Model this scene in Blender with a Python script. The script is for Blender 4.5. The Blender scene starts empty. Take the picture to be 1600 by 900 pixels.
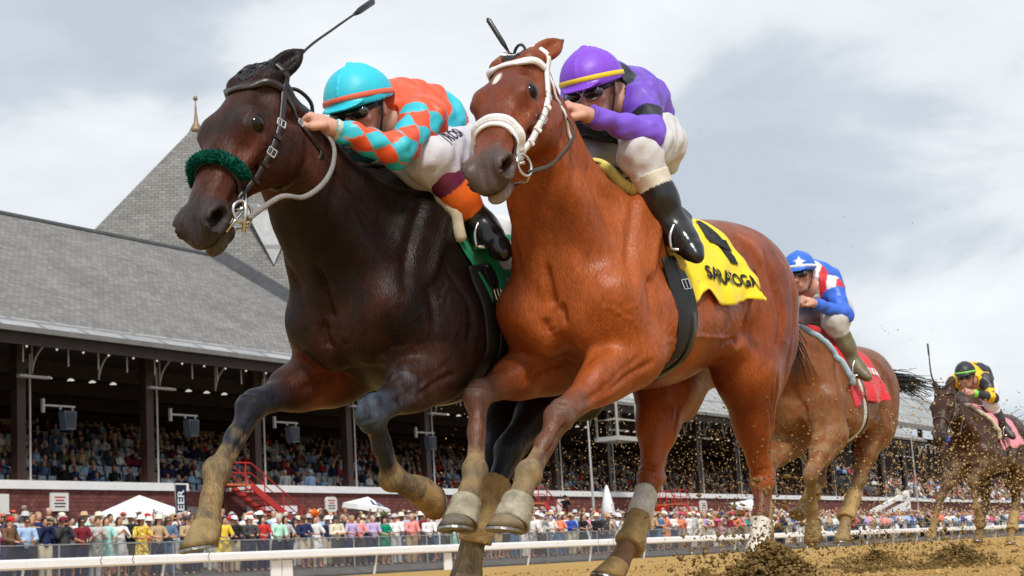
import bpy, bmesh, math, random
import numpy as np
from mathutils import Vector, Matrix
from mathutils.bvhtree import BVHTree

# ---------------------------------------------------------------- camera, world, sun
scene = bpy.context.scene
COL = scene.collection
R = math.radians
# world axes: +X runs back along the track, +Y towards the grandstand, +Z up (metres)
cam = bpy.data.cameras.new('camera')
cam_o = bpy.data.objects.new('camera', cam)
COL.objects.link(cam_o)
cam_right = Vector((0.51093, -0.85752, -0.06014))
cam_down = Vector((0.11751, 0.13898, -0.98330))
cam_fwd = Vector((0.85155, 0.49533, 0.17178))
m = Matrix.Identity(4)
for i in range(3):
    m[i][0] = cam_right[i]; m[i][1] = -cam_down[i]; m[i][2] = -cam_fwd[i]
m.translation = Vector((0, 0, 0.15))
cam_o.matrix_world = m
cam.sensor_width = 36.0
cam.lens = 2500.0 / 1600.0 * 36.0
cam.clip_start = 0.05
cam.clip_end = 6000
cam.dof.use_dof = True
cam.dof.focus_distance = 5.4
cam.dof.aperture_fstop = 12.0
scene.camera = cam_o

SUN_DIR = Vector((-0.50, -0.42, 0.76)).normalized()      # towards the sun
sun = bpy.data.lights.new('sun', 'SUN')
sun.energy = 3.2
sun.angle = R(10)
sun.color = (1.0, 0.96, 0.90)
sun_o = bpy.data.objects.new('sun', sun)
sun_o.rotation_euler = SUN_DIR.to_track_quat('Z', 'Y').to_euler()
COL.objects.link(sun_o)

world = bpy.data.worlds.new('World')
scene.world = world
world.use_nodes = True

def build_world():
    nt = world.node_tree
    N, L = nt.nodes, nt.links
    N.clear()
    out = N.new('ShaderNodeOutputWorld'); bg = N.new('ShaderNodeBackground')
    sky = N.new('ShaderNodeTexSky'); sky.sky_type = 'NISHITA'; sky.sun_disc = False
    sky.sun_elevation = math.asin(SUN_DIR.z)
    sky.sun_rotation = math.atan2(SUN_DIR.x, SUN_DIR.y)
    sky.dust_density = 2.0
    tc = N.new('ShaderNodeTexCoord')
    mp = N.new('ShaderNodeMapping'); mp.inputs['Scale'].default_value = (1.0, 1.0, 2.6)
    L.new(tc.outputs['Generated'], mp.inputs['Vector'])
    n1 = N.new('ShaderNodeTexNoise'); n1.inputs['Scale'].default_value = 4.2; n1.inputs['Detail'].default_value = 9
    n1.inputs['Roughness'].default_value = 0.52; n1.inputs['Distortion'].default_value = 0.3
    n2 = N.new('ShaderNodeTexNoise'); n2.inputs['Scale'].default_value = 1.3; n2.inputs['Detail'].default_value = 4
    L.new(mp.outputs[0], n1.inputs['Vector']); L.new(mp.outputs[0], n2.inputs['Vector'])
    # cloud deck: bright white billows against flat grey-blue undersides
    ad = N.new('ShaderNodeMath'); ad.operation = 'MULTIPLY_ADD'; ad.inputs[1].default_value = 1.7; L.new(n1.outputs[0], ad.inputs[0]); L.new(n2.outputs[0], ad.inputs[2])
    # broad banks of the cloud deck: (direction, spread, thinner and brighter or thicker and greyer)
    for dv, c0, am in (((.84, .37, .40), .965, .10), ((.87, .41, .28), .985, -.08), ((.95, .25, .17), .985, .13), ((.72, .67, .20), .965, .12), ((.76, .47, .45), .98, -.16), ((.63, .60, .49), .97, -.26), ((.92, .16, .36), .98, .08), ((.80, .50, .33), .985, .10)):
        d_ = Vector(dv).normalized(); vm = N.new('ShaderNodeVectorMath'); vm.operation = 'DOT_PRODUCT'; vm.inputs[1].default_value = d_
        nv = N.new('ShaderNodeVectorMath'); nv.operation = 'NORMALIZE'; L.new(tc.outputs['Generated'], nv.inputs[0]); L.new(nv.outputs[0], vm.inputs[0])
        mr_ = N.new('ShaderNodeMapRange'); mr_.interpolation_type = 'SMOOTHSTEP'; mr_.inputs['From Min'].default_value = c0; mr_.inputs['From Max'].default_value = 1.0; mr_.inputs['To Min'].default_value = 0; mr_.inputs['To Max'].default_value = am
        L.new(vm.outputs['Value'], mr_.inputs[0]); a2 = N.new('ShaderNodeMath'); a2.operation = 'ADD'; L.new(ad.outputs[0], a2.inputs[0]); L.new(mr_.outputs[0], a2.inputs[1]); ad = a2
    cr = N.new('ShaderNodeValToRGB'); L.new(ad.outputs[0], cr.inputs[0])
    e = cr.color_ramp.elements
    ad.use_clamp = False
    mr = N.new('ShaderNodeMapRange'); mr.inputs['From Min'].default_value = 1.08; mr.inputs['From Max'].default_value = 1.64
    L.new(ad.outputs[0], mr.inputs[0]); L.new(mr.outputs[0], cr.inputs[0])
    e[0].position = 0.0; e[0].color = (6.0, 6.75, 7.5, 1)
    e[1].position = 1.0; e[1].color = (10.1, 10.5, 10.9, 1)
    x = e.new(0.30); x.color = (6.9, 7.6, 8.3, 1)
    x = e.new(0.55); x.color = (9.0, 9.4, 9.8, 1)
    mx = N.new('ShaderNodeMixRGB'); mx.inputs[0].default_value = 0.93
    L.new(sky.outputs[0], mx.inputs[1]); L.new(cr.outputs[0], mx.inputs[2])
    L.new(mx.outputs[0], bg.inputs['Color'])
    bg.inputs['Strength'].default_value = 0.096
    L.new(bg.outputs[0], out.inputs['Surface'])
build_world()
vs = scene.view_settings
vs.view_transform = 'Standard'; vs.look = 'None'; vs.exposure = 0.0; vs.gamma = 1.0; vs.use_curve_mapping = False
# ---------------------------------------------------------------- helpers
rng = np.random.default_rng(7)
random.seed(7)

def tag(o, label=None, cat=None, group=None, kind=None):
    if label: o['label'] = label
    if cat: o['category'] = cat
    if group: o['group'] = group
    if kind: o['kind'] = kind
    return o

def empty(name, label=None, cat=None, group=None, loc=(0, 0, 0), rotz=0.0):
    o = bpy.data.objects.new(name, None); COL.objects.link(o)
    o.location = loc; o.rotation_euler = (0, 0, rotz); o.empty_display_size = 0.2
    return tag(o, label, cat, group)

def link(name, me, mat=None, parent=None):
    o = bpy.data.objects.new(name, me); COL.objects.link(o)
    if mat is not None and not me.materials:
        for mm in (mat if isinstance(mat, (list, tuple)) else [mat]): me.materials.append(mm)
    if parent is not None: o.parent = parent
    return o

class MB:
    """collects plain geometry (verts, faces, material index) for ONE mesh object"""
    def __init__(s): s.v = []; s.f = []; s.mi = []; s.n = 0
    def add(s, verts, faces, mi=0):
        s.v.extend([tuple(map(float, p)) for p in verts]); s.f.extend([tuple(int(i) + s.n for i in f) for f in faces])
        s.mi.extend([mi] * len(faces)); s.n += len(verts); return s
    def box(s, lo, hi, mi=0):
        (a, b, c), (d, e, f) = lo, hi
        return s.add([(a,b,c),(d,b,c),(d,e,c),(a,e,c),(a,b,f),(d,b,f),(d,e,f),(a,e,f)],
                     [(0,3,2,1),(4,5,6,7),(0,1,5,4),(1,2,6,5),(2,3,7,6),(3,0,4,7)], mi)
    def bar(s, p0, p1, w, h=None, up=(0, 0, 1), mi=0):
        h = w if h is None else h
        p0, p1, up = Vector(p0), Vector(p1), Vector(up)
        d = (p1 - p0).normalized()
        sx = d.cross(up)
        if sx.length < 1e-4: sx = d.cross(Vector((1, 0, 0)))
        sx.normalize(); sy = sx.cross(d).normalized()
        v = []
        for p in (p0, p1):
            for a, b in ((-1,-1),(1,-1),(1,1),(-1,1)): v.append(p + sx*(a*w/2) + sy*(b*h/2))
        return s.add(v, [(0,3,2,1),(4,5,6,7),(0,1,5,4),(1,2,6,5),(2,3,7,6),(3,0,4,7)], mi)
    def tube(s, pts, rad, n=8, mi=0, cap=True, flat=None, up=None):
        pts = [Vector(p) for p in pts]
        rad = rad if hasattr(rad, '__len__') else [rad] * len(pts)
        v = []; f = []; prev = None
        for i, p in enumerate(pts):
            t = (pts[min(i+1, len(pts)-1)] - pts[max(i-1, 0)])
            t = t.normalized() if t.length > 1e-9 else Vector((0,0,1))
            if prev is None:
                a = Vector(up) if up is not None else (Vector((0,0,1)) if abs(t.z) < .9 else Vector((1,0,0)))
            else: a = prev
            a = (a - t * a.dot(t)).normalized(); prev = a
            b = t.cross(a)
            for k in range(n):
                th = 2*math.pi*k/n
                fl = 1.0 if flat is None else flat
                v.append(p + a*(math.cos(th)*rad[i]) + b*(math.sin(th)*rad[i]*fl))
        for i in range(len(pts)-1):
            for k in range(n):
                k2 = (k+1) % n
                f.append((i*n+k, i*n+k2, (i+1)*n+k2, (i+1)*n+k))
        if cap:
            f.append(tuple(range(n-1, -1, -1))); f.append(tuple((len(pts)-1)*n+k for k in range(n)))
        return s.add(v, f, mi)
    def lathe(s, prof, n=16, o=(0,0,0), axis=(0,0,1), mi=0):
        ax = Vector(axis).normalized(); o = Vector(o)
        a = ax.orthogonal().normalized(); b = ax.cross(a)
        v = []; f = []
        for r_, z in prof:
            for k in range(n):
                th = 2*math.pi*k/n; v.append(o + ax*z + a*(r_*math.cos(th)) + b*(r_*math.sin(th)))
        for i in range(len(prof)-1):
            for k in range(n):
                k2 = (k+1) % n; f.append((i*n+k, i*n+k2, (i+1)*n+k2, (i+1)*n+k))
        f.append(tuple(range(n-1, -1, -1))); f.append(tuple((len(prof)-1)*n+k for k in range(n)))
        return s.add(v, f, mi)
    def mesh(s, name, smooth=False):
        me = bpy.data.meshes.new(name); me.from_pydata(s.v, [], s.f)
        if any(s.mi): me.polygons.foreach_set('material_index', s.mi)
        if smooth: me.polygons.foreach_set('use_smooth', [True]*len(s.f))
        me.update(); return me
    def build(s, name, mat=None, parent=None, smooth=False):
        return link(name, s.mesh(name, smooth), mat, parent)

# ---------------------------------------------------------------- materials
MATS = {}
def mat(name, color=(.5,.5,.5), rough=.6, spec=.4, metal=0.0, var=0.0, scale=8.0, bump=0.0, bscale=None, emis=None, estr=1.0, coat=0.0, sheen=0.0, stretch=None):
    if name in MATS: return MATS[name]
    m = bpy.data.materials.new(name); m.use_nodes = True
    nt = m.node_tree; N, L = nt.nodes, nt.links
    b = N['Principled BSDF']
    b.inputs['Roughness'].default_value = rough; b.inputs['Specular IOR Level'].default_value = spec
    b.inputs['Metallic'].default_value = metal; b.inputs['Coat Weight'].default_value = coat
    b.inputs['Sheen Weight'].default_value = sheen
    b.inputs['Base Color'].default_value = (*color, 1)
    if var or bump:
        tc = N.new('ShaderNodeTexCoord'); vec = tc.outputs['Object']
        if stretch:
            mp = N.new('ShaderNodeMapping'); mp.inputs['Scale'].default_value = stretch
            L.new(vec, mp.inputs[0]); vec = mp.outputs[0]
    if var:
        n = N.new('ShaderNodeTexNoise'); n.inputs['Scale'].default_value = scale; n.inputs['Detail'].default_value = 6
        n.inputs['Roughness'].default_value = .65
        L.new(vec, n.inputs['Vector'])
        r = N.new('ShaderNodeMapRange'); r.inputs['From Min'].default_value = .3; r.inputs['From Max'].default_value = .7
        r.inputs['To Min'].default_value = 1 - var; r.inputs['To Max'].default_value = 1 + var
        L.new(n.outputs[0], r.inputs[0])
        mx = N.new('ShaderNodeVectorMath'); mx.operation = 'SCALE'; mx.inputs[0].default_value = color
        L.new(r.outputs[0], mx.inputs['Scale']); L.new(mx.outputs[0], b.inputs['Base Color'])
    if bump:
        n = N.new('ShaderNodeTexNoise'); n.inputs['Scale'].default_value = bscale or scale; n.inputs['Detail'].default_value = 5
        L.new(vec, n.inputs['Vector'])
        bp = N.new('ShaderNodeBump'); bp.inputs['Strength'].default_value = bump; bp.inputs['Distance'].default_value = .01
        L.new(n.outputs[0], bp.inputs['Height']); L.new(bp.outputs[0], b.inputs['Normal'])
    if emis:
        b.inputs['Emission Color'].default_value = (*emis, 1); b.inputs['Emission Strength'].default_value = estr
    MATS[name] = m
    return m

def vcol_mat(name, rough=.45, spec=.5, rough_dirt=.85, var=.18, scale=30., bump=.25, bscale=120., sheen=0.0, coat=0.0, stretch=(1,1,1), fine=.0):
    """base colour = the mesh's colour attribute 'col' times fine grain; its alpha is dust (dull) against clean coat"""
    if name in MATS: return MATS[name]
    m = bpy.data.materials.new(name); m.use_nodes = True
    nt = m.node_tree; N, L = nt.nodes, nt.links
    b = N['Principled BSDF']; b.inputs['Specular IOR Level'].default_value = spec
    b.inputs['Sheen Weight'].default_value = sheen; b.inputs['Coat Weight'].default_value = coat
    at = N.new('ShaderNodeAttribute'); at.attribute_name = 'col'
    tc = N.new('ShaderNodeTexCoord')
    mp = N.new('ShaderNodeMapping'); mp.inputs['Scale'].default_value = stretch; L.new(tc.outputs['Object'], mp.inputs[0])
    n = N.new('ShaderNodeTexNoise'); n.inputs['Scale'].default_value = scale; n.inputs['Detail'].default_value = 7; n.inputs['Roughness'].default_value = .7
    L.new(mp.outputs[0], n.inputs['Vector'])
    r = N.new('ShaderNodeMapRange'); r.inputs['From Min'].default_value = .3; r.inputs['From Max'].default_value = .7
    r.inputs['To Min'].default_value = 1 - var; r.inputs['To Max'].default_value = 1 + var
    L.new(n.outputs[0], r.inputs[0])
    mx = N.new('ShaderNodeVectorMath'); mx.operation = 'SCALE'; L.new(at.outputs['Color'], mx.inputs[0]); L.new(r.outputs[0], mx.inputs['Scale'])
    nf = N.new('ShaderNodeTexNoise'); nf.inputs['Scale'].default_value = bscale*.8; nf.inputs['Detail'].default_value = 3; L.new(mp.outputs[0], nf.inputs['Vector'])
    rf = N.new('ShaderNodeMapRange'); rf.inputs['From Min'].default_value = .3; rf.inputs['From Max'].default_value = .7; rf.inputs['To Min'].default_value = 1-fine; rf.inputs['To Max'].default_value = 1+fine; L.new(nf.outputs[0], rf.inputs[0])
    mx2 = N.new('ShaderNodeVectorMath'); mx2.operation = 'SCALE'; L.new(mx.outputs[0], mx2.inputs[0]); L.new(rf.outputs[0], mx2.inputs['Scale'])
    L.new(mx2.outputs[0], b.inputs['Base Color'])
    rr = N.new('ShaderNodeMapRange'); rr.inputs['To Min'].default_value = rough; rr.inputs['To Max'].default_value = rough_dirt
    L.new(at.outputs['Alpha'], rr.inputs[0])
    n3 = N.new('ShaderNodeTexNoise'); n3.inputs['Scale'].default_value = 9; n3.inputs['Detail'].default_value = 4; L.new(tc.outputs['Object'], n3.inputs['Vector'])
    r3 = N.new('ShaderNodeMapRange'); r3.inputs['From Min'].default_value = .3; r3.inputs['From Max'].default_value = .7; r3.inputs['To Min'].default_value = .7; r3.inputs['To Max'].default_value = 1.35; L.new(n3.outputs[0], r3.inputs[0])
    mu = N.new('ShaderNodeMath'); mu.operation = 'MULTIPLY'; mu.use_clamp = True; L.new(rr.outputs[0], mu.inputs[0]); L.new(r3.outputs[0], mu.inputs[1])
    L.new(mu.outputs[0], b.inputs['Roughness'])
    if bump:
        n2 = N.new('ShaderNodeTexNoise'); n2.inputs['Scale'].default_value = bscale; n2.inputs['Detail'].default_value = 5
        L.new(mp.outputs[0], n2.inputs['Vector'])
        bp = N.new('ShaderNodeBump'); bp.inputs['Strength'].default_value = bump; bp.inputs['Distance'].default_value = .004
        L.new(n2.outputs[0], bp.inputs['Height'])
        n4 = N.new('ShaderNodeTexNoise'); n4.inputs['Scale'].default_value = 11; n4.inputs['Detail'].default_value = 4; n4.inputs['Distortion'].default_value = .8; L.new(tc.outputs['Object'], n4.inputs['Vector'])
        bp2 = N.new('ShaderNodeBump'); bp2.inputs['Strength'].default_value = bump*.25; bp2.inputs['Distance'].default_value = .02
        L.new(n4.outputs[0], bp2.inputs['Height']); L.new(bp.outputs[0], bp2.inputs['Normal'])
        L.new(bp2.outputs[0], b.inputs['Normal'])
    MATS[name] = m
    return m

# ---------------------------------------------------------------- smooth-union volumes -> one continuous skin
def V3(p): return np.array(p, dtype=np.float64)
def nrm(v): v = V3(v); return v / np.linalg.norm(v)

class Vol:
    def __init__(s, lo, hi, vox):
        s.lo = V3(lo); s.vox = vox
        s.n = np.ceil((V3(hi) - s.lo) / vox).astype(int) + 1
        s.ax = [(s.lo[i] + vox*np.arange(s.n[i])).astype(np.float32) for i in range(3)]
        s.F = np.full(s.n, 0.6, np.float32)
    def _sub(s, lo, hi):
        a = np.clip(np.floor((V3(lo) - s.lo)/s.vox).astype(int), 0, s.n-1)
        b = np.clip(np.ceil((V3(hi) - s.lo)/s.vox).astype(int) + 1, 1, s.n)
        sl = tuple(slice(a[i], max(b[i], a[i]+1)) for i in range(3))
        x = s.ax[0][sl[0]][:, None, None]; y = s.ax[1][sl[1]][None, :, None]; z = s.ax[2][sl[2]][None, None, :]
        return sl, x, y, z
    def put(s, sl, d, k=.02, cut=False):
        a = s.F[sl]
        if cut:
            h = np.maximum(k - np.abs(a + d), 0)/k
            s.F[sl] = np.maximum(a, -d) + h*h*k*.25
        else:
            h = np.maximum(k - np.abs(a - d), 0)/k
            s.F[sl] = np.minimum(a, d) - h*h*k*.25
    def cone(s, p0, p1, r0, r1=None, k=.02, cut=False):
        r1 = r0 if r1 is None else r1
        p0, p1 = V3(p0), V3(p1); m = max(r0, r1) + k + 2*s.vox
        sl, x, y, z = s._sub(np.minimum(p0, p1) - m, np.maximum(p0, p1) + m)
        d = p1 - p0; L2 = max(d @ d, 1e-9)
        t = np.clip(((x-p0[0])*d[0] + (y-p0[1])*d[1] + (z-p0[2])*d[2])/L2, 0, 1)
        q = np.sqrt((x-p0[0]-t*d[0])**2 + (y-p0[1]-t*d[1])**2 + (z-p0[2]-t*d[2])**2) - (r0 + t*(r1-r0))
        s.put(sl, q.astype(np.float32), k, cut); return s
    def chain(s, pts, rads, k=.02):
        for i in range(len(pts)-1): s.cone(pts[i], pts[i+1], rads[i], rads[i+1], k)
        return s
    def ell(s, c, r, B=None, k=.02, cut=False):
        c = V3(c); r = V3(r); B = np.eye(3) if B is None else B      # B: columns are the axes
        ext = np.sqrt(((B * r)**2).sum(1)) + k + 2*s.vox
        sl, x, y, z = s._sub(c - ext, c + ext)
        px, py, pz = x-c[0], y-c[1], z-c[2]
        k0 = 0; k1 = 0
        for i in range(3):
            q = px*B[0,i] + py*B[1,i] + pz*B[2,i]
            k0 = k0 + (q/r[i])**2; k1 = k1 + (q/r[i]**2)**2
        k0 = np.sqrt(k0); k1 = np.sqrt(k1) + 1e-9
        s.put(sl, (k0*(k0-1)/k1).astype(np.float32), k, cut); return s
    def loft(s, o, B, st, k=.03):
        """st rows: (u, hi, lo, halfwidth, taper, exponent) in frame o, B=[U V W] columns; width *= 1+taper*v"""
        st = np.array(st, float); o = V3(o)
        u = st[:,0]; uu = np.linspace(u[0], u[-1], 160)
        def sm(c):
            v = st[:,c]; mslope = np.gradient(v, u)
            i = np.clip(np.searchsorted(u, uu) - 1, 0, len(u)-2); h = u[i+1]-u[i]; t = (uu-u[i])/h
            return (2*t**3-3*t**2+1)*v[i] + (t**3-2*t**2+t)*h*mslope[i] + (-2*t**3+3*t**2)*v[i+1] + (t**3-t**2)*h*mslope[i+1]
        cols = [sm(c) for c in range(1, 6)]
        m = k + 2*s.vox
        pts = []
        for i in range(0, 160, 8):
            for vv in (cols[0][i]+m, cols[1][i]-m):
                for ww in (cols[2][i]+m, -cols[2][i]-m): pts.append(o + B @ V3((uu[i], vv, ww)))
        for e, sg in ((0, -1), (159, 1)):
            for vv in (cols[0][e], cols[1][e]): pts.append(o + B @ V3((uu[e]+sg*m, vv, 0)))
        pts = np.array(pts)
        sl, x, y, z = s._sub(pts.min(0), pts.max(0))
        px, py, pz = x-o[0], y-o[1], z-o[2]
        U = px*B[0,0]+py*B[1,0]+pz*B[2,0]; V = px*B[0,1]+py*B[1,1]+pz*B[2,1]; W = px*B[0,2]+py*B[1,2]+pz*B[2,2]
        uc = np.clip(U, u[0], u[-1]); f = (uc-u[0])/(u[-1]-u[0])*159
        i = np.clip(f.astype(np.int32), 0, 158); t = f - i
        g = lambda c: (c.astype(np.float32)[i]*(1-t) + c.astype(np.float32)[i+1]*t)
        hi, lo, w, tp, ex = [g(c) for c in cols]
        a = (hi-lo)/2; nv = (V-(hi+lo)/2)/a
        ww = w*(1+tp*np.clip(nv, -1, 1))
        r = (np.abs(nv)**ex + np.abs(W/ww)**ex)**(1/ex)
        d = (r-1)*np.minimum(a, ww)
        du = U-uc
        d = np.where(du == 0, d, np.sqrt(np.maximum(d, 0)**2 + du**2))
        s.put(sl, d.astype(np.float32), k); return s
    def noise(s, amp, freq, seed=0, n=5, stretch=(1,1,1)):
        g = np.random.default_rng(seed); acc = np.zeros(s.n, np.float32)
        for _ in range(n):
            d = nrm(g.normal(size=3))*freq*g.uniform(.6, 1.5)*V3(stretch); ph = g.uniform(0, 6.28)
            acc += np.sin((s.ax[0]*d[0])[:,None,None] + (s.ax[1]*d[1])[None,:,None] + (s.ax[2]*d[2])[None,None,:] + ph).astype(np.float32)
        s.F += amp*acc/np.sqrt(n); return s
    def cutplane(s, p, n_, k=.004):
        """keep the side the normal points away from"""
        p = V3(p); n_ = nrm(n_)
        d = ((s.ax[0]-p[0])*n_[0])[:,None,None] + ((s.ax[1]-p[1])*n_[1])[None,:,None] + ((s.ax[2]-p[2])*n_[2])[None,None,:]
        s.F = np.maximum(s.F, d.astype(np.float32)); return s
    def surface(s, smooth=2):
        F = s.F; n = F.shape
        F[0]=F[-1]=.5; F[:,0]=F[:,-1]=.5; F[:,:,0]=F[:,:,-1]=.5
        S = F < 0
        c = [(i,j,k) for i in (0,1) for j in (0,1) for k in (0,1)]
        cnt = np.zeros((n[0]-1, n[1]-1, n[2]-1), np.int8)
        sh = lambda A, i, j, k: A[i:n[0]-1+i, j:n[1]-1+j, k:n[2]-1+k]
        for q in c: cnt += sh(S, *q)
        act = (cnt > 0) & (cnt < 8)
        idx = np.argwhere(act); ids = np.full(cnt.shape, -1, np.int32); ids[act] = np.arange(len(idx))
        vals = {q: F[idx[:,0]+q[0], idx[:,1]+q[1], idx[:,2]+q[2]] for q in c}
        acc = np.zeros((len(idx), 3)); num = np.zeros(len(idx))
        for a in c:
            for ax in range(3):
                if a[ax] == 0:
                    b = list(a); b[ax] = 1; b = tuple(b)
                    va, vb = vals[a], vals[b]; cr = (va < 0) != (vb < 0)
                    t = np.where(cr, va/np.where(cr, va-vb, 1), 0)
                    p = np.array(a, float)[None, :].repeat(len(idx), 0); p[:, ax] = t
                    acc += p*cr[:, None]; num += cr
        P = s.lo + (idx + acc/num[:, None])*s.vox
        quads = []
        for ax in range(3):
            o1, o2 = (ax+1) % 3, (ax+2) % 3
            sl0 = [slice(1, n[i]-1) for i in range(3)]; sl1 = list(sl0)
            sl0[ax] = slice(0, n[ax]-1); sl1[ax] = slice(1, n[ax])
            A = S[tuple(sl0)]; Bm = S[tuple(sl1)]
            for flip, M in ((False, A & ~Bm), (True, ~A & Bm)):
                e = np.argwhere(M)
                e[:, o1] += 1; e[:, o2] += 1
                q = []
                for d1, d2 in ((0,0),(-1,0),(-1,-1),(0,-1)):
                    g = e.copy(); g[:, o1] += d1; g[:, o2] += d2
                    q.append(ids[g[:,0], g[:,1], g[:,2]])
                q = np.stack(q, 1)
                if flip: q = q[:, ::-1]
                quads.append(q)
        Q = np.concatenate(quads); Q = Q[(Q >= 0).all(1)]
        for it in range(smooth*2):
            lam = .5 if it % 2 == 0 else -.52
            sm = np.zeros_like(P); ct = np.zeros(len(P))
            for a, b in ((0,1),(1,2),(2,3),(3,0)):
                for i_, j_ in ((a, b), (b, a)):
                    for dd in range(3): sm[:, dd] += np.bincount(Q[:, i_], P[Q[:, j_], dd], len(P))
                    ct += np.bincount(Q[:, i_], None, len(P))
            P = P + lam*(sm/np.maximum(ct, 1)[:, None] - P)
        return P, Q

def skin_mesh(name, P, Q, col=None):
    me = bpy.data.meshes.new(name)
    me.vertices.add(len(P)); me.vertices.foreach_set('co', P.astype(np.float32).ravel())
    me.loops.add(Q.size); me.loops.foreach_set('vertex_index', Q.astype(np.int32).ravel())
    me.polygons.add(len(Q)); me.polygons.foreach_set('loop_start', np.arange(0, Q.size, 4, dtype=np.int32))
    me.update(calc_edges=True)
    me.polygons.foreach_set('use_smooth', np.ones(len(Q), bool))
    if col is not None:
        a = me.attributes.new('col', 'FLOAT_COLOR', 'POINT'); a.data.foreach_set('color', col.astype(np.float32).ravel())
    me.validate(); me.update()
    return me

def bvh_of(P, Q): return BVHTree.FromPolygons([tuple(p) for p in P.tolist()], [tuple(q) for q in Q.tolist()])
def sstep(a, b, x): t = np.clip((x-a)/(b-a), 0, 1); return t*t*(3-2*t)
def mixc(c0, c1, t): t = np.asarray(t)[..., None]; return c0*(1-t) + np.asarray(c1)*t
def fbm(P, freq, seed=0, n=6):
    g = np.random.default_rng(seed); a = np.zeros(len(P))
    for i in range(n*3):
        f = freq*(1.0 + 1.6*(i % n)/2); d = nrm(g.normal(size=3))*f
        a += np.sin(P @ d + g.uniform(0, 6.28))/(1 + (i % n)*.6)
    return a/np.abs(a).max()
def segdist(P, a, b):
    a, b = V3(a), V3(b); d = b-a; t = np.clip((P-a) @ d/(d @ d), 0, 1)
    return np.linalg.norm(P-a-t[:,None]*d, axis=1), t
# ---------------------------------------------------------------- horses
# horse frame: x towards the nose, y to its left, z up; origin on the ground under the withers
def horse_matrix(X, Y, z, yaw, pit, s):
    yaw, pit = R(yaw), R(pit)
    hx, hy = -math.cos(yaw), -math.sin(yaw)
    Rm = np.array([[hx, -hy, 0], [hy, hx, 0], [0, 0, 1]])
    c, sn = math.cos(pit), math.sin(pit)
    P = np.array([[c, 0, -sn], [0, 1, 0], [sn, 0, c]])
    A = s*Rm @ P
    o = np.array([X, Y, z]) + Rm @ (np.array([0, 0, 1.2])*s - s*P @ np.array([0, 0, 1.2]))
    M = Matrix.Identity(4)
    for i in range(3):
        for j in range(3): M[i][j] = A[i, j]
        M[i][3] = o[i]
    return M

def rotv(rv):
    a = np.linalg.norm(rv)
    if a < 1e-9: return np.eye(3)
    k = V3(rv)/a; K = np.array([[0,-k[2],k[1]],[k[2],0,-k[0]],[-k[1],k[0],0]])
    return np.eye(3) + math.sin(a)*K + (1-math.cos(a))*K @ K

def head_basis(ang, yaw, roll):
    a, y, r = R(ang), R(yaw), R(roll)
    c, s = math.cos(a), math.sin(a)
    B = np.stack([V3((c, 0, -s)), V3((s, 0, c)), V3((0, 1, 0))], 1)       # u down the face, v forward off the face, w left
    return rotv((0, 0, y)) @ B @ rotv((r, 0, 0))

def foreleg(v, S, E, K, F, Hf, sg):
    S, E, K, F, Hf = map(V3, (S, E, K, F, Hf))
    Y = V3((0, 1, 0))
    fa = nrm(K-E); ff = nrm(np.cross(fa, Y)); lat = V3((0, sg, 0))
    v.cone(S, E, .095, .098, .07)
    v.cone(E-fa*.04, E+(K-E)*.5, .098, .064, .06); v.cone(E+(K-E)*.45, K, .060, .040, .04)
    Bf = np.stack([fa, ff, np.cross(fa, ff)], 1)
    v.ell(E+(K-E)*.27+ff*.042+lat*.026, (.16, .044, .042), Bf, .025)          # extensor belly
    v.ell(E+(K-E)*.20-ff*.050+lat*.01, (.14, .040, .050), Bf, .02)          # flexors behind
    v.ell(E+(K-E)*.14-lat*.040+ff*.03, (.14, .055, .040), Bf, .04)
    cd = nrm(F-K); cf = nrm(np.cross(cd, Y)); Bc = np.stack([cd, cf, np.cross(cd, cf)], 1)
    kd = nrm(fa+cd); kf = nrm(np.cross(kd, Y)); Bk = np.stack([kd, kf, np.cross(kd, kf)], 1)
    v.ell(K, (.062, .038, .042), Bk, .03)                                   # carpus
    v.ell(K+kf*.018+kd*.014, (.034, .027, .043), Bk, .010)
    v.ell(K+kf*.016-kd*.024, (.022, .027, .040), Bk, .010)
    v.ell(K-kf*.036+kd*-.012, (.032, .019, .020), Bk, .015)
    a = K+cd*.03
    v.chain([a, K+(F-K)*.5, F], [.034, .0255, .029], .03)
    v.chain([a-cf*.026, K+(F-K)*.5-cf*.027, F-cf*.020], [.020, .0155, .022], .008)   # flexor tendon
    v.ell(F, (.036, .038, .037), Bc, .025)
    v.ell(F-cf*.022, (.027, .024, .028), Bc, .014)
    pd = nrm(Hf-F); L = np.linalg.norm(Hf-F); cor = F+pd*max(L-.05, .08)
    v.chain([F, F+(cor-F)*.55, cor], [.034, .0295, .040], .025)
    v.cone(cor, cor+pd*.035, .043, .046, .008)
    return cor, pd

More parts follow.
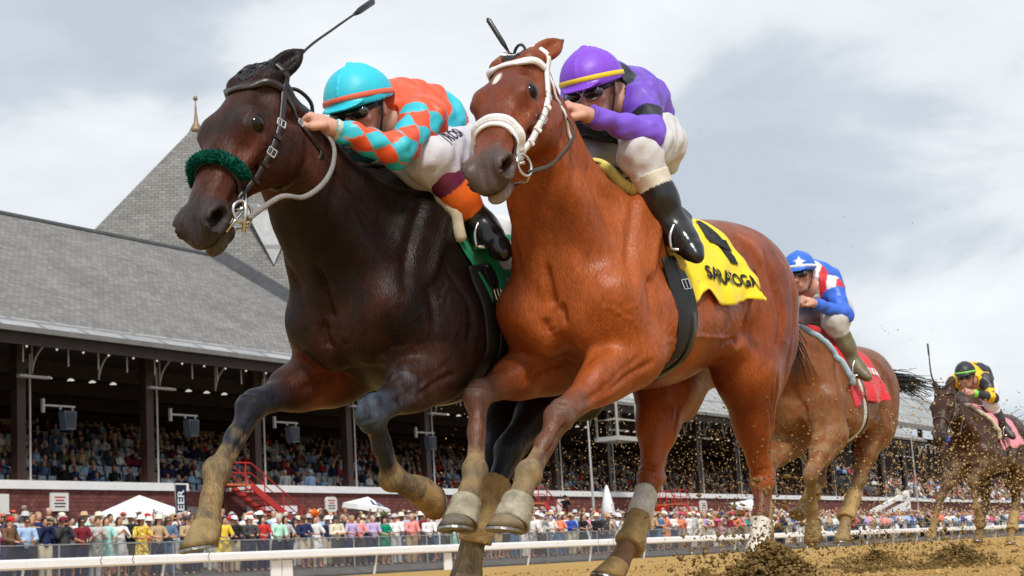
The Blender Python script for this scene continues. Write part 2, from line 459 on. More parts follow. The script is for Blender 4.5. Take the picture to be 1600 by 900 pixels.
def hindleg(v, Hp, St, Hk, F, Hf, sg):
    Hp, St, Hk, F, Hf = map(V3, (Hp, St, Hk, F, Hf))
    Y = V3((0, 1, 0)); lat = V3((0, sg, 0))
    v.cone(Hp, St, .15, .115, .08)
    ti = nrm(Hk-St); tf = nrm(np.cross(ti, Y)); Bt = np.stack([ti, tf, np.cross(ti, tf)], 1)
    v.ell(St+V3((-.11, 0, .02)), (.165, .095, .17), None, .07)
    v.cone(St, St+(Hk-St)*.5, .105, .072, .07); v.cone(St+(Hk-St)*.45, Hk, .070, .041, .05)
    v.ell(St+(Hk-St)*.25+tf*.03+lat*.022, (.17, .056, .050), Bt, .035)
    v.ell(St+(Hk-St)*.18-tf*.068, (.18, .052, .055), Bt, .045)
    v.ell(St+tf*.055, (.06, .04, .05), Bt, .04)                              # patella
    cd = nrm(F-Hk); cf = nrm(np.cross(cd, Y)); Bc = np.stack([cd, cf, np.cross(cd, cf)], 1)
    pt = Hk-cf*.066-cd*.055                                                   # point of hock
    v.cone(Hk-cf*.02, pt, .032, .020, .02)
    v.cone(pt, St+(Hk-St)*.45-tf*.060, .015, .028, .018)                      # achilles cord
    v.cone(pt, Hk+cd*.13-cf*.032, .020, .018, .02)
    v.ell(Hk, (.060, .042, .041), Bc, .03); v.ell(Hk+cf*.016+cd*.015, (.04, .031, .042), Bc, .012)
    v.ell(Hk-cf*.01+lat*.018-cd*.012, (.022, .019, .028), Bc, .015)
    v.chain([Hk+cd*.03, Hk+(F-Hk)*.5, F], [.036, .0265, .030], .03)
    v.chain([Hk+cd*.05-cf*.028, Hk+(F-Hk)*.5-cf*.028, F-cf*.021], [.020, .0165, .022], .008)
    v.ell(F, (.036, .039, .037), Bc, .025); v.ell(F-cf*.023, (.027, .024, .028), Bc, .014)
    pd = nrm(Hf-F); L = np.linalg.norm(Hf-F); cor = F+pd*max(L-.05, .08)
    v.chain([F, F+(cor-F)*.55, cor], [.034, .0305, .040], .025)
    v.cone(cor, cor+pd*.035, .043, .046, .008)
    return cor, pd

HEAD = [(-.03, .030, -.080, .075, -.1, 2.0), (0, .050, -.115, .092, -.1, 2.1), (.06, .070, -.165, .101, -.1, 2.2), (.12, .083, -.198, .107, -.14, 2.3), (.18, .087, -.208, .110, -.18, 2.3),
        (.24, .083, -.196, .105, -.16, 2.3), (.30, .073, -.155, .090, -.05, 2.4), (.36, .063, -.115, .076, .08, 2.5), (.42, .056, -.090, .067, .1, 2.5),
        (.48, .052, -.080, .063, .05, 2.5), (.53, .042, -.077, .062, 0, 2.4), (.57, .022, -.072, .058, 0, 2.3), (.60, -.004, -.062, .046, 0, 2.2), (.615, -.022, -.050, .026, 0, 2.0)]

def horse_skin(ps, vox):
    hd = ps['head']; Hb = head_basis(*hd['rot']); Ho = V3(hd['o'])
    hp = lambda u, v_, w: Ho + Hb @ V3((u, v_, w))
    pts = [hp(.65, .1, .1), hp(.65, -.12, -.1), hp(-.12, .15, .1), (-1.33, .32, 1.66), (.55, -.32, .8)]
    for L in ('LF', 'RF', 'LH', 'RH'): pts += [p for p in ps[L]]
    pts = np.array([V3(p) for p in pts])
    v = Vol(pts.min(0)-.1, pts.max(0)+.1, vox)
    # trunk
    cw = ps.get('chest', 1.0); cx = ps.get('front', 0.0)
    B = np.stack([V3((1,0,0)), V3((0,0,1)), V3((0,1,0))], 1)
    v.loft((0,0,0), B, [(-1.20, 1.34, 1.14, .10, 0, 2), (-1.10, 1.455, 1.06, .19, .05, 2.1), (-.96, 1.545, 1.04, .245, .05, 2.2), (-.80, 1.585, 1.03, .260, .0, 2.2),
        (-.62, 1.565, .985, .272, -.06, 2.1), (-.45, 1.53, .915, .282, -.1, 2.1), (-.28, 1.525, .865, .290, -.15, 2.1), (-.12, 1.565, .850, .272, -.25, 2.1),
        (0, 1.615, .865, .250, -.38, 2.1), (.10, 1.59, .89, .236, -.38, 2.1), (.22, 1.51, .94, .205*cw, -.25, 2.1), (.32+cx, 1.38, .97, .175*cw, -.1, 2.1), (.39+cx, 1.24, 1.0, .12*cw, 0, 2)], .04)
    # neck from the chest to the poll
    nb = V3((.20, 0, 1.29)); ne = hp(.055, -.055, 0); U = nrm(ne-nb); L = np.linalg.norm(ne-nb)
    W = V3((0,1,0)); W = nrm(W-U*(U @ W)); Vv = np.cross(U, W); Bn = np.stack([U, Vv, W], 1)
    v.loft(nb, Bn, [(-.14, .27, -.24, .17, -.35, 2), (.0, .275, -.265, .185, -.38, 2.1), (.25*L, .225, -.210, .150, -.36, 2.1), (.5*L, .182, -.166, .122, -.30, 2.1),
        (.75*L, .145, -.132, .102, -.20, 2.1), (.95*L, .108, -.122, .092, 0, 2.1)], .09)
    np_ = lambda t, a, w: nb + Bn @ V3((t*L, a, w))
    for s in (1, -1):
        v.chain([np_(.9, -.05, s*.065), np_(.45, -.09, s*.085), (.30, s*.15, 1.17)], [.04, .052, .062], .045)   # brachiocephalic band
        v.chain([np_(.85, .04, s*.055), np_(.4, .06, s*.085), (.02, s*.145, 1.40)], [.04, .05, .06], .05)
        # shoulder blade, shoulder point, triceps, breast
        Bs = np.stack([nrm((-.40, 0, .9)), nrm((.9, 0, .40)), V3((0,1,0))], 1)
        v.ell((.12, s*.185*cw, 1.25), (.29, .15, .062), Bs, .07)
        v.cone((.05, s*.20*cw, 1.38), (.28+cx, s*.215*cw, 1.14), .022, .034, .06)
        v.ell((.30+cx, s*.162*cw, 1.09), (.080, .074, .095), None, .045)
        v.ell((.04, s*.205, 1.05), (.20, .09, .15), None, .05)
        v.ell((.325+cx, s*.080*cw, 1.055), (.095, .090, .125), None, .03)
        # loin, croup and thigh
        v.ell((-.90, s*.115, 1.38), (.29, .15, .165), None, .07)
        v.ell((-.70, s*.19, 1.40), (.09, .06, .07), None, .08)
        v.ell((-1.04, s*.130, 1.22), (.155, .115, .27), None, .06)
        v.ell((-.88, s*.175, 1.16), (.23, .115, .25), None, .07)
        for i, x in enumerate((-.30, -.38, -.46, -.54)):                  # ribs under thin skin
            v.chain([(x, s*.245, 1.32), (x-.05, s*.262, 1.20), (x-.05, s*.225, 1.04)], [.010, .014, .010], .03)
    out = {}
    for Lg in ('LF', 'RF'):
        sg = 1 if Lg[0] == 'L' else -1
        out[Lg] = foreleg(v, *ps[Lg], sg)
    for Lg in ('LH', 'RH'):
        sg = 1 if Lg[0] == 'L' else -1
        out[Lg] = hindleg(v, *ps[Lg], sg)
    # flank fold and the dip before the stifle
    for Lg, s in (('LH', 1), ('RH', -1)):
        St = V3(ps[Lg][1]); v.cone(St+V3((.02, -s*.02, .06)), (-.52, s*.20, 1.02), .05, .03, .08)
    # head
    v.loft(Ho, Hb, HEAD, .035)
    for s in (1, -1):
        v.ell(hp(.165, -.100, s*.072), (.120, .096, .040), Hb, .03)             # cheek
        v.cone(hp(.25, -.012, s*.103), hp(.38, -.004, s*.070), .013, .008, .02)  # facial crest
        v.ell(hp(.215, .038, s*.076), (.055, .040, .032), Hb, .05)             # orbit
        v.cone(hp(.188, .058, s*.094), hp(.242, .056, s*.094), .010, .009, .018)   # brow
        v.ell(hp(.218, .034, s*.113), (.025, .016, .018), Hb, .008, cut=True)
        v.cone(hp(.194, .018, s*.103), hp(.243, .018, s*.100), .006, .0055, .008)   # lower lid
        v.cone(hp(.192, .047, s*.102), hp(.245, .046, s*.099), .0075, .007, .006)   # upper lid
        v.ell(hp(.10, .045, s*.085), (.035, .028, .02), Hb, .03, cut=True)      # hollow above the eye
        v.cone(hp(.31, -.055, s*.078), hp(.46, -.03, s*.062), .012, .010, .025, cut=True)
        v.ell(hp(.545, .000, s*.054), (.054, .044, .030), Hb, .022)             # nostril wing
        v.cone(hp(.512, .022, s*.060), hp(.562, .022, s*.054), .012, .012, .012)
        v.ell(hp(.555, -.003, s*.078), (.042, .029, .034), Hb @ rotv((0, s*.25, .35)), .010, cut=True)
        v.cone(hp(.545, -.004, s*.066), hp(.515, -.004, s*.030), .021, .014, .008, cut=True)
        v.cone(hp(.485, -.048, s*.068), hp(.61, -.046, s*.046), .008, .009, .008, cut=True)   # mouth line
        v.cone(hp(.50, -.030, s*.064), hp(.58, -.030, s*.055), .010, .010, .015)             # upper lip fold
        v.cone(hp(.11, -.06, s*.108), hp(.06, -.13, s*.095), .010, .016, .03, cut=True)
    v.ell(hp(.565, -.026, 0), (.048, .036, .052), Hb, .02)
    v.ell(hp(.560, -.086, 0), (.050, .022, .041), Hb, .010)
    v.ell(hp(.520, -.100, 0), (.036, .021, .034), Hb, .012)
    # ears
    for s, (tip, front) in zip((1, -1), ps['ears']):
        b0 = hp(.0, .028, s*.064); d = Hb @ V3(tip); t = b0 + d; f = nrm(Hb @ V3(front)); d1 = nrm(d)
        f = nrm(f - d1*(f @ d1)); w = np.cross(d1, f); Be = np.stack([d1, f, w], 1); Ln = np.linalg.norm(d)
        v.cone(b0 - d1*.02, b0 + d1*.03, .036, .032, .03)
        v.ell(b0 + d*.42, (Ln*.50, .026, .040), Be, .012); v.cone(b0 + d*.6, t, .020, .006, .012)
        v.ell(b0 + d*.50 + f*.028, (Ln*.42, .022, .022), Be, .010, cut=True)
    # veins and sinews
    g = np.random.default_rng(ps.get('seed', 1))
    for s in (1, -1):
        v.chain([hp(.27, -.03, s*.088), hp(.33, -.07, s*.075), hp(.30, -.12, s*.065)], [.005]*3, .008)
        Lg = 'LF' if s > 0 else 'RF'; E_, K_ = V3(ps[Lg][1]), V3(ps[Lg][2])
        fa = nrm(K_-E_); ff = nrm(np.cross(fa, (0,1,0)))
        v.chain([E_+fa*.0-V3((0,s*.075,0))*-1+ff*.0, E_+(K_-E_)*.35+V3((0,s*.062,0))+ff*.01, E_+(K_-E_)*.7+V3((0,s*.05,0))], [.007]*3, .012, ) if False else None
    P, Q = v.surface(2)
    return dict(P=P, Q=Q, Hb=Hb, Ho=Ho, hp=hp, hoofs=out, nb=nb, Bn=Bn, L=L, npt=np_)

def relief(S, ps):
    """muscle edges, skin folds and veins pressed into the skin along curves: (points, height, width)"""
    P, Q = S['P'], S['Q']; bv = bvh_of(P, Q); npt, hp = S['npt'], S['hp']; g = np.random.default_rng(ps['seed']+9)
    C = []
    for s in (1, -1):
        m = lambda *q: [(x, s*y, z) for x, y, z in q]
        C += [(m((.08, .15, 1.53), (.24, .21, 1.32), (.33, .24, 1.12)), -.011, .022), (m((-.10, .24, 1.46), (-.13, .28, 1.2), (-.04, .27, .98)), -.010, .020),
              (m((.12, .24, 1.28), (.04, .28, 1.12), (.07, .26, .97)), -.008, .016), (m((.0, .18, 1.48), (.21, .25, 1.17)), .008, .020), (m((.20, .25, 1.18), (.22, .27, 1.02)), -.008, .018),
              ([npt(.85, -.07, s*.12), npt(.45, -.10, s*.14), (.36, s*.09, 1.18)], -.0048, .020), ([npt(.80, .0, s*.12), npt(.4, -.02, s*.15), (.25, s*.22, 1.30)], -.0045, .022),
              ([npt(.7, .09, s*.1), npt(.3, .12, s*.13), (.0, s*.16, 1.45)], -.007, .020),
              (m((-.46, .30, .98), (-.58, .29, 1.10), (-.66, .28, 1.30)), -.014, .020), (m((-.74, .27, 1.42), (-.80, .29, 1.18), (-.76, .26, 1.02)), -.009, .018),
              (m((-1.10, .22, 1.42), (-1.06, .26, 1.18), (-.93, .23, .92)), -.010, .018), (m((-.92, .26, 1.36), (-.92, .3, 1.15), (-.86, .25, .95)), -.006, .018),
              (m((-.02, .27, 1.0), (-.25, .31, 1.0), (-.42, .29, 1.02)), .005, .007), (m((-.60, .24, 1.47), (-.72, .25, 1.36)), .006, .025)]
        for k in range(9): C.append((m((-.36-.028*k, .30, .95+.015*k), (-.50-.02*k, .29, 1.03+.03*k), (-.58-.008*k, .28, 1.12+.026*k)), -.0048, .008))
        for k in range(5): C.append((m((.02-.035*k, .28, 1.02), (-.01-.035*k, .26, .93), (-.02-.03*k, .2, .87)), -.003, .008))
        C += [([hp(.26, -.02, s*.12), hp(.34, -.06, s*.10), hp(.33, -.11, s*.09)], .0035, .005), ([hp(.34, -.06, s*.1), hp(.42, -.03, s*.09)], .003, .005), ([hp(.05, -.06, s*.13), hp(.12, -.16, s*.12), hp(.22, -.20, s*.1)], -.006, .012),
              ([hp(.30, .05, s*.1), hp(.40, .03, s*.08), hp(.50, .02, s*.07)], -.004, .012), ([hp(.165, .015, s*.13), hp(.20, .012, s*.13), hp(.25, .016, s*.12)], -.004, .006), ([hp(.17, .066, s*.12), hp(.215, .074, s*.12), hp(.25, .066, s*.12)], -.003, .006),
              ([hp(.585, .0, s*.07), hp(.60, -.03, s*.06)], -.003, .008),
              ([hp(.555+.046*math.cos(a), -.003+.034*math.sin(a), s*.10) for a in np.linspace(-.6, 4.6, 16)], .005, .007), ([hp(.50, -.02, s*.09), hp(.53, -.035, s*.08), hp(.58, -.04, s*.07)], .004, .008), ([hp(.47, -.06, s*.08), hp(.49, -.03, s*.08), hp(.50, .0, s*.08)], -.004, .007)]
    C += [([(.50, 0, 1.22), (.52, 0, 1.05), (.46, 0, .92)], -.014, .016), ([hp(.28, .1, 0), hp(.45, .08, 0)], .003, .018), ([hp(.57, .05, 0), hp(.60, .02, 0), hp(.63, -.03, 0)], -.005, .009)]
    for li, Lg in enumerate(('LF', 'RF', 'LH', 'RH')):
        s = 1 if Lg[0] == 'L' else -1; q = [V3(p) for p in ps[Lg]]; a = nrm(q[2]-q[1]); f = nrm(np.cross(a, (0, 1, 0))); la = V3((0, s*.12, 0)); D = q[2]-q[1]
        C += [([q[1]+D*.05+la-f*.01, q[1]+D*.5+la-f*.012, q[1]+D*.85+la*.7-f*.01], -.008, .012), ([q[1]+D*.15+la+f*.035, q[1]+D*.55+la+f*.02, q[1]+D*.9+la*.6+f*.015], -.005, .010),
              ([q[1]+D*.1-la+f*.02, q[1]+D*.6-la*.8+f*.0], -.007, .012), ([q[1]+D*.2+la*.8+f*.05, q[1]+D*.5+la+f*.0, q[1]+D*.8+la*.7-f*.02], .004, .006)]
        c = nrm(q[3]-q[2]); f2 = nrm(np.cross(c, (0, 1, 0)))
        for ss in (1, -1): C.append(([q[2]+c*.06+V3((0, ss*.08, 0))-f2*.012, q[2]+(q[3]-q[2])*.8+V3((0, ss*.08, 0))-f2*.014], -.007, .008))
        for dz in (-.018, .016): C.append(([q[2]+c*dz+V3((0, yy, 0))+f2*(.07-abs(yy)*.5) for yy in np.linspace(-.05, .05, 6)], -.0045, .007))
        C += [([q[2]+V3((0, s*.08, 0))+f2*.01-c*.02, q[2]+V3((0, s*.08, 0))-f2*.03], -.004, .008)]
    box = [((-.3, .2), (.95, 1.3)), ((.05, .35), (1.0, 1.35)), ((-1.05, -.6), (.95, 1.35)), ((-.6, -.1), (.9, 1.15))]
    for k in range(44):
        (x0, x1), (z0, z1) = box[k % 4]; s_ = 1 if g.random() < .7 else -1
        p = V3((g.uniform(x0, x1), s_*.5, g.uniform(z0, z1))); d = nrm((g.normal()*.5, 0, -1)); pts = []
        for j in range(g.integers(4, 8)):
            l, n, i, dd = bv.find_nearest(Vector(p)); q = V3(l); pts.append(q); d = nrm(d*.8+g.normal(size=3)*(.5, .1, .4)); p = q+d*.05
        C.append((pts, g.uniform(.0018, .0032), .0055))
    for k in range(34):
        s_ = 1 if g.random() < .7 else -1; p = V3((g.uniform(-1.1, .1), s_*.5, g.uniform(.9, 1.5))); l, n, i, dd = bv.find_nearest(Vector(p)); q = V3(l); t = nrm((g.normal()*.35, 0, 1)); h = g.uniform(.05, .12)
        C.append(([q-t*h, q, q+t*h+g.normal(size=3)*.02], g.choice([-1, 1])*g.uniform(.0015, .0035), g.uniform(.014, .030)))
    Nv = np.zeros_like(P)
    e1 = P[Q[:, 1]]-P[Q[:, 0]]; e2 = P[Q[:, 3]]-P[Q[:, 0]]; fn = np.cross(e1, e2)
    for k in range(4):
        for d in range(3): Nv[:, d] += np.bincount(Q[:, k], fn[:, d], len(P))
    Nv /= np.linalg.norm(Nv, axis=1)[:, None]+1e-12
    D = np.zeros(len(P))
    for pts, h, w in C:
        pp, _ = snap(bv, smooth_path(pts, 36), 0.0); pp = np.array(pp)
        lo, hi = pp.min(0)-3*w, pp.max(0)+3*w
        ix = np.nonzero(((P > lo) & (P < hi)).all(1))[0]
        if not len(ix): continue
        d2 = np.full(len(ix), 9.0); tt = np.zeros(len(ix))
        for k, c in enumerate(pp):
            q = ((P[ix]-c)**2).sum(1); b = q < d2; d2[b] = q[b]; tt[b] = k/35
        fade = np.clip(np.minimum(tt, 1-tt)*5+.15, 0, 1)
        D[ix] += (1.35 if abs(h) > .0045 else 1)*h*np.exp(-d2/(w*w))*fade
    S['P'] = P + Nv*D[:, None]

def hoof_mesh(cor, pd, front, toe=.095):
    """rings from the hairline to the ground face; long at the toe, short at the heel"""
    d = nrm(pd); f = nrm(V3(front) - d*(V3(front) @ d)); w = np.cross(d, f)
    mb = MB(); n = 20; rings = []
    prof = [(-.012, .041, 1.0), (.0, .0455, 1.0), (.02, .047, 1.0), (.05, .052, 1.02), (.078, .056, 1.05)]
    vv = []; fc = []
    for z, r_, k in prof:
        for i in range(n):
            th = 2*math.pi*i/n; cx = math.cos(th); sy = math.sin(th)
            hz = z*(1.0 + .32*cx) if z > 0 else z
            rr = r_*(1.0 if cx > -.4 else 1.0-.10*(-cx-.4))
            vv.append(cor + d*(hz+.01) + f*(rr*cx*k + z*.22) + w*(rr*sy))
    for j in range(len(prof)-1):
        for i in range(n):
            fc.append((j*n+i, j*n+(i+1) % n, (j+1)*n+(i+1) % n, (j+1)*n+i))
    m = len(vv)
    last = (len(prof)-1)*n
    c = sum((vv[last+i] for i in range(n)))/n - d*.014
    for i in range(n): vv.append(vv[last+i]*.72 + c*.28 - d*.002)
    for i in range(n): vv.append(vv[last+i]*.45 + c*.55 - d*.012)
    vv.append(c)
    for i in range(n):
        i2 = (i+1) % n
        fc.append((last+i, last+i2, m+i2, m+i)); fc.append((m+i, m+i2, m+n+i2, m+n+i)); fc.append((m+n+i, m+n+i2, m+2*n))
    mb.add(vv, fc); return mb

def leg_coords(P, ps):
    """per vertex: which leg is nearest and how far down it (0 elbow/stifle .. 1 knee/hock .. 2 fetlock .. 3 hoof)"""
    best = np.full(len(P), 9.0); tt = np.zeros(len(P)); wh = np.zeros(len(P), int)
    for li, L in enumerate(('LF', 'RF', 'LH', 'RH')):
        q = ps[L]
        for j in range(1, 4):
            d, t = segdist(P, q[j], q[j+1])
            k = d < best; best[k] = d[k]; tt[k] = (j-1+t)[k]; wh[k] = li
    return best, tt, wh
BAY_M = horse_matrix(5.20, 2.60, -.09, -2.5, 1.5, 1.02)
DARK_M = horse_matrix(4.75, 3.21, -.14, -3, 0, 1.07)
CHESTNUT_M = horse_matrix(8.75, 3.05, -.08, -3, 1, 1.03)
BROWN_M = horse_matrix(16.6, 4.1, -.08, -2, 1, 1.03)

BAY = dict(seed=1, fore=(.03, .07), head=dict(o=(.595, .030, 1.868), rot=(52, 12, -8)),
    ears=[((-.135, -.045, .065), (.2, .6, .7)), ((-.14, -.05, -.03), (.2, .6, -.7))],
    LF=[(.33, .17, 1.10), (.20, .16, .905), (.60, .12, .690), (.775, .10, .497), (.868, .09, .350)],
    RF=[(.33, -.17, 1.10), (.11, -.22, .935), (.502, -.262, .805), (.606, -.216, .542), (.713, -.205, .373)],
    LH=[(-.92, .14, 1.28), (-.729, .16, .951), (-.93, .11, .545), (-.80, .13, .255), (-.77, .13, .12)],
    RH=[(-.92, -.14, 1.28), (-.718, -.19, .94), (-.532, -.177, .565), (-.284, -.146, .306), (-.182, -.168, .198)])
DARK = dict(seed=2, chest=.88, front=-.03, fore=(.08, .15), head=dict(o=(.69, .0, 1.782), rot=(59, 1, -1)),
    ears=[((-.135, -.035, .050), (.2, .6, .7)), ((-.13, -.05, -.03), (.2, .5, -.6))],
    LF=[(.30, .155, 1.10), (.095, .176, .914), (.485, .215, .755), (.293, .131, .567), (.135, .14, .525)],
    RF=[(.30, -.145, 1.10), (.12, -.25, .945), (.519, -.235, .826), (.717, -.208, .614), (.80, -.182, .413)],
    LH=[(-.92, .14, 1.28), (-.78, .13, .945), (-.455, .08, .690), (-.226, .081, .399), (-.197, .05, .215)],
    RH=[(-.92, -.14, 1.28), (-.82, -.13, .945), (-.64, -.11, .70), (-.46, -.10, .42), (-.44, -.11, .29)])
CHESTNUT = dict(seed=3, head=dict(o=(.70, -.06, 1.68), rot=(52, 2, 0)),
    ears=[((-.12, .04, .05), (.5, .5, .6)), ((-.12, .04, -.05), (.5, .5, -.6))],
    LF=[(.33, .17, 1.10), (.33, .16, .87), (.66, .12, .63), (.48, .05, .44), (.42, .03, .30)],
    RF=[(.33, -.17, 1.10), (.129, -.168, .878), (.514, -.196, .69), (.673, -.161, .449), (.75, -.16, .30)],
    LH=[(-.92, .14, 1.28), (-.76, .14, 1.00), (-.575, .07, .65), (-.33, .03, .40), (-.24, .02, .26)],
    RH=[(-.92, -.14, 1.28), (-.65, -.16, 1.02), (-.423, -.16, .67), (-.15, -.18, .48), (.0, -.18, .42)])
BROWN = dict(seed=4, head=dict(o=(.78, -.03, 1.70), rot=(55, 0, 0)),
    ears=[((-.12, .05, .05), (.5, .5, .6)), ((-.12, .05, -.05), (.5, .5, -.6))],
    LF=[(.33, .17, 1.10), (.30, .15, .98), (.60, .10, .80), (.56, .10, .55), (.48, .10, .42)],
    RF=[(.33, -.17, 1.10), (.35, -.14, .95), (.66, -.22, .67), (.80, -.26, .43), (.88, -.28, .28)],
    LH=[(-.92, .14, 1.28), (-.72, .18, .98), (-.80, .12, .60), (-.55, .12, .33), (-.45, .12, .20)],
    RH=[(-.92, -.14, 1.28), (-.70, -.18, .98), (-.60, -.14, .60), (-.30, -.14, .36), (-.20, -.14, .24)])
# ---------------------------------------------------------------- tack laid on the horse's skin
def ribbon(mb, pts, nors, w, t, mi=0, closed=False):
    """a strap: rectangular section w wide (in the surface) and t thick (along the normal)"""
    n = len(pts); P = [V3(p) for p in pts]; v = []; f = []
    for i in range(n):
        a = P[(i-1) % n] if closed else P[max(i-1, 0)]; b = P[(i+1) % n] if closed else P[min(i+1, n-1)]
        d = nrm(b-a); nn = V3(nors[i]); nn = nrm(nn-d*(nn @ d)); s_ = np.cross(d, nn)
        ww = w[i] if hasattr(w, '__len__') else w
        for x, y in ((-.5, 0), (-.42, 1), (.42, 1), (.5, 0)): v.append(P[i] + s_*(x*ww) + nn*(y*t))
    m = n if closed else n-1
    for i in range(m):
        j = (i+1) % n
        for k in range(4):
            k2 = (k+1) % 4; f.append((i*4+k, i*4+k2, j*4+k2, j*4+k))
    if not closed: f.append((3, 2, 1, 0)); f.append(((n-1)*4, (n-1)*4+1, (n-1)*4+2, (n-1)*4+3))
    mb.add(v, f, mi)

def smooth_path(pts, n=40):
    pts = np.array([V3(p) for p in pts]); k = len(pts)
    t = np.linspace(0, k-1, n); out = []
    for q in t:
        i = min(int(q), k-2); f = q-i
        p0, p1, p2, p3 = pts[max(i-1, 0)], pts[i], pts[i+1], pts[min(i+2, k-1)]
        out.append(.5*((2*p1)+(-p0+p2)*f+(2*p0-5*p1+4*p2-p3)*f*f+(-p0+3*p1-3*p2+p3)*f**3))
    return out

def snap(bvh, pts, off=.002):
    P = []; N_ = []
    for p in pts:
        l, n, i, d = bvh.find_nearest(Vector(p))
        P.append(V3(l)+V3(n)*off); N_.append(V3(n))
    return P, N_

def head_ring(S, u, du=0.0, a0=-math.pi, a1=math.pi, n=48, off=.002):
    """a loop round the head at distance u down the face (du tilts it: jaw side lower)"""
    P = []; N_ = []
    for i in range(n):
        a = a0 + (a1-a0)*i/(n-1 if a1-a0 < 6.28 else n)
        uu = u - du*math.cos(a); c = S['hp'](uu, -.03, 0)
        d = S['Hb'] @ V3((0, math.cos(a), math.sin(a)))
        o = c + d*.4
        l, nn, ix, _ = S['bvh'].ray_cast(Vector(o), Vector(-d))
        if l is None: continue
        P.append(V3(l)+V3(nn)*off); N_.append(V3(nn))
    return P, N_

def torso_hit(S, x, th, off=.0, zc=1.22):
    d = V3((0, math.sin(th), math.cos(th)))
    l, nn, ix, _ = S['bvh'].ray_cast(Vector(V3((x, 0, zc))+d*.9), Vector(-d))
    if l is None: return V3((x, 0, zc))+d*.25, d
    return V3(l)+V3(nn)*off, V3(nn)

def torus(mb, c, nvec, R_, r_, mi=0, n=22, m=8, sx=1.0, ax=None):
    nvec = nrm(nvec); a = nrm(V3(ax) - nvec*(V3(ax) @ nvec)) if ax is not None else V3(Vector(nvec).orthogonal().normalized()); b = np.cross(nvec, a); v = []; f = []
    for i in range(n):
        th = 2*math.pi*i/n; d = a*math.cos(th)*sx+b*math.sin(th); e = nrm(d)
        for k in range(m):
            ph = 2*math.pi*k/m; v.append(V3(c)+d*R_+e*(r_*math.cos(ph))+nvec*(r_*math.sin(ph)))
    for i in range(n):
        for k in range(m):
            i2, k2 = (i+1) % n, (k+1) % m; f.append((i*m+k, i2*m+k, i2*m+k2, i*m+k2))
    mb.add(v, f, mi)

def buckle(mb, p, n_, t, w=.018, h=.022, mi=0):
    n_ = nrm(n_); t = nrm(V3(t)-n_*(V3(t) @ n_)); s_ = np.cross(n_, t); c = V3(p)+n_*.006
    q = [c+s_*w*a+t*h*b for a, b in ((-.6,-.5),(.6,-.5),(.6,.5),(-.6,.5))]
    for i in range(4): mb.tube([q[i], q[(i+1) % 4]], .0025, 6, mi)
    mb.tube([c-t*h*.5, c+t*h*.4], .002, 6, mi)

def sheet(mb, grid, nor, t, mi=0):
    """a cloth from a grid of points, with thickness t under it"""
    ni, nj = grid.shape[:2]; top = grid.reshape(-1, 3); bot = (grid-nor*t).reshape(-1, 3)
    v = np.concatenate([top, bot]); m = ni*nj; f = []
    id_ = lambda i, j: i*nj+j
    for i in range(ni-1):
        for j in range(nj-1):
            f.append((id_(i,j), id_(i+1,j), id_(i+1,j+1), id_(i,j+1)))
            f.append((m+id_(i,j+1), m+id_(i+1,j+1), m+id_(i+1,j), m+id_(i,j)))
    ring = [id_(i,0) for i in range(ni)] + [id_(ni-1,j) for j in range(1,nj)] + [id_(i,nj-1) for i in range(ni-2,-1,-1)] + [id_(0,j) for j in range(nj-2,0,-1)]
    for a in range(len(ring)):
        b = ring[(a+1) % len(ring)]; a_ = ring[a]; f.append((b, a_, a_+m, b+m))
    mb.add(v, f, mi)

def text_mesh(body, size, bold=0.0, shear=0.0):
    cu = bpy.data.curves.new('txt', 'FONT'); cu.body = body; cu.size = size; cu.align_x = 'CENTER'; cu.align_y = 'CENTER'; cu.offset = bold; cu.shear = shear
    cu.resolution_u = 3
    o = bpy.data.objects.new('txt', cu); COL.objects.link(o)
    dg = bpy.context.evaluated_depsgraph_get(); dg.update()
    me = bpy.data.meshes.new_from_object(o.evaluated_get(dg))
    bm = bmesh.new(); bm.from_mesh(me)
    bmesh.ops.triangulate(bm, faces=bm.faces)
    for _ in range(2):
        lg = [e for e in bm.edges if e.calc_length() > size*.12]
        if lg: bmesh.ops.subdivide_edges(bm, edges=lg, cuts=1)
    v = [tuple(x.co) for x in bm.verts]; bm.verts.index_update(); f = [tuple(y.index for y in x.verts) for x in bm.faces]
    bm.free(); bpy.data.objects.remove(o); bpy.data.curves.remove(cu); bpy.data.meshes.remove(me)
    return np.array(v).reshape(-1, 3), f

def put_text(name, body, size, fn, mat_, parent, bold=.0, shear=0.0, thick=.0):
    """lettering carried onto a surface: fn(a, b) -> point for text coordinates in metres"""
    v, f = text_mesh(body, size, bold, shear)
    mb = MB(); mb.add([fn(a, b) for a, b, _ in v], f)
    return mb.build(name, mat_, parent)

def leg_wrap(name, ps, Lg, t0, t1, infl, material, parent, amp=.0015, freq=90, hind=False):
    q = [V3(p) for p in ps[Lg]]; K, F, Hf = q[2], q[3], q[4]
    pts = np.array([K, F, Hf]); v = Vol(pts.min(0)-.12, pts.max(0)+.12, .0065)
    cd = nrm(F-K); cf = nrm(np.cross(cd, (0,1,0))); Bc = np.stack([cd, cf, np.cross(cd, cf)], 1)
    v.chain([K+cd*.05, K+(F-K)*.5, F], [.037+infl, .032+infl, .034+infl], .03)
    v.chain([K+cd*.06-cf*.034, K+(F-K)*.5-cf*.036, F-cf*.026], [.021+infl, .018+infl, .023+infl], .03)
    v.ell(F, V3((.036, .038, .037))+infl, Bc, .03); v.ell(F-cf*.022, V3((.027, .024, .028))+infl, Bc, .02)
    pd = nrm(Hf-F); v.cone(F, F+pd*.09, .036+infl, .034+infl, .03)
    if amp: v.noise(amp, freq, 5)
    def at(t): return K+(F-K)*t if t <= 1 else F+pd*(t-1)*.16
    v.cutplane(at(t0), K-F); v.cutplane(at(t1), (F-K) if t1 <= 1 else pd)
    P, Q = v.surface(1)
    return link(name, skin_mesh(name, P, Q), material, parent)

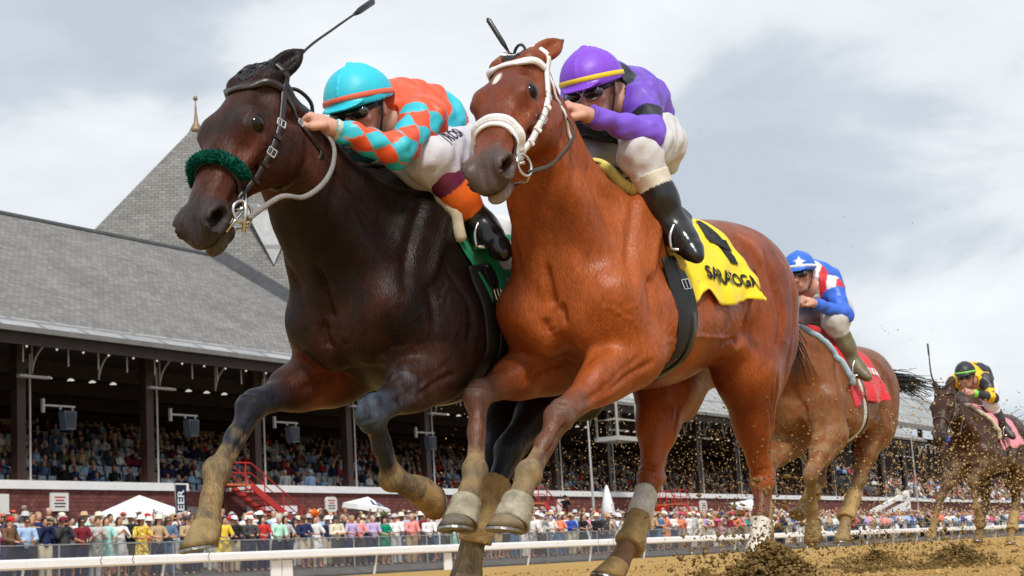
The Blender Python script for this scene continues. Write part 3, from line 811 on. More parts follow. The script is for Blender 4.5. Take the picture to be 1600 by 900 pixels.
def strands(mb, roots, fn, n, seed, length=(.1, .2), r=.003, seg=5):
    """hair locks: fn(i, t, g) bends each lock; three-sided tapered tubes"""
    g = np.random.default_rng(seed)
    for k in range(n):
        p, d0, d1 = roots(g); ln = g.uniform(*length); pts = []
        p = V3(p); d = V3(d0)
        for j in range(seg):
            pts.append(p.copy()); a = j/(seg-1)
            dd = nrm(d*(1-a)+V3(d1)*a+g.normal(size=3)*.10); p = p+dd*ln/(seg-1)
        rr = r*g.uniform(.7, 1.5)
        mb.tube(pts, [rr*(1-.8*j/(seg-1)) for j in range(seg)], 4, cap=False)
# ---------------------------------------------------------------- riders
SKIN = (.60, .32, .23)
def hand_skin(v, wr, d, n_, sg, k=.008, curl=1.0):
    """a loosely closed fist: palm, four bent fingers of unequal length, thumb off the side of the palm"""
    wr = V3(wr); d = nrm(d); n_ = nrm(V3(n_)-d*(V3(n_) @ d)); w = np.cross(d, n_)*sg
    B = np.stack([d, w, n_], 1)
    v.ell(wr+d*.045, (.046, .040, .019), B, .012); v.cone(wr, wr+d*.03, .024, .026, .015)
    for i, (ln, r_) in enumerate(((.043, .0098), (.048, .0100), (.045, .0096), (.036, .0086))):
        kn = wr+d*(.080-.004*abs(i-1.2))+w*((1.5-i)*.0205)+n_*.006
        p1 = kn+d*ln*.55-n_*ln*.75; p2 = p1-d*ln*.50-n_*ln*.38; p3 = p2-d*ln*.45+n_*ln*.30
        v.chain([wr+d*.05+w*((1.5-i)*.016), kn], [.013, .0105], .008)
        v.chain([kn, p1, p2, p3], [r_*1.05, r_, r_*.95, r_*.85], .004)
    t0 = wr+d*.022+w*.034; t1 = t0+d*.030+w*.010-n_*.018; t2 = t1+d*.028-w*.010-n_*.012; t3 = t2+d*.018-w*.018
    v.chain([t0, t1, t2, t3], [.015, .0125, .0115, .009], .006)

def jockey(spec, M, vox, mats, root_label):
    J = {k: (V3(x) if not isinstance(x, (list, dict, str)) else x) for k, x in spec['J'].items()}
    base = J['pelvis']
    root = empty('person', root_label, 'jockey', group=spec.get('group'))
    root.matrix_world = M @ Matrix.Translation(Vector(base))
    sp = [V3(p) for p in spec['J']['spine']]; pel = sp[0]; nb = sp[-1]
    hc = J['head']; f = nrm(J['face']); l_ = V3((0, 1, 0)); l_ = nrm(l_-f*(l_ @ f)); u = np.cross(f, l_)
    if 'roll' in spec: Rr = rotv(f*spec['roll']); l_ = Rr @ l_; u = Rr @ u
    Bh = np.stack([f, l_, u], 1); H = lambda a, b, c: hc + Bh @ V3((a, b, c))
    allp = [hc+.17, hc-.17] + sp + [J[k+s] for s in 'LR' for k in ('sh', 'el', 'wr', 'hand', 'hip', 'knee', 'ankle', 'toe')]
    allp = np.array(allp); lo, hi = allp.min(0)-.16, allp.max(0)+.16
    def loc(P): return P - base
    # ---- body: one continuous figure
    v = Vol(lo, hi, vox)
    v.chain(sp, [.115]*(len(sp)-1)+[.075], .05)
    v.ell(pel, (.12, .15, .11), None, .05)
    up = [J['shL'], J['shR']]
    v.cone(up[0], up[1], .062, .062, .06)
    v.cone(nb, H(-.03, 0, -.06), .062, .056, .04)
    for s in 'LR':
        sg = 1 if s == 'L' else -1
        v.chain([J['sh'+s], J['el'+s]], [.052, .041], .03); v.chain([J['el'+s], J['wr'+s]], [.041, .026], .02)
        d = J['hand'+s]-J['wr'+s]; hand_skin(v, J['wr'+s], d, J['hn'+s], -sg)
        v.chain([J['hip'+s], J['knee'+s], J['ankle'+s]], [.082, .052, .028], .04)
        v.chain([J['ankle'+s], J['ankle'+s]*.35+J['toe'+s]*.65], [.028, .018], .03)
    v.ell(H(-.012, 0, .025), (.098, .077, .095), Bh, .02); v.ell(H(.035, 0, -.055), (.062, .056, .068), Bh, .03)
    v.cone(H(.055, .026, -.095), H(.055, -.026, -.095), .022, .022, .02); v.ell(H(.074, 0, -.100), (.016, .02, .016), Bh, .015)
    v.cone(H(.088, 0, .0), H(.112, 0, -.036), .009, .0145, .010); v.ell(H(.098, 0, -.040), (.014, .0185, .0105), Bh, .006)
    v.cone(H(.078, .034, .022), H(.078, -.034, .022), .013, .013, .015)
    for s in (1, -1):
        v.ell(H(.064, s*.042, -.022), (.022, .024, .018), Bh, .02)
        v.ell(H(.079, s*.032, .004), (.012, .016, .010), Bh, .010, cut=True)
        v.ell(H(.072, s*.032, .004), (.013, .0135, .0125), Bh, .004)
        v.ell(H(-.012, s*.079, -.012), (.017, .010, .030), Bh, .006)
    v.cone(H(.092, .020, -.067), H(.092, -.020, -.067), .0075, .0075, .006); v.cone(H(.090, .017, -.080), H(.090, -.017, -.080), .0080, .0080, .006)
    v.cone(H(.100, .022, -.0735), H(.100, -.022, -.0735), .0028, .0028, .004, cut=True)
    P, Q = v.surface(1)
    skin = np.array(spec.get('skin', SKIN)); c = np.ones((len(P), 4)); c[:, :3] = skin
    loc_h = (P-hc) @ Bh
    lips = np.exp(-(((loc_h[:,0]-.095)/.02)**2+(loc_h[:,1]/.024)**2+((loc_h[:,2]+.074)/.010)**2)); c[:, :3] = mixc(c[:, :3], (.34, .10, .08), lips*.7)
    cheek = np.exp(-(((np.abs(loc_h[:,1])-.04)/.022)**2+((loc_h[:,2]+.028)/.022)**2))*(loc_h[:,0] > .03); c[:, :3] = mixc(c[:, :3], skin*(1.05, .68, .6), cheek*.7)
    nose = np.exp(-(((loc_h[:,0]-.115)/.02)**2+(loc_h[:,1]/.02)**2+((loc_h[:,2]+.036)/.015)**2)); c[:, :3] = mixc(c[:, :3], skin*(1.05, .68, .6), nose*.7)
    beard = sstep(-.045, -.075, loc_h[:,2])*(loc_h[:,0] > -.02)*(np.abs(loc_h[:,1]) < .09)*(1-lips); c[:, :3] = mixc(c[:, :3], skin*.62, beard*.5)
    kn = fbm(P, 60, 3); c[:, :3] *= (1+.10*kn)[:, None]; c[:, 3] = .25
    link('body', skin_mesh('body', loc(P), Q, c), mats['skin'], root)
    eyes = MB()
    # ---- jacket
    v = Vol(lo, hi, vox)
    rt = spec.get('torso_r', .126)
    v.chain(sp, [rt+.005, rt+.012] + [rt]*(len(sp)-3)+[.085], .06)
    v.ell((sp[1]+sp[2])/2, (.15, .17, .13), None, .06)
    v.cone(J['shL'], J['shR'], .078, .078, .06)
    for s in 'LR':
        v.chain([J['sh'+s], J['el'+s]], [.066, .053], .04); v.chain([J['el'+s], J['wr'+s]], [.053, .034], .03)
    v.cone(nb, H(-.05, 0, -.075), .078, .066, .03)
    v.noise(.0042, 34, 11, 8); v.noise(.0045, 70, 12, 7, (1.5, .35, .6)); v.noise(.0024, 110, 13, 8, (1, .6, 1))
    ax = nrm(sp[1]-sp[0]); v.cutplane(pel+ax*.02, -ax)
    local_cut(v, H(-.05, 0, -.068), nrm(H(-.05, 0, -.06)-nb), .11)
    for s in 'LR':
        d = nrm(J['wr'+s]-J['el'+s]); w0 = J['wr'+s]-d*.012
        sl, x, y, z = v._sub(w0-.11, w0+.11)
        dd = ((x-w0[0])*d[0]+(y-w0[1])*d[1]+(z-w0[2])*d[2]).astype(np.float32)
        rr = np.sqrt((x-w0[0])**2+(y-w0[1])**2+(z-w0[2])**2)
        v.F[sl] = np.where(rr < .10, np.maximum(v.F[sl], dd), v.F[sl])
    P, Q = v.surface(1)
    link('jacket', skin_mesh('jacket', loc(P), Q, spec['jacket'](P, J, sp, H)), mats['silk'], root)
    # ---- breeches
    v = Vol(lo, hi, vox)
    v.ell(pel+(sp[1]-pel)*.1, (.150, .172, .135), None, .05); v.cone(pel, sp[1], .13, .12, .04)
    for s in 'LR':
        hip, kn, an = J['hip'+s], J['knee'+s], J['ankle'+s]
        v.ell(hip+(pel-hip)*.2+V3((-.05, 0, -.01)), (.115, .105, .115), None, .05)
        v.chain([hip, hip+(kn-hip)*.5, kn], [.106, .092, .076], .04); v.cone(kn, kn+(an-kn)*.62, .070, .052, .03)
    v.noise(.0045, 42, 21, 8, (.7, 1, 1)); v.noise(.0028, 95, 22, 7)
    hm = (J['hipL']+J['hipR'])/2; local_cut(v, pel+ax*.10, ax, .17)
    for s in 'LR':
        kn, an = J['knee'+s], J['ankle'+s]; d = nrm(an-kn); w0 = kn+(an-kn)*spec.get('boot_top', .45)
        sl, x, y, z = v._sub(w0-.13, w0+.13)
        dd = ((x-w0[0])*d[0]+(y-w0[1])*d[1]+(z-w0[2])*d[2]).astype(np.float32)
        rr = np.sqrt((x-w0[0])**2+(y-w0[1])**2+(z-w0[2])**2)
        v.F[sl] = np.where((rr < .12) & (dd > 0), np.maximum(v.F[sl], dd), v.F[sl])
    P, Q = v.surface(1)
    link('breeches', skin_mesh('breeches', loc(P), Q, spec['breeches'](P, J)), mats['cloth'], root)
    # ---- boots with their coloured tops
    for s in 'LR':
        kn, an, to = J['knee'+s], J['ankle'+s], J['toe'+s]
        pts = np.array([kn, an, to]); v = Vol(pts.min(0)-.12, pts.max(0)+.12, max(vox, .006))
        d = nrm(an-kn); t0 = spec.get('band_top', .25)
        v.chain([kn+(an-kn)*t0, kn+(an-kn)*.6, an], [.066, .058, .044], .03)
        ff = nrm(to-an); hl = an-ff*.045-nrm(kn-an)*.055
        sole = to-nrm(kn-an)*.015
        v.cone(an, hl, .043, .036, .03); v.chain([hl, (hl+sole)/2+nrm(kn-an)*.02, sole], [.034, .040, .034], .03); v.cone(an, (an+sole)/2, .044, .042, .04)
        v.cone(sole, sole+ff*.03, .036, .026, .02)
        v.noise(.0025, 70, 31, 5)
        v.cutplane(kn+(an-kn)*t0, kn-an)
        P, Q = v.surface(1)
        t = ((P-kn) @ (an-kn))/((an-kn) @ (an-kn))
        link('boot', skin_mesh('boot', loc(P), Q, spec['boot'](P, t)), mats['boot'], root)
    # ---- helmet, peak, goggles
    v = Vol(hc-.2, hc+.2, max(vox*.9, .004))
    hu = spec.get('hs', 1.0)
    Bt = Bh @ rotv((0, -.10, 0)); Ht = lambda a, b, c: hc + Bt @ V3((a, b, c))
    v.ell(Ht(-.008, 0, .030), V3((.130, .108, .118))*hu, Bt, .01)
    for a in (0, math.pi/2):
        n_ = 14; arc = []
        for i in range(n_+1):
            th = -1.35+2.7*i/n_; w = math.sin(th); arc.append(Ht(-.008+.131*hu*w*math.cos(a), .109*hu*w*math.sin(a), .030+.119*hu*math.cos(th)))
        v.chain(arc, [.0022]*len(arc), .006)
    v.ell(Ht(.0, 0, .150*hu), (.012, .012, .005), Bt, .006)
    v.cutplane(Ht(0, 0, .018), -(Bt[:, 2]+Bt[:, 0]*.10))
    v.ell(Ht(.108, 0, .022), (.052, .078, .007), Bt @ rotv((0, .30, 0)), .010)      # peak
    v.noise(.0010, 60, 41, 4)
    P, Q = v.surface(1); q = (P-hc) @ Bt
    ho = link('helmet', skin_mesh('helmet', loc(P), Q, spec['helmet'](P, q)), mats['silk'], root)
    if spec.get('band'):
        mb = MB(); pts = []; ns = []
        for i in range(48):
            th = 2*math.pi*i/48; c_, s_ = math.cos(th), math.sin(th); k = .985
            hgt = .040+.004*c_; kk = math.sqrt(1-((hgt-.030)/.118/hu)**2)
            n_ = nrm(Bt @ V3((c_/.13, s_/.108, .1))); pts.append(Ht(-.008+.130*hu*kk*c_, .108*hu*kk*s_, hgt)+n_*.0006); ns.append(n_)
        ribbon(mb, [loc(p) for p in pts], ns, .018, .0018, closed=True)
        mb.build('helmet_band', spec['band'], ho, True)
    gl = MB(); n_ = 14
    gv = Vol(hc-.16, hc+.16, .0045)
    for s in (1, -1): gv.ell(H(.086, s*.036, .0), (.022, .040, .025), Bh, .012)
    gv.cone(H(.086, .05, 0), H(.086, -.05, 0), .017, .017, .012)
    P, Q = gv.surface(1); g_o = link('goggles', skin_mesh('goggles', loc(P), Q), mats['lens'], root)
    pts = []; ns = []
    for i in range(25):
        th = .75+(2*math.pi-1.5)*i/24; c_, s_ = math.cos(th), math.sin(th)
        n_ = nrm(Bh @ V3((c_, s_, 0))); pts.append(loc(H(-.012+.103*c_, .083*s_, .002+.02*(1-c_)*.5))); ns.append(n_)
    mb = MB(); ribbon(mb, pts, ns, .020, .002); mb.build('goggle_strap', mats['black'], g_o, True)
    if spec.get('frame'):
        mb = MB()
        for s in (1, -1):
            mb.tube([loc(H(.104+.0*k, s*(.036+.034*math.cos(a)), .0+.021*math.sin(a))-Bh[:,0]*(.024*abs(math.cos(a))*(1 if math.cos(a) > 0 else .1))) for k, a in enumerate(np.linspace(0, 6.283, 19))], .0042, 6, cap=False)
        mb.build('goggle_frame', spec['frame'], g_o, True)
    mb = MB()
    for s in (1, -1): mb.tube([loc(H(.0, s*.092, .02)), loc(H(.012, s*.082, -.03)), loc(H(.03, s*.064, -.085)), loc(H(.05, s*.025, -.122)), loc(H(.052, 0, -.125))], .007, 6, flat=.4)
    mb.build('chin_strap', mats['black'], ho, True)
    return root, H, loc

def sleeve_coords(P, J, s):
    d1, t1 = segdist(P, J['sh'+s], J['el'+s]); d2, t2 = segdist(P, J['el'+s], J['wr'+s])
    near = d2 < d1
    t = np.where(near, 1+t2, t1); d = np.minimum(d1, d2)
    ax = np.where(near[:, None], nrm(J['wr'+s]-J['el'+s])[None], nrm(J['el'+s]-J['sh'+s])[None])
    a0 = np.where(near[:, None], J['el'+s][None], J['sh'+s][None])
    r_ = P-a0; r_ = r_-ax*(r_*ax).sum(1)[:, None]
    up = V3((0, 0, 1)); e1 = up-ax*(ax @ up)[:, None]; e1 /= np.linalg.norm(e1, axis=1)[:, None]; e2 = np.cross(ax, e1)
    ang = np.arctan2((r_*e2).sum(1), (r_*e1).sum(1))
    return d, t, ang

def local_cut(v, p, n_, rad):
    p = V3(p); n_ = nrm(n_); sl, x, y, z = v._sub(p-rad, p+rad)
    dd = ((x-p[0])*n_[0]+(y-p[1])*n_[1]+(z-p[2])*n_[2]).astype(np.float32)
    rr = np.sqrt((x-p[0])**2+(y-p[1])**2+(z-p[2])**2)
    v.F[sl] = np.where(rr < rad, np.maximum(v.F[sl], dd), v.F[sl])

def flat_col(c, dirt=0.0):
    def fn(P, *a):
        o = np.ones((len(P), 4)); o[:, :3] = c; o[:, 3] = .3; return o
    return fn
# ---------------------------------------------------------------- the four runners
LEATHER = mat('brown bridle leather', (.055, .032, .022), .45, .5, var=.3, scale=40, bump=.2)
DLEATHER = mat('black brown bridle leather', (.018, .012, .010), .38, .5, var=.3, scale=40, bump=.2)
BLACKL = mat('black leather', (.012, .012, .013), .32, .5, var=.3, scale=30, bump=.15)
STEEL = mat('bit steel', (.62, .62, .60), .22, .5, metal=1.0)
WHITES = mat('white bridle webbing', (.80, .80, .80), .55, .4, var=.06, scale=60, bump=.3)
EYE = mat('horse eye', (.006, .004, .003), .12, .35)
RUBBER = mat('rubber rein', (.22, .21, .20), .6, .4, var=.2, scale=80, bump=.5, bscale=200)
GIRTH = mat('girth elastic', (.012, .012, .014), .55, .4, var=.3, scale=30, bump=.3)
HAIR = mat('black horsehair', (.008, .007, .007), .45, .5, var=.4, scale=20)
COAT = vcol_mat('horse coat', rough=.34, spec=.26, rough_dirt=.9, var=.20, scale=32, bump=.62, bscale=200, stretch=(1, 1, .28), fine=.20)
COATD = vcol_mat('dark horse coat', rough=.38, spec=.14, rough_dirt=.9, var=.28, scale=32, bump=.75, bscale=200, stretch=(1, 1, .28), fine=.30)
HOOFM = vcol_mat('hoof horn with mud', rough=.55, spec=.4, rough_dirt=.95, var=.35, scale=28, bump=.7, bscale=60)
CLOTHM = vcol_mat('silk cloth', rough=.55, spec=.35, rough_dirt=.7, var=.08, scale=18, bump=.35, bscale=30, sheen=.15)
JM = dict(skin=vcol_mat('rider skin', rough=.42, spec=.45, rough_dirt=.5, var=.07, scale=60, bump=.2, bscale=180),
          silk=vcol_mat('racing silks', rough=.40, spec=.5, rough_dirt=.55, var=.05, scale=20, bump=.22, bscale=45),
          cloth=vcol_mat('breeches cloth', rough=.6, spec=.35, rough_dirt=.8, var=.07, scale=30, bump=.4, bscale=70),
          boot=vcol_mat('boot leather', rough=.22, spec=.6, rough_dirt=.5, var=.12, scale=30, bump=.3, bscale=40),
          lens=mat('goggle lens', (.012, .012, .014), .06, .8, coat=1.0), black=BLACKL)

def tack_root(name, label, cat, M, base, group=None):
    r = empty(name, label, cat, group); r.matrix_world = M @ Matrix.Translation(Vector(base)); b = V3(base)
    return r, (lambda p: V3(p)-b)

MUD = np.array((.30, .205, .095)); MUDG = np.array((.17, .135, .085))
def coat_bay(P, S, ps):
    best, tt, wh = leg_coords(P, ps); h = (P-S['Ho']) @ S['Hb']
    n1 = fbm(P, 7, 1); n2 = fbm(P, 22, 2); n3 = fbm(P, 60, 5)
    c = mixc(np.tile((.355, .084, .017), (len(P), 1)), (.155, .031, .008), np.clip(.5+.9*n1+.35*n2, 0, 1))
    up = sstep(1.0, 1.45, P[:, 2]); c = mixc(c, c*V3((.78, .72, .7)), (up*np.clip(.5+.6*n1, 0, 1))*.8)
    onleg = best < .13
    fore = wh < 2
    k = np.where(onleg, np.where(fore, sstep(.55, 1.02, tt+.10*n2), sstep(.95, 1.35, tt+.10*n2)*.75), 0)
    c = mixc(c, (.105, .050, .034), k*.9)
    kn = np.where(onleg & fore, np.exp(-((tt-1.02)/.09)**2), 0)*np.clip(.6+n3, 0, 1); c = mixc(c, (.16, .105, .085), kn*.6)
    dirt = np.where(onleg, sstep(1.66, 2.02, tt+.26*n2+.34*n3), 0)*np.where(fore, 1, .55)
    c = mixc(c, mixc(np.tile(MUDG, (len(P), 1)), MUD, np.clip(.5+n3, 0, 1)), dirt*.92)
    onhead = (h[:, 0] > -.05) & (np.abs(h[:, 2]) < .15) & (h[:, 1] > -.25) & (h[:, 1] < .13) & (h[:, 0] < .66)
    mz = np.where(onhead, sstep(.44, .54, h[:, 0]+.03*n2+.25*(-.03-h[:, 1])*(h[:, 1] < 0)), 0)
    c = mixc(c, (.075, .058, .054), mz*.92)
    lip = np.where(onhead, sstep(.50, .56, h[:, 0])*sstep(-.045, -.075, h[:, 1]), 0); c = mixc(c, (.42, .36, .32), lip*np.clip(.6+.7*n2+.4*n3, 0, 1))
    pk = np.where(onhead, np.exp(-(((h[:, 0]-.53)/.04)**2+((h[:, 1]+.03)/.03)**2)), 0); c = mixc(c, (.16, .10, .085), pk*np.clip(.4+.7*n2, 0, 1))
    ns = np.where(onhead, np.exp(-(((h[:, 0]-.556)/.032)**2+((h[:, 1]+.004)/.024)**2)), 0)*(np.abs(h[:, 2]) > .035); c = mixc(c, (.02, .014, .014), ns)
    ey = np.where(onhead, np.exp(-(((h[:, 0]-.218)/.045)**2+((h[:, 1]-.034)/.034)**2)), 0)*(np.abs(h[:, 2]) > .06); c = mixc(c, (.05, .025, .017), ey*.75)
    ml = np.where(onhead & (h[:, 0] > .47), np.exp(-((h[:, 1]+.047)/.0055)**2), 0); c = mixc(c, (.018, .012, .011), ml*.9)
    st = np.where(onhead & (h[:, 1] > .03), sstep(1.1, .75, np.sqrt(((h[:, 0]-.162)/.032)**2+((h[:, 2]+.010+.12*(h[:, 0]-.162))/.014)**2)+.30*n3), 0); c = mixc(c, (.75, .70, .66), st)
    ear = (h[:, 0] < -.0) & (np.abs(h[:, 2]) > .03) & (h[:, 1] < -.06) & (h[:, 0] > -.12) & (np.abs(h[:, 2]) < .16)
    a = np.clip(dirt, 0, 1)
    return np.concatenate([np.clip(c, .004, 1), a[:, None]], 1)

def coat_dark(P, S, ps):
    best, tt, wh = leg_coords(P, ps); h = (P-S['Ho']) @ S['Hb']
    n1 = fbm(P, 6, 11); n2 = fbm(P, 20, 12); n3 = fbm(P, 60, 15)
    c = mixc(np.tile((.0055, .0040, .0038), (len(P), 1)), (.0135, .0075, .0056), np.clip(.5+.8*n1, 0, 1))
    chest = np.exp(-(((P[:, 0]-.38)/.16)**2+((P[:, 2]-1.04)/.20)**2)); c = mixc(c, (.055, .017, .010), chest*np.clip(.4+.8*n2, 0, 1))
    fl = np.exp(-(((P[:, 0]+.2)/.35)**2+((P[:, 2]-.98)/.14)**2)); c = mixc(c, (.035, .013, .009), fl*.6)
    onleg = best < .14; fore = wh < 2
    fa = np.where(onleg & fore, np.exp(-((tt-.32)/.26)**2), 0); c = mixc(c, np.where((wh == 1)[:, None], (.15, .036, .014), (.05, .020, .012)), fa*np.clip(.75+.6*n2, 0, 1))
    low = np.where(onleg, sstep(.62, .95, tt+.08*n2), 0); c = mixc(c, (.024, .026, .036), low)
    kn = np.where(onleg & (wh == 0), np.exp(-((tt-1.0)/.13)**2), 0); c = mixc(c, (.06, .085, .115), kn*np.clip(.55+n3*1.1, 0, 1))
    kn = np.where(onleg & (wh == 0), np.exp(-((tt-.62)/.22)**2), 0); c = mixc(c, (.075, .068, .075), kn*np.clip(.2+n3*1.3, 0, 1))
    dirt = np.where(onleg, np.where(wh == 1, sstep(1.46, 1.78, tt+.28*n2+.34*n3), sstep(1.68, 1.95, tt+.25*n2+.3*n3)), 0)
    c = mixc(c, mixc(np.tile(MUDG*.8, (len(P), 1)), MUD*.95, np.clip(.5+n3, 0, 1)), dirt*.92)
    onhead = (h[:, 0] > -.05) & (np.abs(h[:, 2]) < .17) & (h[:, 1] > -.27) & (h[:, 1] < .14) & (h[:, 0] < .66)
    hd = np.where(onhead, sstep(-.02, .10, h[:, 0]), 0)
    c = mixc(c, mixc(np.tile((.075, .022, .012), (len(P), 1)), (.022, .0125, .0105), np.clip(.45+.9*n2, 0, 1)), hd)
    rd = np.where(onhead, np.exp(-(((h[:, 0]-.33)/.08)**2+((h[:, 1]-.0)/.05)**2)), 0); c = mixc(c, (.12, .030, .013), rd*.8)
    np_t = (P-S['nb']) @ S['Bn']; nk = np.exp(-(((np_t[:, 0]/S['L']-.80)/.2)**2+((np_t[:, 1]+.02)/.10)**2))*(~onhead); c = mixc(c, (.10, .028, .013), nk*np.clip(.5+.7*n2, 0, 1))
    mz = np.where(onhead, sstep(.45, .53, h[:, 0]+.02*n2), 0); c = mixc(c, (.040, .034, .034), mz*.9)
    lip = np.where(onhead, sstep(.52, .57, h[:, 0])*sstep(-.03, -.07, h[:, 1]), 0); c = mixc(c, (.085, .075, .05), lip*.8)
    ns = np.where(onhead, np.exp(-(((h[:, 0]-.556)/.030)**2+((h[:, 1]+.004)/.022)**2)), 0)*(np.abs(h[:, 2]) > .035); c = mixc(c, (.012, .008, .008), ns)
    ml = np.where(onhead & (h[:, 0] > .47), np.exp(-((h[:, 1]+.047)/.0055)**2), 0); c = mixc(c, (.006, .005, .005), ml*.9)
    ey = np.where(onhead, np.exp(-(((h[:, 0]-.218)/.045)**2+((h[:, 1]-.034)/.034)**2)), 0)*(np.abs(h[:, 2]) > .06); c = mixc(c, (.010, .007, .006), ey*.8)
    return np.concatenate([np.clip(c, .004, 1), np.clip(dirt, 0, 1)[:, None]], 1)

def coat_plain(base, dark, low, mud):
    def fn(P, S, ps):
        best, tt, wh = leg_coords(P, ps); h = (P-S['Ho']) @ S['Hb']; n1 = fbm(P, 6, 21); n2 = fbm(P, 20, 22); n3 = fbm(P, 55, 25)
        c = mixc(np.tile(base, (len(P), 1)), dark, np.clip(.5+.8*n1+.3*n2, 0, 1)); onleg = best < .14
        c = mixc(c, low, np.where(onleg, sstep(.7, 1.2, tt+.1*n2), 0))
        dirt = np.clip(np.where(onleg, sstep(1.3, 1.8, tt+.2*n2), 0) + mud*sstep(1.25, .85, P[:, 2])*np.clip(.4+1.2*n3, 0, 1), 0, 1)
        c = mixc(c, MUD, dirt*.8); mz = sstep(.45, .54, h[:, 0])*(h[:, 0] < .66)*(np.abs(h[:, 2]) < .14)*(np.abs(h[:, 1]) < .15); c = mixc(c, (.04, .034, .03), mz*.8)
        return np.concatenate([np.clip(c, .004, 1), dirt[:, None]], 1)
    return fn

def horse_thing(label, ps, M, coat, vox, hoofcol, mane=240, tail=None, cm=None):
    S = horse_skin(ps, vox); relief(S, ps); root = empty('horse', label, 'horse', group='racehorses on the dirt track'); root.matrix_world = M
    link('body', skin_mesh('body', S['P'], S['Q'], coat(S['P'], S, ps)), cm or COAT, root)
    S['root'] = root; S['M'] = M; S['bvh'] = bvh_of(S['P'], S['Q'])
    for s in (1, -1):
        me = MB(); c = S['hp'](.218, .034, s*.099); a = S['Hb'] @ V3((.0, .1, s)); me.lathe([(.001, -.026), (.021, -.019), (.030, -.004), (.029, .004), (.022, .016), (.011, .0225), (.001, .0245)], 20, c, a); me.build('eye', EYE, root, True)
    for i, Lg in enumerate(('LF', 'RF', 'LH', 'RH')):
        cor, pd = S['hoofs'][Lg]; fr = np.cross(nrm(pd), (0, 1, 0))
        me = hoof_mesh(cor, pd, fr).mesh('hoof', True); n = len(me.vertices)
        co = np.zeros(n*3); me.vertices.foreach_get('co', co); co = co.reshape(-1, 3)
        g = fbm(co, 45, 31+i); cc = mixc(np.tile(hoofcol[i], (n, 1)), MUD*.8, np.clip(.4+.8*g, 0, 1)*.5); al = np.clip(.7+.4*g, 0, 1)
        a = me.attributes.new('col', 'FLOAT_COLOR', 'POINT'); a.data.foreach_set('color', np.concatenate([cc, al[:, None]], 1).astype(np.float32).ravel())
        ho = link('hoof', me, HOOFM, root)
        d = nrm(pd); f = nrm(V3(fr)-d*(V3(fr) @ d)); w_ = np.cross(d, f); mb = MB(); q = []
        for th in np.linspace(-2.3, 2.3, 16):
            hz = .078*(1+.32*math.cos(th)); q.append(cor+d*(hz+.012)+f*(.047*math.cos(th)+.078*.22)+w_*(.047*math.sin(th)))
        ribbon(mb, q, [d]*16, .020, .008); mb.build('horseshoe', mat('worn steel shoe', (.30, .29, .27), .4, .5, metal=.9, var=.3, scale=60), ho)
    if mane:
        mb = MB()
        def roots(g):
            t = g.uniform(.0, .82); p = S['npt'](t, .3, g.normal()*.006); l, n, i, d = S['bvh'].find_nearest(Vector(p))
            s = -1 if g.uniform() < .6 else 1
            return V3(l), nrm((-.5, s*.6, .45)), nrm((-.7, s*.45, -.7))
        strands(mb, roots, None, mane, ps['seed']+50, (.05, .12), .0034, 6)
        mb.build('mane', HAIR, root, True)
        mb = MB()
        def roots2(g):
            p = S['hp'](g.uniform(-.05, .03), .07, g.uniform(-.035, .035)); l, n, i, d = S['bvh'].find_nearest(Vector(p))
            return V3(l), nrm((-.75, g.normal()*.12, .66)), nrm((-1, g.normal()*.15, .02))
        strands(mb, roots2, None, 170 if mane > 100 else 40, ps['seed']+60, ps.get('fore', (.06, .13)), .0026, 6)
        mb.build('forelock', HAIR, root, True)
    if tail:
        mb = MB()
        def roots3(g):
            return V3((-1.20, 0, 1.38))+g.normal(size=3)*(.02, .022, .03), nrm(tail[0]), nrm(V3(tail[1])+g.normal(size=3)*.22)
        strands(mb, roots3, None, tail[2], ps['seed']+70, tail[3], .006, 9)
        mb.build('tail', HAIR, root, True)
    return S

def relax(P, N_, bv, off, it=10):
    P = np.array(P); N_ = np.array(N_)
    for _ in range(it):
        P[1:-1] = (P[:-2]+2*P[1:-1]+P[2:])/4; N_[1:-1] = (N_[:-2]+2*N_[1:-1]+N_[2:])/4
    for i, p in enumerate(P):          # keep the strap outside the skin
        l, n, ix, d = bv.find_nearest(Vector(p)); h = (p-V3(l)) @ V3(n)
        if h < off: P[i] = p+V3(n)*(off-h)
    P[1:-1] = (P[:-2]+2*P[1:-1]+P[2:])/4
    return list(P), [nrm(n) for n in N_]

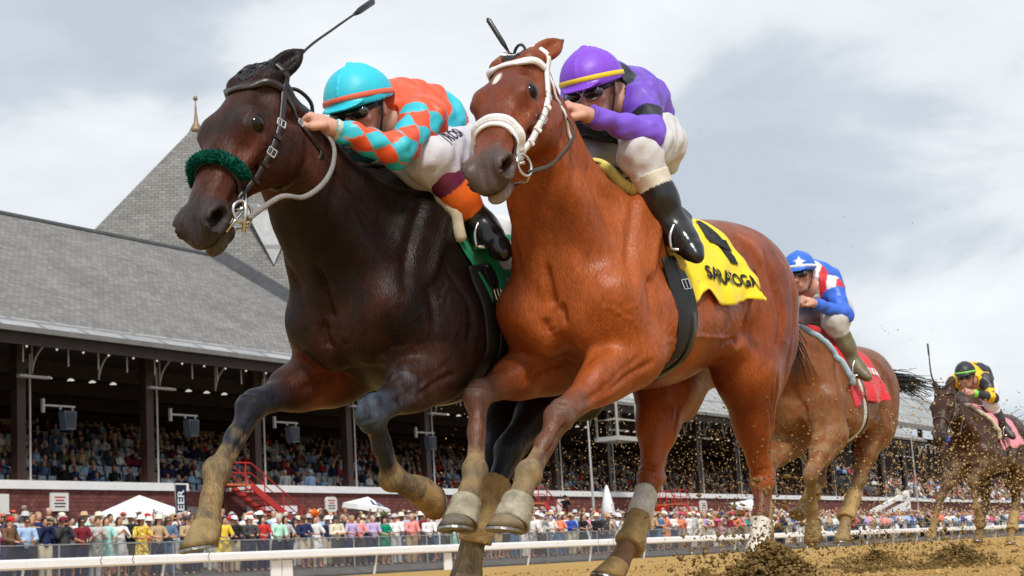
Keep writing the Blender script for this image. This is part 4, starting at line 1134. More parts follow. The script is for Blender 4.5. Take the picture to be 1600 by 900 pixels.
def bridle(S, label, leather, thick, browm, noseb, ring_r=.036, white=False, group=None):
    hp, Hb = S['hp'], S['Hb']; base = hp(.1, -.05, 0)
    r, loc = tack_root('bridle', label, 'bridle', S['M'], base, group)
    w = .022 if white else .023
    def strap(name, pts, wd, th, m_, n=40, off=.002):
        P, N_ = relax(*snap(S['bvh'], smooth_path(pts, n), off), S['bvh'], off); mb = MB(); ribbon(mb, [loc(p) for p in P], N_, wd, th); return mb.build(name, m_, r, True), P, N_
    strap('browband', [hp(.035, .0, .12), hp(.06, .05, .115), hp(.075, .10, .06), hp(.08, .12, 0), hp(.075, .10, -.06), hp(.06, .05, -.115), hp(.035, 0, -.12)], w*1.15, thick*1.6, browm)
    strap('headpiece', [hp(.035, -.01, .12), hp(-.01, -.01, .11), hp(-.045, .05, .05), hp(-.05, .07, 0), hp(-.045, .05, -.05), hp(-.01, -.01, -.11), hp(.035, -.01, -.12)], w, thick, leather)
    for s in (1, -1):
        o, P, N_ = strap('cheekpiece', [hp(.035, -.01, s*.12), hp(.15, -.035, s*.13), hp(.30, -.055, s*.12), hp(.40, -.062, s*.10), hp(.462, -.052, s*.085)], w, thick*1.3, leather)
        for i in (10, 17, 33):
            mb = MB(); buckle(mb, loc(P[i]), N_[i], P[i+1]-P[i], w*1.05, .022); mb.build('buckle', STEEL, o)
        for i in (13, 20, 25):
            mb = MB(); ribbon(mb, [loc(P[i]+N_[i]*.004), loc(P[i+1]+N_[i+1]*.004)], [N_[i], N_[i+1]], w*1.25, thick*1.6); mb.build('keeper', leather, o)
        o, P, N_ = strap('throatlatch', [hp(.035, -.01, s*.12), hp(.08, -.11, s*.12), hp(.11, -.20, s*.08), hp(.13, -.24, 0)], w*.75, thick, leather)
        mb = MB(); buckle(mb, loc(P[13]), N_[13], P[14]-P[13], w, .02); mb.build('buckle', STEEL, o)
        mb = MB(); c = hp(.482, -.060, s*.084); torus(mb, loc(c), Hb @ V3((.1, .15, 1.0*s)), ring_r, .0052, ax=Hb @ V3((1, 0, 0)))
        mb.tube([loc(hp(.482-ring_r*.4, -.06, s*.084)), loc(hp(.475, -.055, s*.03))], .006, 8)
        mb.tube([loc(hp(.475+.0, -.064-ring_r, s*.085)), loc(hp(.49, -.115, s*.07)), loc(hp(.47, -.13, 0))], .0045, 6)
        mb.build('bit_ring', STEEL, r, True)
    P, N_ = relax(*head_ring(S, .425 if white else .405, .035, -2.35, 2.35, 44), S['bvh'], .002); mb = MB(); ribbon(mb, [loc(p) for p in P], N_, w, thick*1.4); mb.build('noseband', noseb, r, True)
    return r, loc

def saddle_cloth(S, label, colfn, x0=.08, x1=-.50, drop=1.95, bottom=.0, seed=3, group='saddle cloths', rollmat=None, skew=.20, back=.0, rollend=.10):
    ni, nj = 40, 110; G = np.zeros((ni, nj, 3)); Nn = np.zeros((ni, nj, 3)); g = np.random.default_rng(seed); cc = np.zeros((ni, nj, 4))
    base = torso_hit(S, (x0+x1)/2, 0)[0]
    r, loc = tack_root('saddle_cloth', label, 'saddle cloth', S['M'], base, group)
    def xy(i, th):
        t = i/(ni-1); k = min(abs(th)/drop, 1)
        return (x0-skew*k**1.3) + ((x1+back*k)-(x0-skew*k**1.3))*t
    def pt(x, th, off):
        p, n = torso_hit(S, x, th, off); return p, n
    for i in range(ni):
        for j in range(nj):
            th = -drop+2*drop*j/(nj-1); t = i/(ni-1); k = abs(th)/drop
            dr = th*(1-.14*t*k + .018*k**4*math.sin(9*t+seed) - .07*k**4*sstep(.12, .24, t)*(1-sstep(.24, .36, t)))
            x = xy(i, th)
            wv = .009*k**3*(math.sin(8*t+seed+1.5*th)*1.0+.7*math.sin(17*t+2*th)) + .005*math.sin(15*th+9*t)*k*t + .05*k**5*t**2 + .004*math.sin(5*th-14*t)*k
            p, n = pt(x, dr, .010+max(wv, -.004)+.004*math.sin(31*t+5*th)*k)
            G[i, j] = loc(p); Nn[i, j] = n; cc[i, j] = colfn(t, th/drop, x)
    mb = MB(); sheet(mb, G, Nn, .005); me = mb.mesh('cloth', True)
    a = me.attributes.new('col', 'FLOAT_COLOR', 'POINT'); q = cc.reshape(-1, 4); a.data.foreach_set('color', np.concatenate([q, q]).astype(np.float32).ravel())
    link('cloth', me, CLOTHM, r)
    if rollmat is not None:
        mb = MB(); je = int(nj*rollend); pts = [G[0, j]+Nn[0, j]*.006 for j in range(je, nj-je)]; mb.tube(pts, [.006]+[.014]*(len(pts)-2)+[.006], 8, flat=1.7); mb.build('pad_roll', rollmat, r, True)
        G0 = []
    def onto(xc, thc, off=.024, rot=0.0, zc=.27):
        ca, sa = math.cos(rot), math.sin(rot)
        def fn(a_, b_):
            a2, b2 = a_*ca-b_*sa, a_*sa+b_*ca
            p, n = torso_hit(S, xc-a2, thc-b2/zc, .010)
            # lift to the cloth actually lying there
            th = thc-b2/zc; k = min(abs(th)/drop, 1); 
            tq = np.clip(((x0-skew*k**1.3)-(xc-a2))/((x0-skew*k**1.3)-(x1+back*k)), 0, 1)
            fi = tq*(ni-1); dj = th/(1-.14*tq*k); fj = np.clip((dj+drop)/(2*drop)*(nj-1), 0, nj-1.001); i0, j0 = int(min(fi, ni-2)), int(fj); u_, v_ = fi-i0, fj-j0
            q = (G[i0,j0]*(1-u_)*(1-v_)+G[i0+1,j0]*u_*(1-v_)+G[i0,j0+1]*(1-u_)*v_+G[i0+1,j0+1]*u_*v_)
            return q+Nn[i0, j0]*.006
        return fn
    return r, loc, onto

def girth(S, label, x=-.06, w=.14, group='girths'):
    base = torso_hit(S, x-.05, math.pi)[0]
    r, loc = tack_root('girth', label, 'girth', S['M'], base, group)
    P = []; N_ = []
    for k in range(60):
        th = 1.38+(2*math.pi-2.76)*k/59; xx = x-.02-.09*math.sin((th-1.15)/(2*math.pi-2.3)*math.pi)+.03
        p, n = torso_hit(S, xx, th, .004); P.append(loc(p)); N_.append(n)
    P = np.array(P); N_ = np.array(N_)
    for _ in range(14): P[1:-1] = (P[:-2]+2*P[1:-1]+P[2:])/4; N_[1:-1] = (N_[:-2]+2*N_[1:-1]+N_[2:])/4
    N_ = np.array([nrm(q) for q in N_]); P = list(P+N_*.006); N_ = list(N_)
    mb = MB(); ribbon(mb, P, N_, w, .007); mb.build('band', GIRTH, r, True)
    mb = MB(); ribbon(mb, [p+V3((-w*.22, 0, 0))+n*.006 for p, n in zip(P, N_)], N_, w*.32, .004); mb.build('strap', BLACKL, r, True)
    for k in (6, 53): mb = MB(); buckle(mb, P[k]+V3((-w*.22, 0, 0))+N_[k]*.008, N_[k], P[k+1]-P[k], .035, .035); mb.build('buckle', STEEL, r)
    return r

def saddle(S, label, J, xs=(-.12, -.46), group='racing saddles'):
    base = torso_hit(S, (xs[0]+xs[1])/2, 0)[0]; r, loc = tack_root('saddle', label, 'saddle', S['M'], base, group)
    ni, nj = 24, 41; G = np.zeros((ni, nj, 3)); Nn = np.zeros((ni, nj, 3))
    for i in range(ni):
        t = i/(ni-1); x = xs[0]+(xs[1]-xs[0])*t
        half = (.75+.35*math.sin(min(t*2.2, 1)*math.pi)) if t < .6 else .75-.25*(t-.6)/.4
        for j in range(nj):
            th = half*(2*j/(nj-1)-1); lift = .030+.030*(2*t-1)**2*(1-min(abs(th)/.6, 1)**2)+(.02 if t > .9 else 0)*(1-min(abs(th)/.5, 1))
            p, n = torso_hit(S, x, th, lift); G[i, j] = loc(p); Nn[i, j] = n
    mb = MB(); sheet(mb, G, Nn, .012); mb.build('seat', BLACKL, r, True)
    for s in (1, -1):
        an, to = J['ankle'+('L' if s > 0 else 'R')], J['toe'+('L' if s > 0 else 'R')]
        top, n = torso_hit(S, (xs[0]*.7+xs[1]*.3), s*.55, .045); tread = (an+to)/2+V3((0, 0, -.045))
        o = MB(); pp = [loc(top), loc(top*.5+(tread+V3((0, s*.02, .13)))*.5), loc(tread+V3((0, s*.01, .105)))]
        ribbon(o, smooth_path(pp, 10), [V3((0, s, .2))]*10, .018, .004); o.build('stirrup_leather', LEATHER, r, True)
        o = MB(); ff = nrm(to-an); side = nrm(np.cross(ff, (0, 0, 1))); q = [tread+side*.055, tread+side*.058+V3((0, 0, .05)), tread+side*.03+V3((0, 0, .10)), tread+V3((0, 0, .115)), tread-side*.03+V3((0, 0, .10)), tread-side*.058+V3((0, 0, .05)), tread-side*.055]
        o.tube([loc(p) for p in smooth_path(q, 20)], .006, 8); o.bar(loc(q[0]), loc(q[-1]), .03, .008); o.build('stirrup', STEEL, r, True)
    return r

def rein_set(S, label, paths, m_, r_=.006, group='reins', flat=None):
    base = V3(paths[0][0]); r, loc = tack_root('reins', label, 'reins', S['M'], base, group)
    for p in paths:
        q = smooth_path([loc(x) for x in p], 40); mb = MB(); mb.tube(q, r_, 8, flat=flat); mb.build('rein', m_, r, True)
    return r
def legs_sym(d):
    for k in ('hip', 'knee', 'ankle', 'toe', 'sh', 'el', 'wr', 'hand', 'hn'):
        if k+'R' not in d: a = d[k+'L']; d[k+'R'] = (a[0], -a[1], a[2])
    return d

BAY_J = legs_sym(dict(pelvis=(-.26, 0, 1.82), spine=[(-.26, 0, 1.82), (-.215, 0, 1.905), (-.14, 0, 1.935), (-.05, .0, 1.92), (.02, .005, 1.90)],
    head=(.115, .035, 1.915), face=(.90, .06, -.44), shL=(-.01, .165, 1.875), elL=(.105, .245, 1.71), wrL=(.345, .135, 1.745), handL=(.43, .075, 1.782), hnL=(-.1, .75, .65),
    hipL=(-.22, .095, 1.785), kneeL=(.115, .205, 1.655), ankleL=(.03, .285, 1.365), toeL=(.06, .355, 1.29), wrR=(.34, -.10, 1.76), handR=(.42, -.06, 1.79)))
DARK_J = legs_sym(dict(pelvis=(-.22, 0, 1.745), spine=[(-.22, 0, 1.745), (-.165, 0, 1.80), (-.07, 0, 1.825), (.04, .0, 1.805), (.12, .0, 1.785)],
    head=(.225, .02, 1.80), face=(.90, .12, -.40), shL=(.07, .165, 1.765), elL=(.315, .225, 1.598), wrL=(.515, .125, 1.662), handL=(.585, .068, 1.705), hnL=(-.2, .7, .65),
    hipL=(-.17, .10, 1.72), kneeL=(.105, .205, 1.615), ankleL=(-.075, .275, 1.405), toeL=(-.05, .35, 1.325), wrR=(.49, -.13, 1.68), handR=(.555, -.09, 1.715)))
CHE_J = legs_sym(dict(pelvis=(-.36, 0, 1.78), spine=[(-.36, 0, 1.78), (-.29, 0, 1.91), (-.16, 0, 1.96), (-.02, .0, 1.94), (.06, .0, 1.92)],
    head=(.165, .01, 1.955), face=(.97, .05, -.22), shL=(.03, .17, 1.86), elL=(.12, .26, 1.66), wrL=(.35, .135, 1.72), handL=(.43, .075, 1.755), hnL=(-.1, .75, .65),
    hipL=(-.30, .095, 1.745), kneeL=(.16, .215, 1.61), ankleL=(.08, .285, 1.34), toeL=(.12, .36, 1.27)))
BRO_J = legs_sym(dict(pelvis=(-.36, 0, 1.80), spine=[(-.36, 0, 1.80), (-.29, 0, 1.92), (-.16, 0, 1.95), (-.02, .0, 1.92), (.05, .0, 1.90)],
    head=(.15, .01, 1.915), face=(.95, .1, -.30), shL=(.02, .165, 1.86), elL=(.12, .25, 1.66), wrL=(.36, .12, 1.71), handL=(.44, .07, 1.74), hnL=(-.1, .75, .65),
    hipL=(-.30, .095, 1.765), kneeL=(.05, .215, 1.60), ankleL=(-.10, .275, 1.36), toeL=(-.06, .35, 1.285)))

def col4(P, c, a=.2):
    o = np.ones((len(P), 4)); o[:, :3] = c; o[:, 3] = a; return o
PURPLE = (.155, .065, .50); ORANGE = (.78, .085, .022); TURQ = (.030, .50, .60); TEAL = (.008, .16, .20)
def silk_purple(P, J, sp, H):
    o = col4(P, PURPLE); d, t, a = sleeve_coords(P, J, 'L'); d2, t2, a2 = sleeve_coords(P, J, 'R')
    nb = V3(sp[-1]); blk = (.010, .011, .018)
    arm = np.minimum(d, d2) < .088; tt = np.where(d < d2, t, t2)
    o[np.linalg.norm(P-nb-V3((-.04, 0, .01)), axis=1) < .155, :3] = blk
    low = (P[:, 2]-J['pelvis'][2]) + .25*(P[:, 0]-J['pelvis'][0]); o[(~arm) & (low < .055), :3] = blk
    o[(~arm) & (P[:, 0] > -.20) & (P[:, 2] < 1.87) & (np.abs(P[:, 1]) < .15), :3] = blk
    o[arm & (tt > .52) & (tt < .80), :3] = blk
    o[arm & (tt > .8) & (tt < 1.96), :3] = V3(PURPLE)*1.15
    return o
def silk_diamonds(P, J, sp, H):
    o = col4(P, ORANGE); d, t, a = sleeve_coords(P, J, 'L'); d2, t2, a2 = sleeve_coords(P, J, 'R')
    arm = np.minimum(d, d2) < .084; left = d < d2; tt = np.where(left, t, t2); an = np.where(left, a, a2)
    b = tt*2.55; q = an/math.pi*2.0
    dia = ((np.floor(b+q)+np.floor(b-q+.0)) % 2) < 1
    o[arm & dia & (tt > .12), :3] = TURQ
    o[arm & (tt > 1.80), :3] = TURQ; o[arm & (tt > 1.87) & (tt < 1.94), :3] = (.66, .62, .50)
    # turquoise sash round the ribs behind the arm, teal front below it
    s_ = (P[:, 0]-J['shL'][0]) + .55*(P[:, 2]-J['shL'][2])
    o[(~arm) & (s_ > -.215) & (s_ < -.115), :3] = TURQ
    o[(~arm) & (s_ >= -.115) & (P[:, 2] < J['shL'][2]-.035), :3] = TEAL
    return o
def silk_flag(P, J, sp, H):
    o = col4(P, (.035, .13, .62)); d, t, a = sleeve_coords(P, J, 'L'); d2, t2, a2 = sleeve_coords(P, J, 'R'); m_ = np.minimum(d, d2); arm = m_ < .084
    tt = np.where(d < d2, t, t2); st = np.floor(P[:, 1]*18) % 2 < 1
    yk = (~arm) & ((P[:, 0] > .02) | (np.linalg.norm(P-V3(sp[-1]), axis=1) < .17)); o[yk, :3] = np.where(st[yk][:, None], (.55, .02, .03), (.7, .7, .7)); sh = arm & (tt < .22); o[sh, :3] = np.where(st[sh][:, None], (.6, .02, .03), (.7, .7, .7))
    return o
def silk_blackgold(P, J, sp, H):
    o = col4(P, (.022, .022, .026)); d, t, a = sleeve_coords(P, J, 'L'); d2, t2, a2 = sleeve_coords(P, J, 'R'); m_ = np.minimum(d, d2); arm = m_ < .084; tt = np.where(d < d2, t, t2)
    Y = (.80, .50, .01); o[arm & (tt > .62) & (tt < .92), :3] = Y; o[arm & (tt > 1.05) & (tt < 1.25), :3] = Y; o[(~arm) & (P[:, 0] > .0) , :3] = Y; o[(~arm) & (np.abs(P[:, 1]) < .06), :3] = Y
    o[arm & (tt > 1.82), :3] = (.25, .75, .10)
    return o
def breech(c, mud):
    def fn(P, J):
        g = fbm(P, 25, 77); o = col4(P, c, .3); o[:, :3] = mixc(o[:, :3], (.35, .27, .17), mud*np.clip(.2+g, 0, 1)*sstep(J['pelvis'][2]+.05, J['pelvis'][2]-.25, P[:, 2])); return o
    return fn
def boot_col(bands):
    def fn(P, t):
        o = col4(P, (.010, .010, .011), 0.0)
        for t1, c in bands: o[t < t1, :3] = c; o[t < t1, 3] = .9
        return o
    return fn
def helm(c, band=None, t0=.03, t1=.052):
    def fn(P, q):
        o = col4(P, c, .25)
        if band is not None: o[(q[:, 2] > t0) & (q[:, 2] < t1) & (np.abs(q[:,0]+.008) < .3), :3] = band
        return o
    return fn

# ================= the bay, number 4
SB = horse_thing('bright bay racehorse in a white bridle and yellow number 4 cloth, nearest to the camera', BAY, BAY_M, coat_bay, .0075,
    [(.20, .16, .10), (.13, .12, .10), (.2, .16, .1), (.42, .27, .10)], 170, ((-.55, 0, -.1), (-.12, .05, -1), 110, (.35, .6)))
WRAPW = mat('white leg bandage with mud', (.66, .62, .54), .85, .2, var=.35, scale=14, bump=.8, bscale=70)
WRAPT = mat('tan muddy leg bandage', (.40, .27, .115), .85, .2, var=.35, scale=18, bump=.8, bscale=90)
BELLG = mat('grey bell boot with mud', (.30, .27, .20), .75, .3, var=.45, scale=22, bump=.5, bscale=60)
def bell_boot(S, Lg, m_, name='bell_boot', flare=.060, ln=.060, top=.049):
    cor, pd = S['hoofs'][Lg]; d = nrm(pd); mb = MB()
    mb.lathe([(top-.004, -.035), (top, -.028), (top+.003, -.008), (top+.001, -.004), (top+.006, .02), (flare-.004, ln*.8), (flare, ln), (flare-.007, ln), (top, .03)], 24, cor, d)
    return mb.build(name, m_, S['root'], True)
bell_boot(SB, 'LF', BELLG); bell_boot(SB, 'RF', BELLG)
leg_wrap('bandage', BAY, 'LH', .56, 1.10, .005, WRAPW, SB['root']); leg_wrap('bandage', BAY, 'RH', .22, .66, .007, WRAPW, SB['root'])
leg_wrap('bandage', BAY, 'RH', .60, 1.12, .011, WRAPT, SB['root'], amp=.003)

rb, lb = bridle(SB, 'white webbing bridle with padded noseband on the bay horse number 4', WHITES, .006, WHITES, WHITES, white=True, group='bridles')
P_, N_ = relax(*head_ring(SB, .400, .03, -1.95, 1.95, 44, .004), SB['bvh'], .004); mb = MB(); ribbon(mb, [lb(p+n*.002) for p, n in zip(P_, N_)], N_, .032, .010); mb.tube([lb(p+n*.005) for p, n in zip(P_, N_)], .0105, 10, flat=1.25); mb.build('padded_noseband', WHITES, rb, True)
P_, N_ = head_ring(SB, .455, .075, -2.5, 2.5, 44, .003); mb = MB(); ribbon(mb, [lb(p) for p in P_], N_, .012, .005); mb.build('flash_strap', LEATHER, rb, True)
YEL = (.85, .66, .010)
def yel(t, k, x): return (*YEL, .3)
YROLL = mat('pale yellow saddle pad', (.74, .62, .16), .7, .3, var=.08, scale=20, bump=.3)
rc, lc, onto = saddle_cloth(SB, 'yellow saddle cloth with a black 4 on the bay horse', yel, .12, -.53, 1.95, rollmat=YROLL, seed=3, skew=.17, back=-.03)
BLK = mat('black print', (.008, .008, .008), .6, .3)
put_text('number', '4', .30, onto(-.42, .86, rot=-.12), BLK, rc, bold=.012)
put_text('lettering', 'SARATOGA', .070, onto(-.36, 1.50, rot=.0), BLK, rc, bold=.002)
girth(SB, 'black elastic girth round the bay horse number 4', x=.06)
saddle(SB, 'small black racing saddle under the rider in purple', {k: V3(v) for k, v in BAY_J.items() if k != 'spine'}, (-.10, -.36))
sb = dict(hs=1.06, J=BAY_J, jacket=silk_purple, breeches=breech((.62, .61, .63), .30), boot=boot_col([(.47, (.60, .55, .44))]), helmet=helm((.21, .055, .62)), band=mat('yellow helmet band', (.85, .62, .03), .5), boot_top=.36, band_top=.30, frame=STEEL, group='jockeys')
jr, Hj, lj = jockey(sb, BAY_M, .0058, JM, 'jockey in purple silks and purple helmet with a yellow band, crouched on the bay')
bit = lambda S, s: S['hp'](.49, -.085, s*.088)
rein_set(SB, 'brown reins from the white bridle to the hands of the jockey in purple', [[bit(SB, 1), SB['hp'](.36, -.16, .12), SB['hp'](.20, -.17, .16), V3(BAY_J['handL'])+V3((.02, 0, -.02))], [bit(SB, -1), SB['hp'](.3, -.2, -.14), V3(BAY_J['handR'])+V3((.02, 0, -.02))]], LEATHER, .008, flat=.5)
def whip(S, label, pts, rr, flap_m=BLACKL):
    base = V3(pts[0]); r, loc = tack_root('whip', label, 'whip', S['M'], base, 'riding whips'); q = smooth_path([loc(p) for p in pts], 30)
    mb = MB(); mb.tube(q, list(np.linspace(rr, rr*.6, 30)), 8); mb.build('shaft', BLACKL, r, True)
    mb = MB(); mb.tube(q[:5], rr*1.5, 8); mb.build('handle', RUBBER, r, True)
    d = nrm(q[-1]-q[-4]); mb = MB(); mb.tube([q[-1]-d*.01, q[-1]+d*.03, q[-1]+d*.13, q[-1]+d*.14], [rr*.8, rr*1.8, rr*1.9, rr*.5], 10, flat=.45); mb.build('flap', flap_m, r, True)
    return r, loc
hr = V3(BAY_J['handR'])
rw, lw = whip(SB, 'black riding whip standing up behind the white bridle', [hr+V3((0, 0, -.05)), hr+V3((0, -.02, .06)), (.395, -.115, 1.97), (.405, -.14, 2.03)], .005)
mb = MB(); p0 = V3((.40, -.12, 1.945)); mb.tube([lw(p0+V3((.02*math.cos(a)*.6+.02, .03*math.cos(a)*1.2+.04, .055*math.sin(a)+.03))) for a in np.linspace(-1.2, 4.2, 18)], .0055, 6); mb.build('wrist_loop', BLACKL, rw, True)

# ================= the dark bay
SD = horse_thing('dark brown racehorse with a green sheepskin noseband, leading on the left', DARK, DARK_M, coat_dark, .0078,
    [(.30, .19, .075), (.26, .19, .085), (.2, .15, .1), (.2, .15, .1)], 200, ((-.6, 0, .2), (-.9, .1, -.35), 200, (.4, .7)), COATD)
leg_wrap('bandage', DARK, 'LH', .40, 1.25, .012, WRAPT, SD['root'], amp=.003)
rb, lb = bridle(SD, 'dark leather bridle with steel buckles on the dark brown horse', DLEATHER, .005, DLEATHER, DLEATHER, .034, group='bridles')
FLE = mat('green sheepskin', (.004, .090, .062), .95, .1, var=.55, scale=60, bump=1.0, bscale=90)
P_, N_ = head_ring(SD, .385, .02, -1.9, 1.42, 46, .004); g = np.random.default_rng(4); mb = MB()
rad = .0165*np.clip(np.sin(np.linspace(.12, math.pi-.12, len(P_)))*3, .4, 1)
mb.tube([lb(p+n*.012) for p, n in zip(P_, N_)], list(rad*(1+.04*g.normal(size=len(P_)))), 14); shp = mb.build('sheepskin_noseband', FLE, rb, True)
mb = MB()
for k in range(3000):
    i = g.integers(0, len(P_)-1); n = N_[i]; tgt = nrm(P_[i+1]-P_[i]); sd = np.cross(tgt, n); a = g.uniform(-2.0, 2.0); d = n*math.cos(a)+sd*math.sin(a); p = P_[i]+(P_[i+1]-P_[i])*g.uniform()+n*.012+d*rad[i]*.95
    d2 = nrm(d+g.normal(size=3)*.7); mb.tube([lb(p), lb(p+d2*.004), lb(p+d2*.006+g.normal(size=3)*.003)], [.0022, .002, .0008], 3, cap=False)
mb.build('fleece', FLE, shp, True)
mb = MB(); hp = SD['hp']
mb.tube([lb(hp(.43, -.04, .088)), lb(hp(.475, -.06, .094)), lb(hp(.54, -.085, .094))], .006, 8); mb.tube([lb(hp(.485, -.055, .09)), lb(hp(.56, -.050, .062))], .005, 8)
mb.build('bit_shank', STEEL, rb, True)
GREEN = (.008, .27, .11)
def grn(t, k, x):
    a = abs(k)
    if a < .42: return (.74, .74, .72, .4)
    if t > .30 and a > .42 and (math.floor((a-.42)*13) % 2 == 1) and a < .86: return (.74, .74, .72, .4)
    return (*GREEN, .3)
CROLL = mat('cream saddle pad', (.62, .56, .42), .75, .3, var=.12, scale=20, bump=.3)
rc, lc, onto = saddle_cloth(SD, 'green and white saddle cloth on the dark brown horse', grn, .10, -.54, 1.95, rollmat=CROLL, seed=5, skew=.20, back=.0, rollend=.22)
put_text('lettering', 'S', .075, onto(-.30, 1.36), WHITES, rc, bold=.003)
girth(SD, 'broad black girth round the dark brown horse', w=.15)
saddle(SD, 'small black racing saddle under the rider in orange and turquoise', {k: V3(v) for k, v in DARK_J.items() if k != 'spine'}, (-.08, -.27))
sd = dict(hs=1.06, J=DARK_J, jacket=silk_diamonds, breeches=breech((.62, .61, .65), .12), boot=boot_col([(.80, (.80, .14, .012)), (.42, (.13, .008, .05))]), helmet=helm((.020, .52, .66)), band=mat('orange helmet band', (.80, .14, .07), .5), boot_top=.34, band_top=.10, group='jockeys')
jr, Hj, lj = jockey(sd, DARK_M, .0058, JM, 'jockey in orange and turquoise diamond silks with a turquoise helmet')
DJ = {k: (V3(v) if k != 'spine' else v) for k, v in DARK_J.items()}
jb = [o for o in jr.children if o.name.startswith('breeches')][0]
bvb = BVHTree.FromPolygons([v.co.copy() for v in jb.data.vertices], [tuple(p.vertices) for p in jb.data.polygons])
th_a = nrm(DJ['kneeL']-DJ['hipL'])
def on_thigh(a_, b_):
    up = nrm(np.cross((0, 1, 0), th_a)*-1); up = up if up[2] > 0 else -up
    p = lj(DJ['hipL']+(DJ['kneeL']-DJ['hipL'])*.60 - th_a*(a_) + up*(b_+.035)); o = p+V3((0, .4, .12))
    l, n, i, d = bvb.ray_cast(Vector(o), Vector((0, -.96, -.29)))
    return V3(l)+V3(n)*.002 if l is not None else p+V3((0, .1, 0))
put_text('lettering', 'J ROSA', .055, on_thigh, mat('navy print', (.012, .012, .05), .6), jb, .001)
rein_set(SD, 'grey rubber reins looping from the bit to the hands of the jockey in orange', [[bit(SD, 1), (.80, .16, 1.385), (.70, .165, 1.40), (.60, .16, 1.46), (.535, .15, 1.54), (.52, .13, 1.62), DJ['handL']+V3((-.01, .005, -.015))], [bit(SD, -1), (.72, -.16, 1.42), DJ['handR']+V3((0, 0, -.02))]], RUBBER, .0085, flat=.55)
hr = DJ['handR']
rw, lw = whip(SD, 'long black riding whip slanting up past the top edge beside the dark horse', [hr+V3((.02, 0, -.06)), hr+V3((-.01, 0, .04)), (.475, -.10, 1.86), (.36, -.10, 2.00), (.20, -.10, 2.12), (.08, -.10, 2.205)], .0065)
mb = MB(); p0 = hr+V3((-.02, .06, .03)); mb.tube([lw(p) for p in smooth_path([hr+V3((.02, .05, .03)), hr+V3((.03, .07, .075)), hr+V3((-.03, .09, .095)), hr+V3((-.09, .10, .06)), hr+V3((-.10, .09, .0))], 20)], .0065, 6); mb.build('wrist_loop', BLACKL, rw, True)
# ================= third and fourth runners
CHESTNUT_M = horse_matrix(9.72, 3.47, -.045, 3, 1, .98)
BROWN_M = horse_matrix(17.3, 4.45, -.10, -2, 1, 1.03)
SC = horse_thing('chestnut racehorse with a red saddle cloth, half hidden behind the bay', CHESTNUT, CHESTNUT_M, coat_plain((.22, .075, .022), (.17, .055, .018), (.16, .085, .035), .75), .013,
    [(.30, .20, .09)]*4, 90, ((-.6, .3, .1), (-.62, .60, -.45), 110, (.4, .75)))
leg_wrap('bandage', CHESTNUT, 'LH', .35, 1.1, .014, WRAPT, SC['root'], amp=.003); leg_wrap('bandage', CHESTNUT, 'RH', .35, 1.1, .014, WRAPT, SC['root'], amp=.003)
bridle(SC, 'dark leather bridle on the chestnut horse behind the bay', DLEATHER, .005, DLEATHER, DLEATHER, group='bridles')
REDC = (.62, .014, .022)
rc, lc, onto = saddle_cloth(SC, 'red saddle cloth with white lettering on the chestnut horse', lambda t, k, x: (*REDC, .3), .24, -.56, 2.05, rollmat=mat('pale blue saddle pad', (.35, .48, .55), .7, .3, var=.15), seed=8, skew=.10)
put_text('lettering', 'SARATOGA', .075, onto(-.34, 1.15), WHITES, rc, bold=.003); put_text('number', '1', .22, onto(-.34, .72), WHITES, rc, bold=.01)
girth(SC, 'white girth round the chestnut horse')
for o in bpy.data.objects:
    if o.name.startswith('band') and o.parent and o.parent.get('label') == 'white girth round the chestnut horse': o.data.materials[0] = WRAPW
saddle(SC, 'small black racing saddle under the rider in blue', {k: V3(v) for k, v in CHE_J.items() if k != 'spine'})
jr, Hj, lj = jockey(dict(J=CHE_J, jacket=silk_flag, breeches=breech((.50, .48, .46), .8), boot=boot_col([(2.0, (.13, .105, .05))]), helmet=helm((.022, .14, .62)), band=mat('white helmet band', (.78, .78, .80), .5), boot_top=.40, band_top=.30, group='jockeys'), CHESTNUT_M, .009, JM, 'jockey in blue sleeved silks and a blue helmet with a white star')
ho = [o for o in jr.children if o.name.startswith('helmet')][0]
bvh_h = BVHTree.FromPolygons([v.co.copy() for v in ho.data.vertices], [tuple(p.vertices) for p in ho.data.polygons])
st = []; Jc = {k: (V3(v) if k != 'spine' else v) for k, v in CHE_J.items()}
hcl = lj(Jc['head']); d0 = nrm((.86, .28, .42)); sx = nrm(np.cross((0, 0, 1), d0)); sy = np.cross(d0, sx)
for k in range(10):
    a = math.pi/2+k*math.pi/5; r_ = .046 if k % 2 == 0 else .019; st.append((r_*math.cos(a), r_*math.sin(a)))
pts = [(0, 0)]+st+[((st[i][0]+st[(i+1) % 10][0])/2, (st[i][1]+st[(i+1) % 10][1])/2) for i in range(10)]
vv = []
for a, b in pts:
    o_ = hcl+d0*.4+sx*a+sy*b; l, n, i, dd = bvh_h.ray_cast(Vector(o_), Vector(-d0)); vv.append(V3(l)+V3(n)*.002 if l is not None else o_-d0*.28)
mb = MB(); mb.add(vv, [(0, 1+k, 11+k) for k in range(10)]+[(0, 11+k, 1+(k+1) % 10) for k in range(10)]); mb.build('star', WHITES, ho)
rein_set(SC, 'pale reins to the hands of the jockey in blue', [[bit(SC, 1), SC['hp'](.36, -.2, .13), Jc['handL']]], RUBBER, .008)

